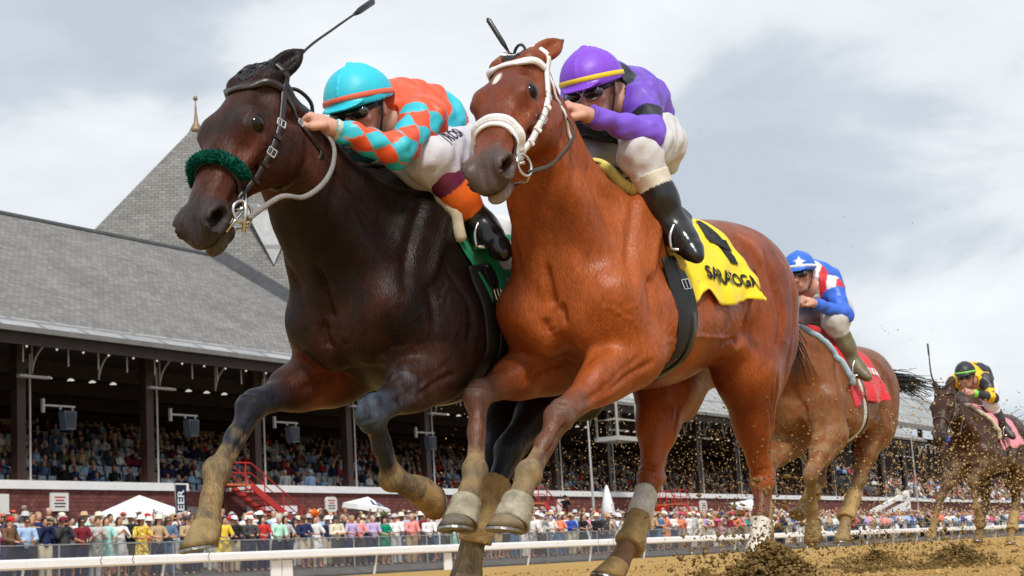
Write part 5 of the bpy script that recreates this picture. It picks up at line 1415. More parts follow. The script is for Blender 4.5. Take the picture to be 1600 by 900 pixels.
SW = horse_thing('brown racehorse with a pink saddle cloth, last on the right', BROWN, BROWN_M, coat_plain((.060, .022, .011), (.035, .014, .009), (.10, .055, .03), .6), .018,
    [(.30, .20, .09)]*4, 60, ((-.5, 0, .3), (-.95, 0, -.2), 60, (.4, .7)))
leg_wrap('bandage', BROWN, 'LH', .35, 1.1, .014, WRAPT, SW['root'], amp=.003)
bridle(SW, 'brown leather bridle on the last horse', LEATHER, .006, LEATHER, LEATHER, group='bridles')
PINK = (.78, .26, .34)
rc, lc, onto = saddle_cloth(SW, 'pink saddle cloth with a black number 8 on the last horse', lambda t, k, x: (*PINK, .3), .22, -.60, 1.9, rollmat=CROLL, seed=9, skew=.19)
put_text('number', '8', .36, onto(-.36, .95, rot=.0), BLK, rc, bold=.012)
girth(SW, 'black girth round the last horse')
saddle(SW, 'small racing saddle under the rider in black and yellow', {k: V3(v) for k, v in BRO_J.items() if k != 'spine'})
Jb = {k: (V3(v) if k != 'spine' else v) for k, v in BRO_J.items()}
jockey(dict(J=BRO_J, jacket=silk_blackgold, breeches=breech((.72, .70, .76), .2), boot=boot_col([(2.0, (.035, .033, .032))]), helmet=helm((.018, .02, .025)), band=mat('lime helmet band', (.30, .80, .12), .5), boot_top=.40, band_top=.30, group='jockeys'), BROWN_M, .011, JM, 'jockey in black and yellow silks with a lime banded black helmet')
rein_set(SW, 'dark reins to the hands of the jockey in black and yellow', [[bit(SW, 1), SW['hp'](.36, -.2, .13), Jb['handL']]], LEATHER, .008)
whip(SW, 'short black whip upright beside the last horse\'s ears', [Jb['handR']+V3((.2, -.08, .0)), Jb['handR']+V3((.27, -.10, .15)), Jb['handR']+V3((.29, -.1, .34))], .010)
P_, N_ = head_ring(SW, .50, .02, 1.9, 4.4, 20, .006)
mb = MB(); ribbon(mb, [SW['hp'](.50, -.12, w) for w in np.linspace(-.05, .06, 8)], [SW['Hb'] @ V3((0, -1, 0))]*8, .07, .02); mb.build('blue_chin_pad', mat('blue fleece', (.04, .10, .55), .9), SW['root'])
# ---------------------------------------------------------------- track, apron, rails
def node_mat(name, build):
    m = bpy.data.materials.new(name); m.use_nodes = True; nt = m.node_tree; build(nt, nt.nodes, nt.links, nt.nodes['Principled BSDF']); return m
def ramp(N, stops):
    r = N.new('ShaderNodeValToRGB'); e = r.color_ramp.elements
    e[0].position, e[0].color = stops[0][0], (*stops[0][1], 1); e[1].position, e[1].color = stops[-1][0], (*stops[-1][1], 1)
    for p, c in stops[1:-1]: x = e.new(p); x.color = (*c, 1)
    return r
def noise_node(N, L, vec, scale, detail=6, rough=.6):
    n = N.new('ShaderNodeTexNoise'); n.inputs['Scale'].default_value = scale; n.inputs['Detail'].default_value = detail; n.inputs['Roughness'].default_value = rough
    L.new(vec, n.inputs['Vector']); return n

def _dirt(nt, N, L, b):
    tc = N.new('ShaderNodeTexCoord'); n1 = noise_node(N, L, tc.outputs['Object'], .6, 8, .7); n2 = noise_node(N, L, tc.outputs['Object'], 14, 6, .7); n3 = noise_node(N, L, tc.outputs['Object'], 60, 4, .6)
    r = ramp(N, [(.3, (.31, .185, .058)), (.5, (.42, .262, .090)), (.72, (.50, .325, .125))]); ad = N.new('ShaderNodeMixRGB'); ad.inputs[0].default_value = .5
    L.new(n1.outputs[0], ad.inputs[1]); L.new(n2.outputs[0], ad.inputs[2]); L.new(ad.outputs[0], r.inputs[0]); L.new(r.outputs[0], b.inputs['Base Color'])
    b.inputs['Roughness'].default_value = .95; b.inputs['Specular IOR Level'].default_value = .1
    bp = N.new('ShaderNodeBump'); bp.inputs['Strength'].default_value = .8; bp.inputs['Distance'].default_value = .03; L.new(n2.outputs[0], bp.inputs['Height'])
    bp2 = N.new('ShaderNodeBump'); bp2.inputs['Strength'].default_value = .6; bp2.inputs['Distance'].default_value = .01; L.new(n3.outputs[0], bp2.inputs['Height']); L.new(bp.outputs[0], bp2.inputs['Normal']); L.new(bp2.outputs[0], b.inputs['Normal'])
DIRT = node_mat('harrowed track dirt', _dirt)
CLOD = mat('damp dirt clod', (.42, .265, .10), .95, .1, var=.4, scale=3)
CLODD = mat('dark damp clod', (.185, .120, .043), .95, .1, var=.5, scale=9)
ASPH = mat('apron asphalt', (.11, .105, .10), .9, .2, var=.2, scale=2)
TURF = mat('distant ground', (.10, .11, .05), .95, .1, var=.3, scale=.05)

def track_z(x, y):
    z = 0.0
    if y > 6: z = (y-6)*.0072
    return z + .012*math.sin(2.1*x+.6*y)*math.sin(1.3*y+.4)*math.exp(-max(y-12, 0)/10) + .010*math.sin(5.3*x-2.2*y)*math.exp(-max(y-9, 0)/8)
def build_ground():
    mb = MB(); mb.add([(-1500,-1500,-.35),(2500,-1500,-.35),(2500,2500,-.35),(-1500,2500,-.35)], [(0,1,2,3)]); tag(mb.build('ground', TURF), kind='structure')
    xs = np.concatenate([np.linspace(-30, 1, 20)[:-1], np.linspace(1, 14, 160)[:-1], np.linspace(14, 40, 90)[:-1], np.linspace(40, 420, 60)])
    ys = np.concatenate([np.linspace(-30, -2, 10)[:-1], np.linspace(-2, 8, 90)[:-1], np.linspace(8, 37.35, 50)])
    v = [(x, y, track_z(x, y)) for x in xs for y in ys]; ny = len(ys)
    f = [(i*ny+j, (i+1)*ny+j, (i+1)*ny+j+1, i*ny+j+1) for i in range(len(xs)-1) for j in range(ny-1)]
    mb = MB(); mb.add(v, f); tag(mb.build('dirt_track', DIRT, smooth=True), kind='structure')
    mb = MB(); mb.add([(-30, 37.35, .20), (420, 37.35, .20), (420, 38, .52), (-30, 38, .52), (420, 52, 1.99), (-30, 52, 1.99)], [(0,1,2,3), (3,2,4,5)]); tag(mb.build('apron', ASPH), kind='structure')
build_ground()
apron_z = lambda y: .52+(y-38)*.105
WPAINT = mat('white rail paint', (.84, .85, .87), .45, .4, var=.05, scale=6)
GALV = mat('galvanised pipe', (.36, .37, .37), .45, .5, metal=.6, var=.15, scale=10)
def build_rails():
    r = empty('running_rail', 'long white running rail between the dirt track and the crowd', 'rail', loc=(30, 37, .2)); mb = MB()
    pr = [(-.045, .965), (.02, .945), (.055, 1.0), (.055, 1.20), (.02, 1.255), (-.045, 1.235)]
    for i, x0 in enumerate(np.arange(-20, 330, 6.0)):
        a = len(pr); v = [(x-30, y, z-.2) for x in (x0, x0+5.985) for y, z in [(-q[0], q[1]) for q in pr]]
        m_ = MB(); m_.add(v, [(k, (k+1) % a, (k+1) % a+a, k+a) for k in range(a)]+[tuple(range(a))[::-1], tuple(range(a, 2*a))]); m_.build('rail_section', WPAINT, r)
        if x0 > 20:
            m_ = MB(); m_.bar((x0-30, .30, -.05), (x0-30, .10, .80), .07, .05); m_.build('post', WPAINT, r)
    for x in (45.85, 46.5, 57.2):
        m_ = MB(); m_.box((x-30-.28, .16, -.1), (x-30+.28, .22, .72)); m_.build('rail_panel', WPAINT, r)
    for x in (37.0, 38.4, 42.0, 70.4, 72.0):
        m_ = MB(); m_.tube([(x-30+.04*math.sin(k*1.3), -.06-.02*math.sin(k*3), 1.12-.06*k*.9) for k in range(7)], .011, 5); m_.build('cable', BLACKL, r)
    f = empty('crowd_fence', 'grey chain-link fence in front of the crowd on the apron', 'fence', loc=(30, 38.35, .45))
    for y, z in ((0, 1.26),):
        m_ = MB(); m_.tube([(-12, 0, z), (300, 0, z)], .026, 6); m_.build('top_pipe', GALV, f)
    for x in np.arange(-9, 190, 2.6):
        m_ = MB(); m_.tube([(x, 0, -.05), (x, 0, 1.27)], .028, 6); m_.build('post', GALV, f)
    m_ = MB(); s = .085
    for k in range(int(75/s)):
        x = -10+k*s
        for d in (1, -1):
            m_.bar((x, .0, .06), (x+d*1.15*.55, .0, 1.21), .005, .005)
    tag(m_.build('wire_mesh', GALV, f), kind='stuff')
build_rails()

# ---------------------------------------------------------------- grandstand
def _slate(base, rowh, roww, light):
    def fn(nt, N, L, b):
        tc = N.new('ShaderNodeTexCoord'); uv = tc.outputs['UV']
        br = N.new('ShaderNodeTexBrick'); br.inputs['Scale'].default_value = 1.0; br.inputs['Brick Width'].default_value = roww; br.inputs['Row Height'].default_value = rowh
        br.inputs['Mortar Size'].default_value = rowh*.06; br.inputs['Mortar Smooth'].default_value = .3; br.inputs['Bias'].default_value = 0
        br.inputs['Color1'].default_value = (*[c*.91 for c in base], 1); br.inputs['Color2'].default_value = (*[c*1.06 for c in light], 1); br.inputs['Mortar'].default_value = (*[c*.60 for c in base], 1)
        L.new(uv, br.inputs['Vector'])
        n = noise_node(N, L, uv, .35, 8, .7); n2 = noise_node(N, L, uv, 3.0, 5, .6)
        r = N.new('ShaderNodeMapRange'); r.inputs['From Min'].default_value = .3; r.inputs['From Max'].default_value = .7; r.inputs['To Min'].default_value = .82; r.inputs['To Max'].default_value = 1.18; L.new(n.outputs[0], r.inputs[0])
        r2 = N.new('ShaderNodeMapRange'); r2.inputs['From Min'].default_value = .3; r2.inputs['From Max'].default_value = .7; r2.inputs['To Min'].default_value = .88; r2.inputs['To Max'].default_value = 1.12; L.new(n2.outputs[0], r2.inputs[0])
        mm = N.new('ShaderNodeMath'); mm.operation = 'MULTIPLY'; L.new(r.outputs[0], mm.inputs[0]); L.new(r2.outputs[0], mm.inputs[1])
        mx = N.new('ShaderNodeVectorMath'); mx.operation = 'SCALE'; L.new(br.outputs[0], mx.inputs[0]); L.new(mm.outputs[0], mx.inputs['Scale']); L.new(mx.outputs[0], b.inputs['Base Color'])
        bp = N.new('ShaderNodeBump'); bp.inputs['Strength'].default_value = .8; bp.inputs['Distance'].default_value = .03; L.new(br.outputs['Fac'], bp.inputs['Height']); bp.invert = True; L.new(bp.outputs[0], b.inputs['Normal'])
        b.inputs['Roughness'].default_value = .8; b.inputs['Specular IOR Level'].default_value = .25
    return fn
SLATE = node_mat('grey roof slates', _slate((.18, .178, .175), .22, .36, (.235, .225, .215)))
SLATE2 = node_mat('tower roof slates', _slate((.175, .170, .160), .27, .46, (.205, .20, .188)))
SLATE3 = node_mat('pale metal roof', _slate((.33, .335, .34), 3.2, 2.4, (.36, .365, .37)))
SHING = node_mat('red wall shingles', _slate((.15, .050, .043), .19, .26, (.205, .070, .060)))
LEADM = mat('lead flashing', (.09, .095, .105), .55, .4, var=.25, scale=3)
FASC = mat('weathered grey fascia', (.17, .17, .17), .6, .3, var=.2, scale=1.5)
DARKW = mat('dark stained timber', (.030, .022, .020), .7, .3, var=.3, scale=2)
COLW = mat('brown painted column', (.034, .015, .010), .5, .4, var=.4, scale=3, stretch=(1, 1, .2))
CREAM = mat('cream inner wall', (.42, .37, .27), .8, .2, var=.12, scale=1)
CONC = mat('stand concrete', (.20, .20, .21), .9, .2, var=.2, scale=1.2)
COPE = mat('white coping', (.80, .80, .80), .5, .4, var=.06, scale=2)
IRONW = mat('white painted iron', (.42, .42, .41), .5, .4, var=.15, scale=8)
REDI = mat('red painted steel', (.50, .020, .016), .4, .4, var=.12, scale=5)
SEATM = mat('pale plastic seat', (.32, .38, .45), .45, .4, var=.08, scale=2)
LAMPE = mat('lit lamp', (.9, .9, .85), .4, emis=(1, .95, .85), estr=.55)
COPPER = mat('finial copper', (.24, .17, .11), .5, .4, metal=.3, var=.25, scale=3)
def quad_uv(mb_list, name, m, parent):
    """roof or wall planes with metre UVs: each entry is a polygon"""
    me = bpy.data.meshes.new(name); v = []; f = []; uv = []
    for P in mb_list:
        P = [V3(p) for p in P]; n = nrm(np.cross(P[1]-P[0], P[2]-P[0])); h = np.cross((0, 0, 1), n); h = nrm(h) if np.linalg.norm(h) > 1e-5 else V3((1, 0, 0)); u = np.cross(n, h)
        f.append(tuple(range(len(v), len(v)+len(P)))); v += [tuple(p) for p in P]; uv += [(float(p @ h), float(p @ u)) for p in P]
    me.from_pydata(v, [], f); l = me.uv_layers.new(name='UVMap')
    for i, q in enumerate(uv): l.data[i].uv = q
    me.update(); return link(name, me, m, parent)

GX0, GX1 = 20.0, 176.0
def build_stand():
    o = V3((48, 52, 1.4)); G = empty('grandstand', 'long slate roofed grandstand full of spectators behind the apron', 'grandstand', loc=o)
    T = lambda P: [V3(p)-o for p in P]
    ez, ey, rz, ry = 11.45, 50.5, 19.4, 62.0
    HX = 71.4
    roof = [T([(GX0, ey, ez), (74.2, ey, ez), (HX, ry, rz), (GX0, ry, rz)]), T([(74.2, ey, ez), (74.2, 73.5, ez), (HX, ry, rz)]), T([(HX, ry, rz), (74.2, 73.5, ez), (GX0, 73.5, ez), (GX0, ry, rz)])]
    roof = [[*P] for P in roof]; quad_uv(roof, 'slate_roof', SLATE, G)
    t2, y2 = 16.2, 57.4
    quad_uv([T([(74.0, ey, ez-.03), (172, ey, ez-.03), (172, y2, t2), (74.0, y2, t2)]), T([(172, ey, ez-.02), (172, 70, ez-.02), (172, 70, t2), (172, y2, t2)]), T([(74.0, y2, t2), (172, y2, t2), (172, 70, t2), (74.0, 70, t2)])], 'metal_roof', SLATE3, G)
    mb = MB(); mb.bar(V3((HX-.1, ry-.1, rz+.25))-o, V3((74.1, ey-.1, ez+.25))-o, .55, .8); mb.build('hip_flashing', LEADM, G)
    mb = MB(); mb.bar(V3((GX0, ry, rz+.02))-o, V3((HX, ry, rz+.02))-o, .35, .16); mb.build('ridge_flashing', LEADM, G)
    # lower skirt of the roof, gutter and fascia
    quad_uv([T([(GX0, 49.6, 11.02), (82.5, 49.6, 11.02), (82.5, 50.62, 11.56), (GX0, 50.62, 11.56)]), T([(82.5, 49.6, 11.02), (172, 49.6, 11.02), (172, 50.62, 11.56), (82.5, 50.62, 11.56)])], 'roof_skirt', SLATE3, G)
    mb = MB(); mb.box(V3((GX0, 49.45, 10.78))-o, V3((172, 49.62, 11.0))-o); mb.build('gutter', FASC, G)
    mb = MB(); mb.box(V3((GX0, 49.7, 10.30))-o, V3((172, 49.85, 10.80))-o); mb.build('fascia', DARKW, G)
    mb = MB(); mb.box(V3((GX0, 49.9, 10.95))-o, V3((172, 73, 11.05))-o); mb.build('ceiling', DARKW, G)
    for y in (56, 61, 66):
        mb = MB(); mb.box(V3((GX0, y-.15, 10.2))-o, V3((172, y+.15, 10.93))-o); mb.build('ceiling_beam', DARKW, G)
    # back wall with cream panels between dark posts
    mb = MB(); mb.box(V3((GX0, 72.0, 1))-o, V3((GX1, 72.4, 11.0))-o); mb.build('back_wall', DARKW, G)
    pan = MB(); pan.box((-1.45, -.03, -.6), (1.45, .03, .6)); pm = pan.mesh('back_panel'); pm.materials.append(CREAM)
    for k in range(28):
        p = link('back_panel', pm, None, G); p.location = V3((GX0+4+k*5.2, 71.93, 9.75))-o
    mb = MB(); mb.box(V3((GX0-.4, 49.8, 1))-o, V3((GX0, 72, 11))-o); mb.build('end_wall', DARKW, G)
    mb = MB(); mb.box(V3((172, 60, 1))-o, V3((172.3, 72, 11.4))-o); mb.build('end_wall', FASC, G)
    # wall, coping
    gaps = [(57.7, 60.3)]
    xs = [GX0, 57.7, 60.3, GX1]
    for a, b in ((GX0, 57.7), (60.3, GX1)):
        quad_uv([T([(a, 52, 1.3), (b, 52, 1.3), (b, 52, 4.64), (a, 52, 4.64)])], 'shingle_wall', SHING, G)
        mb = MB(); mb.box(V3((a, 51.86, 4.62))-o, V3((b, 52.5, 4.98))-o); mb.build('coping', COPE, G)
    quad_uv([T([(57.7, 53.2, 1.3), (60.3, 53.2, 1.3), (60.3, 53.2, 4.7), (57.7, 53.2, 4.7)]), T([(57.7, 52, 1.3), (57.7, 53.2, 1.3), (57.7, 53.2, 4.64), (57.7, 52, 4.64)]), T([(60.3, 53.2, 1.3), (60.3, 52, 1.3), (60.3, 52, 4.64), (60.3, 53.2, 4.64)])], 'recess_wall', SHING, G)
    # columns, brackets, lamps
    cm = MB(); cm.box((-.24, -.20, 0), (.24, .20, 6.2)); cm.box((-.30, -.26, 0), (.30, .26, .5)); cm.box((-.32, -.28, 4.9), (.32, .28, 5.25)); cmm = cm.mesh('column'); cmm.materials.append(COLW)
    pp = MB(); pp.tube([(0, 0, 0), (0, 0, 5.4)], .045, 6); ppm = pp.mesh('downpipe'); ppm.materials.append(IRONW)
    br = MB(); br.tube(smooth_path([(0, -.0, -1.2), (.03, -.15, -.7), (.12, -.55, -.2), (.3, -1.2, .0)], 9), .042, 6); br.tube([(0, 0, -1.3), (0, 0, .2)], .038, 6); brm = br.mesh('bracket', True); brm.materials.append(IRONW)
    ba = MB(); ba.box((-.85, -.12, -.05), (.85, .12, .05)); bam = ba.mesh('bracket_bar'); bam.materials.append(IRONW)
    la = MB(); la.lathe([(.04, .08), (.15, .01), (.17, -.02), (.02, -.03)], 10); lam = la.mesh('lamp_shade'); lam.materials.append(LAMPE)
    st = MB(); st.tube([(0, 0, -.9), (0, 0, .1)], .035, 5); stm = st.mesh('hanger'); stm.materials.append(IRONW)
    bu = MB(); bu.lathe([(.02, -.05), (.045, -.02), (.045, .02), (.02, .05)], 8); bum = bu.mesh('bulb'); bum.materials.append(LAMPE)
    k = 0; x = 47.75-7.75*3
    while x < 172:
        c = link('column', cmm, None, G); c.location = V3((x, 52.35, 4.9))-o
        c = link('downpipe', ppm, None, G); c.location = V3((x+.42, 52.1, 5.0))-o
        for dx in (0, 3.87):
            c = link('bracket', brm, None, G); c.location = V3((x+dx, 51.5, 10.75))-o
        c = link('bracket_bar', bam, None, G); c.location = V3((x, 51.4, 9.30))-o
        for q in range(5):
            c = link('lamp_shade', lam, None, G); c.location = V3((x+1.2+q*1.32, 53.2, 9.62))-o
            c = link('bulb', bum, None, G); c.location = V3((x+.55+q*1.52, 50.6, 10.42))-o
        for q in range(4):
            c = link('hanger', stm, None, G); c.location = V3((x+1.0+q*1.75, 50.4, 10.6))-o
        x += 7.75
    # seating tiers
    for k in range(14):
        y0 = 52.9+k*1.3; z0 = 3.95+k*.40
        mb = MB(); mb.box(V3((GX0, y0, z0-3))-o, V3((172, y0+1.299, z0))-o); mb.build('tier', CONC, G)
    sm = MB()
    for k in range(12):
        y0 = 52.9+k*1.3+.75; z0 = 3.95+k*.40
        for x in np.arange(44, 150, .62):
            if int(x/7.75*1.0) % 3 == 2 and (x % 7.75) < 1.0: continue
            sm.box((x-.22-o[0], y0-.04-o[1], z0+.38-o[2]), (x+.22-o[0], y0+.02-o[1], z0+.86-o[2]))
    tag(sm.build('seat_backs', SEATM, G), kind='stuff')
    for x in (49.5, 66.0, 82.0):
        mb = MB(); mb.tube([V3((x, 53.2, 5.2))-o, V3((x+.3, 62, 7.9))-o], .04, 6); mb.build('aisle_handrail', DARKW, G)
    return G
GS = build_stand()

def build_tower():
    o = V3((77.9, 68.6, 15.1)); t = empty('roof_tower', 'tall pyramid slate tower roof with a copper finial rising behind the grandstand', 'tower', loc=o)
    f = V3((-.77, -.64, 0)); s = V3((-.64, .77, 0)); A = V3((0, 0, 15.0)); w = 11.6
    wr = 17.5; c = [f*w+s*w, f*w-s*wr, -f*w-s*wr, -f*w+s*w]; c = [p+V3((0, 0, -.8)) for p in c]
    quad_uv([[c[1], c[0], A], [c[0], c[3], A], [c[3], c[2], A], [c[2], c[1], A]], 'pyramid_roof', SLATE2, t)
    mb = MB(); mb.lathe([(.52, -.58), (.34, -.2), (.16, .15), (.09, .7), (.05, 1.3), (.03, 1.65)], 14, A); mb.lathe([(.02, 1.62), (.12, 1.68), (.16, 1.80), (.12, 1.92), (.02, 1.98)], 12, A); mb.build('finial', COPPER, t, True)
    # small pale dormer on the visible face
    q = lambda a, h: f*(w*(1-h/15.8)+.25)+s*a+V3((0, 0, -.8+h))
    quad_uv([[q(-4.6, 4.6), q(-2.8, 9.0)+f*.9, q(-6.2, 8.6)+f*.2]], 'dormer_roof', SLATE3, t)
build_tower()
def build_far():
    o = V3((230, 60, 2)); t = empty('far_grandstand', 'far grey roofed clubhouse stand at the right edge', 'grandstand', loc=o)
    T = lambda P: [V3(p)-o for p in P]
    quad_uv([T([(176, 56, 14.2), (420, 56, 14.2), (420, 64, 19.8), (176, 64, 19.8)]), T([(176, 56, 14.2), (176, 64, 19.8), (176, 72, 14.2)])], 'roof', SLATE3, t)
    mb = MB(); mb.box(V3((176, 55.9, 13.6))-o, V3((420, 56.1, 14.2))-o); mb.build('fascia', FASC, t)
    mb = MB(); mb.box(V3((176.5, 62, 1))-o, V3((420, 63, 13.9))-o); mb.build('back_wall', DARKW, t)
    for k in range(9):
        mb = MB(); mb.box(V3((177, 52.5+k*1.1, 0))-o, V3((420, 53.59+k*1.1, 4.2+k*.5))-o); mb.build('tier', CONC, t)
    for x in np.arange(178, 420, 8.0):
        mb = MB(); mb.box(V3((x-.25, 56.3, 3))-o, V3((x+.25, 56.8, 14.0))-o); mb.build('column', COLW, t)
    mb = MB(); mb.box(V3((176.5, 52.2, .5))-o, V3((420, 52.49, 4.6))-o); mb.build('front_wall', SHING, t)
    mb = MB(); mb.box(V3((176.5, 52.1, 4.6))-o, V3((420, 52.6, 4.9))-o); mb.build('coping', COPE, t)
build_far()

SPK = mat('grey speaker cabinet', (.10, .12, .16), .5, .4)
def things_on_stand():
    for i, x in enumerate((50.1, 58.0, 65.7, 78.6)):
        wh = ('nearest the left edge', 'on the second column from the left', 'behind the lead horse\'s raised foreleg', 'right of the dark horse\'s folded foreleg')[i]
        s = empty('loudspeaker', 'grey loudspeaker on a white bracket, '+wh, 'loudspeaker', 'loudspeakers on the grandstand columns', (x, 51.9, 7.6))
        m_ = MB(); m_.add([(-.26,-.24,-.40),(.26,-.24,-.40),(.22,.22,-.40),(-.22,.22,-.40),(-.36,-.2,.40),(.36,-.2,.40),(.3,.25,.40),(-.3,.25,.40)], [(0,3,2,1),(4,5,6,7),(0,1,5,4),(1,2,6,5),(2,3,7,6),(3,0,4,7)]); m_.build('cabinet', SPK, s)
        m_ = MB(); m_.box((-.24, -.25, -.34), (.24, -.222, .34)); m_.build('grille', mat('speaker grille', (.03, .04, .06), .6), s)
        m_ = MB(); m_.bar((-1.3, .1, .62), (.45, .0, .62), .08); m_.bar((-.40, 0, .62), (-.40, 0, .45), .07); m_.bar((.3, 0, .62), (.3, 0, .45), .07); m_.bar((-1.3, .1, .3), (-1.3, .1, .9), .12); m_.build('bracket', IRONW, s)
    SG = mat('white sign board', (.72, .71, .66), .5, .4); RD = mat('red sign print', (.45, .04, .03), .6); BK = mat('dark sign print', (.06, .05, .05), .6)
    for i, (x, z, w, h, lb) in enumerate(((49.6, 4.08, 1.0, .78, 'white notice board with red and black lines on the red wall at left'), (68.8, 4.02, .95, .80, 'white chamfered sign on the red wall above the folded hoof'), (94.1, 3.95, 1.15, .95, 'white chamfered sign on the red wall beside the camera operator'), (117.1, 3.95, 1.3, 1.0, 'white chamfered sign on the red wall between the bay horse\'s hind legs'), (52.05, 3.3, .28, .5, 'small white plate low on the red wall'), (46.55, 3.9, .5, 1.0, 'white sign cut by the left edge'))):
        s = empty('wall_sign', lb, 'sign', 'signs on the red wall', (x, 51.93, z)); m_ = MB(); c = min(w, h)*.18 if i in (1, 2, 3) else .0
        p = [(-w/2+c,-h/2),(w/2-c,-h/2),(w/2,-h/2+c),(w/2,h/2-c),(w/2-c,h/2),(-w/2+c,h/2),(-w/2,h/2-c),(-w/2,-h/2+c)] if c else [(-w/2,-h/2),(w/2,-h/2),(w/2,h/2),(-w/2,h/2)]
        n = len(p); m_.add([(a, -.05, b) for a, b in p]+[(a, .05, b) for a, b in p], [tuple(range(n)), tuple(range(2*n-1, n-1, -1))]+[(k+n, (k+1) % n+n, (k+1) % n, k) for k in range(n)]); m_.build('board', SG, s)
        if i < 4:
            for q in range(4):
                m_ = MB(); ww = w*(.62, .5, .66, .58)[q]/2; zz = h*(.26-.17*q); m_.box((-ww, -.058, zz-.03), (ww, -.052, zz+.03)); m_.build('print_line', RD if q < 2 else BK, s)
    # red stairs up to the stand
    for i, (x, wd, lb) in enumerate(((59.6, 2.0, 'red steel staircase down from the stand beside the white tent'), (88.2, 2.2, 'red steel staircase half hidden behind the bay horse\'s forelegs'), (109.5, 2.4, 'distant red staircase with an orange landing between the bay horse\'s hind legs'))):
        s = empty('staircase', lb, 'staircase', 'red staircases on the grandstand', (x, 51.0, apron_z(51)))
        H_ = 3.0 if i == 0 else 2.2; n = 11; run = 5.2 if i == 0 else 3.6
        for k in range(n):
            m_ = MB(); z = H_-(k+1)*H_/(n+1); xx = .9+k*run/n; m_.box((xx, -.55, z-.04), (xx+.5, .55, z)); m_.build('tread', mat('stair tread', (.62, .16, .07), .6) if i == 2 or k < 3 else REDI, s)
        m_ = MB(); m_.box((-.9, -.6, H_-.1), (.9, .9, H_)); m_.build('landing', mat('stair tread', (.62, .16, .07), .6), s)
        for y in (-.6, .6):
            m_ = MB(); m_.bar((.9, y, H_-.1), (.9+run, y, .1), .06, .34); m_.build('stringer', REDI, s)
            m_ = MB(); m_.tube([(-.9, y, H_+1.0), (.9, y, H_+1.0), (.9+run, y, 1.1)], .04, 6); m_.tube([(-.9, y, H_+.5), (.9, y, H_+.5), (.9+run, y, .6)], .03, 6)
            m_.build('handrail', REDI, s)
            for k in range(6):
                t_ = k/5; px_ = -.9+(1.8+run)*t_; pz = H_ if px_ < .9 else H_-(px_-.9)*H_/run; m_ = MB(); m_.tube([(px_, y, pz-.1), (px_, y, pz+1.05)], .035, 6); m_.build('baluster', REDI, s)
        m_ = MB(); m_.box((-1.0, .0, 0), (-.85, .9, H_-.1)); m_.build('support', REDI, s)
        m_ = MB(); m_.box((2.2, .75, 1.75), (6.1, .85, 2.05)); m_.build('white_ledge', COPE, s)
    TENT = mat('white tent fabric', (.82, .83, .84), .6, .3, var=.04, scale=1.5)
    s = empty('canopy_tent', 'white peaked canopy tent in front of the red wall', 'tent', loc=(48.55, 46.3, 1.20)); m_ = MB()
    w = 1.75; m_.add([(-w,-w,1.75),(w,-w,1.75),(w,w,1.75),(-w,w,1.75),(0,0,2.75)], [(0,1,4),(1,2,4),(2,3,4),(3,0,4)]); m_.build('roof', TENT, s)
    m_ = MB(); m_.box((-w, -w-.02, 1.45), (w, -w+.01, 1.76)); m_.box((-w-.02, -w, 1.45), (-w+.01, w, 1.76)); m_.box((w-.01, -w, 1.45), (w+.02, w, 1.76)); m_.build('valance', TENT, s)
    for a, b in ((-1,-1),(1,-1),(1,1),(-1,1)): m_ = MB(); m_.tube([(a*(w-.05), b*(w-.05), 0), (a*(w-.05), b*(w-.05), 1.75)], .04, 6); m_.build('leg', GALV, s)
    NAVY = mat('navy banner', (.010, .014, .035), .7, .2)
    s = empty('feather_banner', 'navy upright BEER banner beside the white tent', 'banner', loc=(47.8, 43.6, 1.30)); m_ = MB(); m_.tube([(-.02, 0, 0), (-.05, 0, 1.4), (-.10, 0, 2.9)], .025, 6); m_.build('pole', GALV, s)
    m_ = MB(); m_.box((-.10, -.012, 1.35), (.55, .012, 2.85)); m_.build('cloth', NAVY, s)
    v, f = text_mesh('BEER', .52, .008); m_ = MB(); m_.add([(.23-b, -.02, 2.08+a) for a, b, _ in v], f); m_.build('lettering', mat('white print', (.75, .75, .78), .6), s)
    UM = mat('white umbrella cloth', (.80, .80, .82), .6, .3, var=.03, scale=3); NP = mat('navy umbrella print', (.04, .03, .16), .6)
    for i, (x, y, r_, z, lb, tilt) in enumerate(((63.3, 46.2, 1.25, 3.75, 'white market umbrella with navy letters under the folded hoof', .10), (112.5, 46.5, 1.6, 3.9, 'white umbrella with dark print beside the bay horse\'s planted hind leg', -.1))):
        s = empty('market_umbrella', lb, 'umbrella', 'open umbrellas on the apron', (x, y, apron_z(y))); s.rotation_euler = (.18, tilt, .3)
        top = z-apron_z(y); m_ = MB(); n = 8; m_.add([(0, 0, top+.25)]+[(r_*math.cos(2*math.pi*k/n), r_*math.sin(2*math.pi*k/n), top-.25) for k in range(n)]+[(r_*math.cos(2*math.pi*k/n), r_*math.sin(2*math.pi*k/n), top-.5) for k in range(n)], [(0, 1+k, 1+(k+1) % n) for k in range(n)]+[(1+k, 1+n+k, 1+n+(k+1) % n, 1+(k+1) % n) for k in range(n)]); m_.build('canopy', UM, s)
        m_ = MB(); m_.tube([(0, 0, 0), (0, 0, top+.2)], .03, 6); m_.build('pole', GALV, s)
        v, f = text_mesh('LC', .85, .02); m_ = MB(); aq = R(250); pr = lambda a, b: (lambda rr, an: (rr*math.cos(an), rr*math.sin(an), top+.262-.5*rr/r_*1.0))(r_*.62+b, aq+a/(r_*.62))
        m_.add([pr(a, -b) if False else pr(a, -b) for a, b, _ in v], f); m_.build('lettering', NP, s)
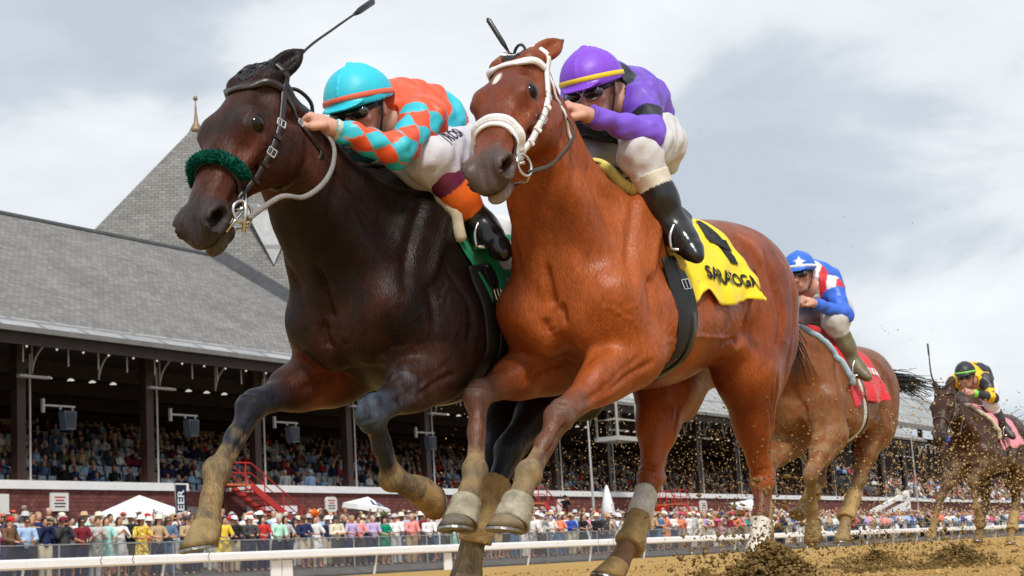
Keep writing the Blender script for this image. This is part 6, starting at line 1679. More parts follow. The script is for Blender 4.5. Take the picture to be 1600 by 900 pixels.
    s = empty('closed_umbrella', 'closed white umbrella standing in the crowd left of the bandaged hind leg', 'umbrella', loc=(87.3, 45, apron_z(45))); m_ = MB(); m_.lathe([(.32, 1.35), (.50, 1.5), (.34, 2.4), (.10, 3.4), (.02, 3.5)], 9); m_.build('canopy', UM, s, True); m_ = MB(); m_.tube([(0, 0, 0), (0, 0, 1.5)], .035, 6); m_.build('pole', GALV, s)
    for i, (x, y, z, lb) in enumerate(((89.25, 47, 9.7, 'thin white flagpole in front of the stand left of the bandaged leg'), (158, 47, 11.0, 'pale flagpole seen between the two trailing horses'), (36.3, 51.3, 6.5, 'pale pole by the left column'))):
        if i == 2: continue
        s = empty('flagpole', lb, 'flagpole', loc=(x, y, apron_z(y))); m_ = MB(); m_.tube([(0, 0, 0), (0, 0, z-apron_z(y))], [.10, .05], 8); m_.build('pole', IRONW, s); m_ = MB(); m_.lathe([(.02, -.08), (.10, 0), (.02, .08)], 8, (0, 0, z-apron_z(y)+.05)); m_.build('ball', IRONW, s)
    s = empty('camera_cage', 'white railed camera cage hung under the roof edge', 'camera platform', loc=(99.2, 50.0, 8.6))
    for a in ((-1.5,-.8),(1.5,-.8),(1.5,.8),(-1.5,.8)): m_ = MB(); m_.bar((a[0], a[1], -.1), (a[0], a[1], 2.3), .12); m_.build('post', IRONW, s)
    m_ = MB(); m_.box((-1.7, -.95, -.35), (1.7, .95, -.05)); m_.build('floor', IRONW, s)
    for z in (1.1,):
        m_ = MB(); m_.bar((-1.5,-.8,z),(1.5,-.8,z),.09); m_.bar((-1.5,-.8,z),(-1.5,.8,z),.09); m_.build('guard_rail', IRONW, s)
    # pale ramp far right
    s = empty('access_ramp', 'white railed ramp rising out of the crowd between the trailing horses', 'ramp', loc=(128, 44, 1.0))
    m_ = MB(); m_.bar((0, 0, .9), (17, 0, 3.7), .3, .35); m_.build('side_rail', COPE, s); m_ = MB(); m_.bar((3, .1, .6), (17, .1, 2.6), .25, .7); m_.build('side_panel', COPE, s); m_ = MB(); m_.box((16.6, -.2, 0), (17, .2, 3.9)); m_.build('post', COPE, s)
things_on_stand()
# ---------------------------------------------------------------- the crowd
def objcol_mat(name, rough=.8, pattern=None):
    def fn(nt, N, L, b):
        oi = N.new('ShaderNodeObjectInfo'); tc = N.new('ShaderNodeTexCoord')
        n = noise_node(N, L, tc.outputs['Object'], 9 if pattern else 5, 3, .6)
        if pattern == 'floral':
            r = ramp(N, [(.47, (1, 1, 1)), (.50, (.25, .18, .10)), (.56, (.25, .18, .1)), (.58, (1.6, 1.7, 6))]); n.inputs['Scale'].default_value = 13
        elif pattern == 'print':
            r = ramp(N, [(.46, (1, 1, 1)), (.5, (.35, .38, .45)), (.54, (1, 1, 1))]); n.inputs['Scale'].default_value = 20
        else: r = ramp(N, [(.3, (.85, .85, .85)), (.7, (1.12, 1.12, 1.12))])
        L.new(n.outputs[0], r.inputs[0]); mx = N.new('ShaderNodeMixRGB'); mx.blend_type = 'MULTIPLY'; mx.inputs[0].default_value = 1
        L.new(oi.outputs['Color'], mx.inputs[1]); L.new(r.outputs[0], mx.inputs[2]); L.new(mx.outputs[0], b.inputs['Base Color']); b.inputs['Roughness'].default_value = rough; b.inputs['Specular IOR Level'].default_value = .25
    return node_mat(name, fn)
FAB = objcol_mat('crowd fabric'); FLOR = objcol_mat('crowd floral fabric', pattern='floral'); PRNT = objcol_mat('crowd printed fabric', pattern='print'); SKN = objcol_mat('crowd skin', .55); HAR = objcol_mat('crowd hair', .6)
DGL = mat('sunglasses', (.01, .01, .012), .2, .5)

POSES = {   # elbow, hand for left and right (x is forward = towards the track, y to the person's left)
 'down': (((-.02, .24, 1.10), (.06, .24, .86)), ((-.02, -.24, 1.10), (.06, -.24, .86))),
 'rail': (((.08, .26, 1.16), (.33, .12, 1.12)), ((.08, -.26, 1.16), (.34, -.10, 1.10))),
 'fold': (((.08, .25, 1.14), (.24, -.08, 1.16)), ((.08, -.25, 1.14), (.25, .08, 1.12))),
 'phone': (((.16, .22, 1.22), (.26, .06, 1.52)), ((.16, -.22, 1.22), (.26, -.06, 1.52))),
 'raise': (((.06, .25, 1.16), (.28, .10, 1.15)), ((.06, -.24, 1.62), (.10, -.16, 1.92))),
 'clap': (((.10, .24, 1.15), (.30, .03, 1.33)), ((.10, -.24, 1.15), (.30, -.03, 1.30)))}
VX = .024
def crowd_meshes():
    M = {}
    def fin(v, nm, m): P, Q = v.surface(1); me = skin_mesh(nm, P, Q); me.materials.append(m); return me
    for pn, arms in POSES.items():
        for wom in (0, 1):
            sw = .165 if wom else .195
            v = Vol((-.3, -.42, -.03), (.5, .42, 2.05), VX)
            v.ell((0, 0, 1.60), (.092, .076, .108)); v.ell((.03, 0, 1.545), (.062, .056, .07)); v.cone((0, 0, 1.38), (.0, 0, 1.5), .055, .052); v.cone((.09, 0, 1.59), (.108, 0, 1.575), .014, .016, .01)
            v.chain([(0, 0, 1.34), (0, 0, 1.1), (0, 0, .95)], [.11, .10, .115], .05); v.cone((0, sw, 1.38), (0, -sw, 1.38), .055, .055, .04)
            for s, (e, h) in zip((1, -1), arms):
                v.chain([(0, s*sw, 1.37), e, h], [.05, .042, .030], .02); d = nrm(V3(h)-V3(e)); v.ell(V3(h)+d*.05, (.045, .038, .036), None, .015)
                v.chain([(0, s*.09, .92), (.02, s*.10, .5), (-.01, s*.10, .07)], [.085, .058, .042], .03); v.cone((-.01, s*.1, .04), (.14, s*.12, .03), .042, .036, .02)
            M['body', pn, wom] = fin(v, 'body', SKN)
            v = Vol((-.3, -.42, .7), (.5, .42, 1.6), VX)
            v.chain([(0, 0, 1.33), (0, 0, 1.12), (0, 0, .96)], [.135, .118 if wom else .135, .140], .06); v.cone((0, sw, 1.375), (0, -sw, 1.375), .075, .075, .05)
            for s, (e, h) in zip((1, -1), arms):
                e, h = V3(e), V3(h); v.cone((0, s*sw, 1.37), e, .070, .062, .03)
                if wom == 0: v.cone(e, e+(h-e)*.75, .058, .050, .02)
            v.noise(.006, 25, 3, 5); v.cutplane((0, 0, .90), (0, 0, -1)); M['top', pn, wom] = fin(v, 'shirt', FAB)
    v = Vol((-.25, -.3, -.02), (.3, .3, 1.1), VX)
    v.ell((0, 0, .96), (.135, .165, .13), None, .05)
    for s in (1, -1): v.chain([(0, s*.09, .90), (.02, s*.105, .5), (-.01, s*.105, .08)], [.115, .088, .078], .03)
    v.noise(.005, 30, 4, 5); v.cutplane((0, 0, 1.02), (0, 0, 1)); M['trousers'] = fin(v, 'trousers', FAB)
    v = Vol((-.25, -.3, .3), (.3, .3, 1.1), VX)
    v.ell((0, 0, .96), (.135, .165, .13), None, .05)
    for s in (1, -1): v.chain([(0, s*.09, .90), (.02, s*.105, .5)], [.12, .105], .03)
    v.cutplane((0, 0, 1.02), (0, 0, 1)); v.cutplane((0, 0, .50), (0, 0, -1)); M['shorts'] = fin(v, 'shorts', FAB)
    v = Vol((-.4, -.4, .2), (.4, .4, 1.1), VX)
    v.loft((0, 0, 0), np.stack([V3((0,0,1)), V3((1,0,0)), V3((0,1,0))], 1), [(.42, .22, -.22, .25, 0, 2), (.7, .19, -.19, .215, 0, 2), (.95, .15, -.15, .175, 0, 2), (1.08, .125, -.125, .14, 0, 2)], .02)
    v.noise(.008, 26, 6, 6); M['skirt'] = fin(v, 'skirt', FAB)
    for nm, z0, long_ in (('short', 1.60, 0), ('long', 1.50, 1)):
        v = Vol((-.25, -.25, 1.1), (.25, .25, 1.85), .018); v.ell((-.022, 0, 1.625), (.100, .092, .108))
        if long_: v.cone((-.05, 0, 1.58), (-.06, 0, 1.36), .095, .085, .04)
        v.ell((.085, 0, 1.545), (.085, .085, .10), None, .01, cut=True); v.cutplane((0, 0, z0 if not long_ else 1.32), (.35, 0, -1)); M['hair', nm] = fin(v, 'hair', HAR)
    h = MB(); h.lathe([(.19, 1.655), (.195, 1.665), (.105, 1.685), (.100, 1.76), (.06, 1.785), (.005, 1.79)], 18); M['sunhat'] = h.mesh('hat', True); M['sunhat'].materials.append(FAB)
    h = MB(); h.lathe([(.103, 1.635), (.106, 1.69), (.085, 1.735), (.03, 1.755), (.004, 1.757)], 14); h.add([(.06, -.085, 1.645), (.20, -.06, 1.625), (.20, .06, 1.625), (.06, .085, 1.645), (.06, -.085, 1.66), (.20, -.06, 1.635), (.20, .06, 1.635), (.06, .085, 1.66)], [(0,3,2,1),(4,5,6,7),(0,1,5,4),(1,2,6,5),(2,3,7,6)]); M['cap'] = h.mesh('cap', True); M['cap'].materials.append(FAB)
    g = np.random.default_rng(5); h = MB()
    for k in range(46): a, b = g.uniform(0, 6.28), g.uniform(.2, 1.5); d = V3((math.cos(a)*math.cos(b), math.sin(a)*math.cos(b), math.sin(b))); h.tube([V3((0, .02, 1.70))+d*.03, V3((0, .02, 1.72))+d*.14, V3((0, .02, 1.72))+d*.23+g.normal(size=3)*.03], [.02, .03, .006], 4, cap=False)
    M['feather'] = h.mesh('feathered_hat', True); M['feather'].materials.append(FAB)
    h = MB(); h.box((.070, -.072, 1.592), (.112, .072, 1.622)); M['glasses'] = h.mesh('sunglasses'); M['glasses'].materials.append(DGL)
    h = MB(); h.box((-.012, -.045, -.08), (.0, .045, .08)); M['phone'] = h.mesh('phone'); M['phone'].materials.append(DGL)
    h = MB(); h.lathe([(.1085, 1.690), (.1085, 1.715)], 18); M['hatband'] = h.mesh('hat_band', True); M['hatband'].materials.append(FAB)
    return M
CM = crowd_meshes()
COLS = {'white': (.78, .78, .78), 'pale grey': (.48, .48, .49), 'charcoal': (.06, .06, .065), 'black': (.015, .015, .017), 'navy': (.018, .026, .085), 'sky blue': (.36, .52, .75), 'royal blue': (.03, .08, .42), 'salmon pink': (.80, .30, .29), 'hot pink': (.80, .12, .32), 'lilac': (.50, .40, .66), 'mint': (.45, .76, .62), 'emerald': (.0, .25, .15), 'olive': (.16, .17, .08), 'tan': (.48, .34, .20), 'brown': (.16, .085, .05), 'maroon': (.20, .018, .035), 'red': (.55, .03, .03), 'orange': (.85, .22, .03), 'coral': (.80, .25, .15), 'yellow': (.80, .58, .06), 'teal': (.04, .30, .32), 'cream': (.72, .66, .52), 'denim blue': (.09, .17, .30), 'seafoam': (.38, .72, .68), 'beige': (.60, .52, .40)}
SKINS = [(.52, .28, .19), (.58, .33, .24), (.46, .23, .15), (.40, .20, .13), (.24, .12, .075), (.55, .30, .22)]
HAIRS = {'dark': (.02, .014, .010), 'brown': (.08, .045, .025), 'blond': (.38, .26, .12), 'grey': (.40, .39, .38)}
gp = np.random.default_rng(21)
LABELS = {}
def put(nm, me, root, c):
    o = link(nm, me, None, root); o.color = (*c, 1); return o
def spectator(x, y, label, pose='rail', wom=0, top='white', bottom='navy', hat=None, hatc='white', hair='brown', skin=0, kind='trousers', glasses=False, pattern=None, scale=1.0, turn=0.0, group='spectators behind the fence'):
    r = empty('person', label, 'spectator', group); r.location = (x, y, apron_z(y)); r.rotation_euler = (gp.uniform(-.05, .05), gp.uniform(-.03, .16), math.pi*1.5+turn-.45); r.scale = (scale*1.16,)*3     # faces the track, turned towards the horses
    sk = np.array(SKINS[skin])
    put('body', CM['body', pose, wom], r, sk)
    o = put('shirt' if kind != 'dress' else 'dress_top', CM['top', pose, wom], r, COLS[top])
    def pat(o):
        if pattern: o.data.materials if False else None; o.material_slots[0].link = 'OBJECT'; o.material_slots[0].material = {'floral': FLOR, 'print': PRNT}[pattern]
    pat(o)
    if kind == 'dress': o = put('skirt', CM['skirt'], r, COLS[top]); pat(o)
    elif kind == 'skirt': put('skirt', CM['skirt'], r, COLS[bottom])
    else: put(kind, CM[kind], r, COLS[bottom])
    put('hair', CM['hair', 'long' if wom else 'short'], r, HAIRS[hair])
    if hat: put('hat' if hat == 'sunhat' else hat, CM[hat], r, COLS[hatc])
    if glasses: put('sunglasses', CM['glasses'], r, (0, 0, 0))
    if pose == 'phone':
        o = put('phone', CM['phone'], r, (0, 0, 0)); o.location = (.30, 0, 1.58)
    return r
FRONT = [
 (34.8, 'man in a brown shirt and red cap at the left end of the fence', dict(top='brown', hat='cap', hatc='red', turn=.6)),
 (35.5, 'man in a sky blue shirt and sunglasses near the left end of the fence', dict(top='sky blue', glasses=True, hair='dark')),
 (36.4, 'man in an open navy jacket filming with a phone near the left end', dict(top='navy', pose='phone', bottom='beige', hair='dark')),
 (37.2, 'person in a charcoal top with a maroon cap looking down the track', dict(top='charcoal', hat='cap', hatc='maroon', pose='phone')),
 (37.9, 'woman in a maroon top with dark glasses below the wall notice board', dict(top='maroon', wom=1, hair='dark', glasses=True)),
 (38.5, 'man in a pale grey suit clapping beside a seafoam dress', dict(top='pale grey', bottom='pale grey', pose='clap', hair='brown')),
 (39.0, 'woman in a long seafoam dress beside the man in a pale grey suit', dict(top='seafoam', kind='dress', wom=1, hair='brown', pose='rail')),
 (39.75, 'woman in a white blouse and printed skirt left of the yellow floral dress', dict(top='white', kind='skirt', bottom='pale grey', wom=1, pose='clap')),
 (40.7, 'woman in a yellow floral dress and a white hat with a navy band', dict(top='yellow', kind='dress', pattern='floral', wom=1, hat='sunhat', hatc='white', pose='rail')),
 (41.4, 'woman in a straw sun hat right of the yellow floral dress', dict(top='tan', wom=1, hat='sunhat', hatc='cream', hair='dark')),
 (42.0, 'woman in a denim blue jacket and sunglasses leaning on the fence', dict(top='denim blue', wom=1, glasses=True, pose='fold', bottom='denim blue')),
 (43.0, 'man in a tan shirt and dark cap left of the muddy raised hoof', dict(top='tan', hat='cap', hatc='charcoal')),
 (44.75, 'woman in a plain yellow dress right of the muddy raised hoof', dict(top='yellow', kind='dress', wom=1, hair='dark')),
 (45.4, 'man in a black shirt with a white cap at the white rail panel', dict(top='black', hat='cap', hatc='white', glasses=True, bottom='beige')),
 (46.3, 'man in a charcoal shirt and white cap holding a cup, left of the mint shirt', dict(top='charcoal', hat='cap', hatc='white', pose='rail')),
 (47.1, 'dark haired woman in a red top below the red staircase', dict(top='red', wom=1, hair='dark')),
 (47.8, 'man in a mint shirt below the red staircase', dict(top='mint', hair='grey')),
 (48.4, 'woman in a grey printed top beside the mint shirt', dict(top='pale grey', pattern='print', wom=1, hair='dark')),
 (49.6, 'man in a navy blazer, flat cap and beige shorts leaning over the fence', dict(top='navy', hat='cap', hatc='brown', kind='shorts', bottom='beige', glasses=True)),
 (50.35, 'woman in a huge orange feathered hat and a pale printed dress', dict(top='white', kind='dress', pattern='print', wom=1, hat='feather', hatc='orange', hair='brown')),
 (51.6, 'man in a cream sweater with folded arms and a dark cap', dict(top='cream', bottom='charcoal', pose='fold', hat='cap', hatc='charcoal')),
 (52.45, 'woman in a lilac and white outfit left of the salmon pink polo', dict(top='lilac', wom=1, hair='blond')),
 (53.25, 'man in a salmon pink polo shirt with dark hair', dict(top='salmon pink', bottom='charcoal', hair='dark', skin=3)),
 (54.0, 'man in a purple grey shirt between the salmon polo and the green dress', dict(top='lilac', bottom='navy', hair='grey')),
 (54.9, 'woman in an emerald green dress and green feathered hat', dict(top='emerald', kind='dress', wom=1, hat='feather', hatc='olive', hair='dark', scale=.97)),
 (55.75, 'man in a pale grey hat and white jacket photographing beside the green dress', dict(top='white', bottom='pale grey', hat='sunhat', hatc='pale grey', pose='rail')),
 (56.75, 'man in a pale pink shirt right of the green dress', dict(top='salmon pink', bottom='tan', hair='grey', pose='rail', scale=1.02)),
 (58.15, 'man in a white polo shirt left of the two hanging bell boots', dict(top='white', bottom='navy', hair='dark')),
 (59.4, 'man with a lilac shirt just left of the grey bell boot', dict(top='lilac', bottom='charcoal')),
 (66.9, 'woman in a white top right of the reaching hoof', dict(top='white', wom=1, bottom='pale grey', kind='skirt')),
 (68.2, 'man in a grey T-shirt and white cap photographing, below the camera operator', dict(top='pale grey', pose='phone', bottom='charcoal', hat='cap', hatc='white')),
 (70.0, 'man in a coral shirt left of the royal blue jacket', dict(top='coral', bottom='denim blue')),
 (71.0, 'man in a royal blue jacket and straw hat', dict(top='royal blue', bottom='beige', hat='sunhat', hatc='tan')),
 (72.2, 'woman in a black dress beside the royal blue jacket', dict(top='black', kind='dress', wom=1, hair='dark')),
 (73.5, 'man in a black shirt with a pale hat left of the bandaged hind leg', dict(top='black', hat='sunhat', hatc='cream')),
 (76.4, 'woman in a lilac dress and white hat just left of the bandaged hind leg', dict(top='lilac', kind='dress', wom=1, hat='sunhat', hatc='white')),
 (83.1, 'man in a white shirt right of the bandaged hind leg', dict(top='white', bottom='navy', pose='fold')),
 (87.1, 'woman in a lilac blouse under the white wall sign', dict(top='lilac', wom=1, hair='blond', bottom='cream', kind='skirt')),
 (89.4, 'woman in a hot pink dress left of the planted hind leg', dict(top='hot pink', kind='dress', wom=1, hair='blond')),
 (91.8, 'man in a brown orange shirt left of the planted hind leg', dict(top='coral', bottom='brown', hair='brown')),
 (93.9, 'man in a teal shirt beside the planted hind leg', dict(top='teal', bottom='beige', hair='grey'))]
taken = []
for x, lb, kw in FRONT:
    kw.setdefault('skin', int(gp.integers(0, 4))); spectator(x, 38.75, lb, **kw); taken.append(x)
NP_ = len(FRONT)
used = set()
TOPN = ['white', 'pale grey', 'charcoal', 'navy', 'sky blue', 'salmon pink', 'lilac', 'white', 'tan', 'cream', 'royal blue', 'white', 'white', 'coral', 'pale grey', 'maroon', 'hot pink', 'black', 'denim blue', 'cream', 'charcoal', 'salmon pink', 'beige', 'sky blue', 'white', 'navy', 'lilac', 'mint']
BOTN = ['navy', 'charcoal', 'beige', 'tan', 'white', 'denim blue', 'pale grey', 'black']
def near_word(x):
    k = min(range(len(FRONT)), key=lambda i: abs(FRONT[i][0]-x)); t = FRONT[k][1].split(' in ')[-1] if ' in ' in FRONT[k][1] else FRONT[k][1]
    return FRONT[k][2].get('top'), x > FRONT[k][0]
def auto(x, y, row):
    wom = int(gp.random() < .45); top = TOPN[gp.integers(len(TOPN))]; bot = BOTN[gp.integers(len(BOTN))]
    hat = None; hc = 'white'; r_ = gp.random()
    if r_ < .30: hat, hc = 'sunhat', ['white', 'cream', 'tan', 'pale grey', 'white'][gp.integers(5)]
    elif r_ < .5: hat, hc = 'cap', ['white', 'navy', 'red', 'charcoal', 'cream', 'royal blue'][gp.integers(6)]
    elif r_ < .54 and wom: hat, hc = 'feather', ['white', 'hot pink', 'red', 'yellow'][gp.integers(4)]
    pose = ['rail', 'fold', 'down', 'phone', 'clap', 'raise'][gp.choice(6, p=[.3, .15, .25, .14, .11, .05])]
    hair = ['dark', 'brown', 'blond', 'grey'][gp.integers(4)]; gl = bool(gp.random() < .35); kd = ('dress' if gp.random() < .6 else 'skirt') if wom and gp.random() < .6 else ('shorts' if gp.random() < .25 else 'trousers')
    rw = ('front', 'second', 'third')[row]
    nb_, right = near_word(x)
    hd = {'sunhat': f'{hc} sun hat', 'cap': f'{hc} cap', 'feather': f'{hc} feathered hat', None: f'{hair} hair'}[hat]
    act = {'rail': 'arms forward', 'fold': 'folded arms', 'down': 'arms down', 'phone': 'raised phone', 'clap': 'clapping', 'raise': 'one arm raised'}[pose]
    act = {'rail': '', 'fold': ' folding arms', 'down': '', 'phone': ' with raised phone', 'clap': ' clapping', 'raise': ' with one arm raised'}[pose]
    lb = f"{'woman' if wom else 'man'} in {top} {'dress' if kd == 'dress' else 'top'}, {hd}{act}, {rw} row by {nb_}"
    for ex in (' dress' if False else '', ' top', ' outfit', ' clothes'):
        if lb+ex not in used: lb += ex; break
    if len(lb.split()) > 16: lb = lb.replace(' with one arm raised', ' waving').replace(' with raised phone', ' filming').replace(' feathered', '')
    if len(lb.split()) > 16: lb = lb.replace(' hair', '')
    used.add(lb)
    spectator(x, y, lb, pose, wom, top, bot, hat, hc, hair, int(gp.integers(0, 6)), kd, gl, None, gp.uniform(.93, 1.05), gp.uniform(-.3, .3))
n_ind = NP_
for row, y, x0, x1, st_ in ((0, 38.8, 59.9, 104, .92), (1, 39.6, 34, 96, .80), (2, 40.5, 34, 88, .86)):
    x = x0+gp.uniform(0, .3)
    while x < x1 and n_ind < 292:
        if row > 0 or min(abs(x-t) for t in taken) > .5: auto(x+gp.uniform(-.12, .12), y+gp.uniform(-.15, .15), row); n_ind += 1
        x += st_*gp.uniform(.8, 1.2)*(1 if row else .85)

# the rest of the crowd, far too many to count: low bodies merged into two masses
def low_person(seated):
    mb = MB()
    if seated:
        mb.lathe([(.12, .42), (.16, .62), (.19, .85), (.08, .98)], 7, mi=0); mb.tube([(0, .1, .48), (.42, .1, .5), (.44, .1, .1)], [.09, .08, .06], 5, 1); mb.tube([(0, -.1, .48), (.42, -.1, .5), (.44, -.1, .1)], [.09, .08, .06], 5, 1)
        mb.tube([(0, .19, .9), (.05, .24, .66), (.3, .12, .58)], [.06, .05, .04], 5, 0); mb.tube([(0, -.19, .9), (.05, -.24, .66), (.3, -.12, .58)], [.06, .05, .04], 5, 0)
        hz = 1.10
    else:
        mb.lathe([(.15, .88), (.15, 1.1), (.20, 1.36), (.08, 1.46)], 7, mi=0); mb.tube([(0, .09, .05), (0, .09, .92)], [.07, .11], 5, 1); mb.tube([(0, -.09, .05), (0, -.09, .92)], [.07, .11], 5, 1)
        mb.tube([(0, .2, 1.38), (.06, .26, 1.14), (.28, .12, 1.14)], [.06, .05, .04], 5, 0); mb.tube([(0, -.2, 1.38), (.06, -.26, 1.14), (.28, -.12, 1.14)], [.06, .05, .04], 5, 0)
        hz = 1.60
    mb.lathe([(.03, -.13), (.07, -.09), (.088, 0), (.07, .08), (.02, .115)], 7, (.02, 0, hz), mi=2)
    mb.lathe([(.09, .03), (.098, .05), (.07, .11), (.02, .13)], 7, (-.01, 0, hz), mi=3)
    mb.lathe([(.165, .055), (.168, .065)], 8, (0, 0, hz), mi=4)
    return np.array(mb.v), mb.f, mb.mi
DARKN = ['navy', 'charcoal', 'black', 'black', 'navy', 'white', 'brown', 'maroon', 'charcoal', 'sky blue', 'pale grey', 'black', 'navy', 'olive', 'red', 'denim blue', 'tan', 'charcoal', 'white', 'black']  # seated clothes kept mostly dark, partly to paint in the shade under the roof
def mass(name, places, seated, parent=None, off=(0, 0, 0), seed=1, hats=.35, label=None, dark=1.0):
    v0, f0, mi = low_person(seated); nv = len(v0); g = np.random.default_rng(seed)
    vm = np.zeros(nv, int)
    for f, m_ in zip(f0, mi):
        for i in f: vm[i] = m_
    n = len(places); P = np.array(places, float)-V3(off); a = g.uniform(-.5, .5, n)-math.pi/2-.35; ca, sa = np.cos(a), np.sin(a); s = g.uniform(1.04, 1.20, n)
    V = np.empty((n, nv, 3)); V[:, :, 0] = (v0[None, :, 0]*ca[:, None]-v0[None, :, 1]*sa[:, None])*s[:, None]+P[:, None, 0]; V[:, :, 1] = (v0[None, :, 0]*sa[:, None]+v0[None, :, 1]*ca[:, None])*s[:, None]+P[:, None, 1]; V[:, :, 2] = v0[None, :, 2]*s[:, None]+P[:, None, 2]
    names = DARKN if seated else TOPN; C4 = np.ones((n, nv, 4)); ct = np.array([COLS[k] for k in names]); cb = np.array([COLS[k] for k in (['black', 'charcoal', 'navy', 'brown', 'beige'] if seated else BOTN)]); ch = np.array(list(HAIRS.values())); hc = np.array([COLS[k] for k in ('white', 'cream', 'tan', 'navy', 'red', 'white')])
    t_ = ct[g.integers(0, len(ct), n)]; b_ = cb[g.integers(0, len(cb), n)]; k_ = np.array(SKINS)[g.integers(0, len(SKINS), n)]; h_ = ch[g.integers(0, 4, n)]; hh = g.random(n) < hats; ht = hc[g.integers(0, len(hc), n)]
    h_ = np.where(hh[:, None], ht, h_)
    tab = np.stack([t_, b_, k_, h_, h_], 1); C4[:, :, :3] = tab[:, vm]
    col_hat = vm == 4
    V[np.ix_(~hh, col_hat)] = (P[~hh]+V3((0, 0, .9 if seated else 1.3)))[:, None, :]
    F = []
    fl = np.array([len(f) for f in f0]); fi = np.concatenate([np.array(f) for f in f0]); LI = (fi[None]+np.arange(n)[:, None]*nv).ravel(); LT = np.tile(fl, n)
    me = bpy.data.meshes.new(name); me.vertices.add(n*nv); me.vertices.foreach_set('co', V.astype(np.float32).ravel()); me.loops.add(len(LI)); me.loops.foreach_set('vertex_index', LI.astype(np.int32)); me.polygons.add(len(LT)); me.polygons.foreach_set('loop_start', np.concatenate([[0], np.cumsum(LT)[:-1]]).astype(np.int32)); me.update(calc_edges=True)
    me.polygons.foreach_set('use_smooth', np.ones(len(LT), bool))
    at = me.attributes.new('col', 'FLOAT_COLOR', 'POINT'); at.data.foreach_set('color', C4.astype(np.float32).ravel())
    o = link(name, me, vcol_mat('crowd mass', .75, .25, .8, .12, 12, 0), parent); tag(o, label, 'crowd' if label else None, kind='stuff'); return o
pl = []
for y, x0, x1, st_ in ((38.8, 104, 330, .62), (39.6, 96, 330, .68), (40.5, 88, 330, .75), (41.5, 33, 330, .85), (42.6, 33, 330, .95), (44.2, 33, 330, 1.1), (46.4, 34, 330, 1.6), (48.5, 34, 330, 2.4)):
    x = x0
    while x < x1:
        if not (45.2 < y < 49.5 and 44.5 < x < 52) and not (48 < y < 49 and 57 < x < 67): pl.append((x+gp.uniform(-.2, .2), y+gp.uniform(-.3, .3), apron_z(y)))
        x += st_*gp.uniform(.7, 1.3)*(1 if x < 150 else 1.5)
mass('crowd_on_apron', pl, False, label='dense crowd filling the apron behind the front rows', seed=3, hats=.45)
pl = []
for k in range(13):
    y = 52.9+k*1.3+.6; z = 3.95+k*.40; x = 44.0
    while x < 171:
        blk = math.sin(x*.21+k*.5)+math.sin(x*.53+1.3*k); p_ = .66 if x > 78 else (.60 if k > 4 else .40)+.22*blk
        if gp.random() < p_: pl.append((x+gp.uniform(-.08, .08), y+gp.uniform(-.08, .05), z))
        x += .62
mass('seated_spectators', pl, True, GS, GS.location, 5, .25)
pl = []
for k in range(9):
    y = 53+k*1.1; z = 4.2+k*.5
    for x in np.arange(177, 330, .75):
        if gp.random() < .75: pl.append((x+gp.uniform(-.1, .1), y, z))
mass('seated_spectators', pl, True, [o for o in bpy.data.objects if o.name.startswith('far_grandstand')][0], (230, 60, 2), 6, .3)
# a few people standing up in the stand, and the camera operator on the wall
for i, (x, y, lb, kw) in enumerate(((67.0, 53.6, 'man in a pale grey jacket standing in the stand by the third column', dict(top='pale grey', bottom='charcoal', hair='grey')), (69.0, 53.5, 'person in a sky blue top and cap standing in the stand by the fourth column', dict(top='sky blue', hat='cap', hatc='sky blue')), (87.6, 52.9, 'person in a red top standing above the red staircase', dict(top='red', hair='dark')), (86.6, 53.0, 'person in a maroon top standing at the front of the stand', dict(top='maroon', bottom='navy')))):
    r = spectator(x, y, lb, 'down', 0, group='people standing in the stand', **kw); r.location.z = 3.95
c = spectator(92.0, 50.6, 'camera operator in black on a platform before the red wall', 'phone', 0, 'black', 'black', 'cap', 'black', 'dark', group='camera crew'); c.location.z = 2.55
s = empty('operator_platform', 'dark platform under the camera operator', 'platform', loc=(92.0, 50.6, 1.3)); m_ = MB(); m_.box((-.5, -.4, 1.10), (.5, .4, 1.24)); m_.build('deck', DARKW, s)
for a, b in ((-1,-1),(1,-1),(1,1),(-1,1)): m_ = MB(); m_.bar((a*.42, b*.32, -.1), (a*.42, b*.32, 1.1), .06); m_.build('leg', DARKW, s)
# ---------------------------------------------------------------- loose dirt
def lump_set(name, pts, sizes, material, seed, label=None, parent=None, stretch=1.0, cols=None):
    g = np.random.default_rng(seed); ph = (1+5**.5)/2
    iv = np.array([(-1,ph,0),(1,ph,0),(-1,-ph,0),(1,-ph,0),(0,-1,ph),(0,1,ph),(0,-1,-ph),(0,1,-ph),(ph,0,-1),(ph,0,1),(-ph,0,-1),(-ph,0,1)])/1.9
    fc = np.array([(0,11,5),(0,5,1),(0,1,7),(0,7,10),(0,10,11),(1,5,9),(5,11,4),(11,10,2),(10,7,6),(7,1,8),(3,9,4),(3,4,2),(3,2,6),(3,6,8),(3,8,9),(4,9,5),(2,4,11),(6,2,10),(8,6,7),(9,8,1)])
    n = len(pts); A = g.normal(size=(n, 3, 3)); Qm = np.linalg.qr(A)[0]; sc = np.array(sizes)[:, None, None]*(g.uniform(.55, 1.25, (n, 1, 3)))
    j = iv[None]*(1+.28*g.normal(size=(n, 12, 1))); V = np.einsum('nij,nvj->nvi', Qm, j*sc)+np.array(pts)[:, None, :]
    F = (fc[None]+np.arange(n)[:, None, None]*12).reshape(-1, 3)
    me = bpy.data.meshes.new(name); me.vertices.add(n*12); me.vertices.foreach_set('co', V.astype(np.float32).ravel()); me.loops.add(F.size); me.loops.foreach_set('vertex_index', F.astype(np.int32).ravel()); me.polygons.add(len(F)); me.polygons.foreach_set('loop_start', np.arange(0, F.size, 3, dtype=np.int32)); me.update(calc_edges=True)
    o = link(name, me, material, parent); tag(o, label, 'dirt' if label else None, kind='stuff'); return o
gd = np.random.default_rng(99)
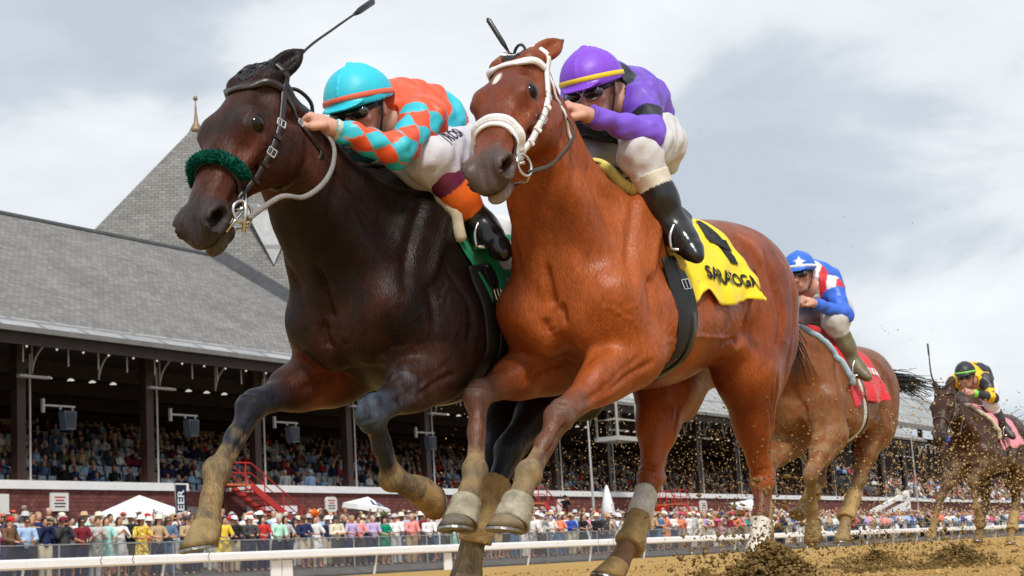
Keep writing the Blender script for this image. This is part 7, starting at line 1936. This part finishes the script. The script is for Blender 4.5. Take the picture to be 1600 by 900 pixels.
# clods lying on the track, thick near the camera
n = 26000; d = 3.0*np.exp(gd.uniform(0, 2.2, n)); az = R(30)+gd.uniform(-.40, .40, n); x = d*np.cos(az); y = d*np.sin(az); keep = (y > -.5) & (y < 30)
x, y, d = x[keep], y[keep], d[keep]; sz = np.clip(.0040*np.exp(gd.normal(0, .5, len(x)))*(d/5)**.5, .002, .020)
pts = [(a, b, track_z(a, b)+s*.25) for a, b, s in zip(x, y, sz)]
k = gd.random(len(x)) < .70; pts = np.array(pts)
lump_set('loose_clods', pts[k], sz[k], CLOD, 1, 'small tan dirt clods scattered over the track'); lump_set('dark_clods', pts[~k], sz[~k], CLODD, 2, 'damp dark dirt clods among the tan ones')
# heaps thrown up where hooves have just struck
def heap(cx, cy, r_, h_, n, seed, label, spray=.25, drift=(0, 0)):
    g = np.random.default_rng(seed); a = g.uniform(0, 6.28, n); rr = np.abs(g.normal(0, .5, n)); px_ = cx+r_*rr*np.cos(a)*1.15; py_ = cy+r_*rr*np.sin(a)
    z = h_*np.exp(-rr**2*1.9)*g.uniform(.2, 1.0, n); up = g.random(n) < spray; z[up] += np.abs(g.normal(0, h_*.9, up.sum())); px_[up] += g.normal(0, r_*.5, up.sum())+drift[0]; py_[up] += g.normal(0, r_*.4, up.sum())+drift[1]
    s = np.clip(.0050*np.exp(g.normal(0, .5, n)), .002, .016)*np.where(up, .75, 1)
    lump_set('thrown_dirt', np.stack([px_, py_, z], 1), s, CLODD if seed % 2 else CLOD, seed, label)
    mb = MB(); mb.lathe([(r_*.75, -.05), (r_*.65, .01), (r_*.45, h_*.28), (r_*.22, h_*.42), (.01, h_*.48)], 20, (cx, cy, 0)); v = np.array(mb.v); v += g.normal(0, .010, v.shape); mb.v = [tuple(q) for q in v]
    tag(mb.build('dirt_mound', CLODD if seed % 2 else CLOD, smooth=True), 'mound of dirt under the '+label, 'dirt', kind='stuff')
heap(5.36, 2.14, .235, .185, 4200, 11, 'dark dirt bursting up before the planted white bandaged leg', .16)
heap(5.08, 2.26, .16, .09, 1000, 13, 'dirt spray beside the tan bandaged hind leg', .4, (.06, 0))
heap(8.86, 2.45, .30, .12, 1500, 15, 'dark dirt burst on the track right of the bay', .3)
heap(9.6, 3.13, .30, .12, 1300, 17, 'dirt burst under the chestnut horse', .4)
heap(11.0, 3.6, .5, .12, 1500, 14, 'tan dirt kicked up by the chestnut horse', .5)
heap(17.5, 4.6, .7, .14, 1200, 16, 'tan dirt kicked up by the last horse', .5)
# flying specks behind the leaders and in front of the followers
def cloud(n, c, s, seed, smin, smax, m_, label, up=True):
    g = np.random.default_rng(seed); p = V3(c)+np.clip(g.normal(size=(n, 3)), -1.7, 1.7)*V3(s); p = p[(p[:, 2] > .02) & (p[:, 2] < 3.0)]
    z = np.exp(g.uniform(math.log(smin), math.log(smax), len(p))); lump_set('flying_dirt', p, z, m_, seed, label)
TANF = mat('flying tan dirt', (.46, .32, .15), .95, .1, var=.3, scale=3)
cloud(3600, (11.6, 5.0, .85), (1.75, .55, .42), 31, .0022, .0060, TANF, 'specks of tan dirt flying behind the bay horse')
cloud(1100, (6.9, 2.5, .35), (.8, .35, .28), 32, .0018, .005, CLODD, 'fine dark dirt flying behind the bay horse\'s hind legs')
cloud(1800, (10.2, 3.0, .50), (1.0, .40, .34), 33, .0025, .008, TANF, 'dirt flying round the chestnut horse\'s legs')
cloud(1700, (16.2, 4.0, .62), (1.2, .45, .36), 34, .0035, .009, TANF, 'tan dirt flying over the last horse\'s chest and legs')
cloud(500, (16.0, 4.0, .70), (1.2, .45, .40), 35, .0035, .010, CLODD, 'dark clods flying over the last horse\'s chest')
cloud(70, (11.5, 3.3, 1.7), (2.4, .5, .5), 36, .0015, .0045, CLODD, 'a few specks of dirt high against the sky')
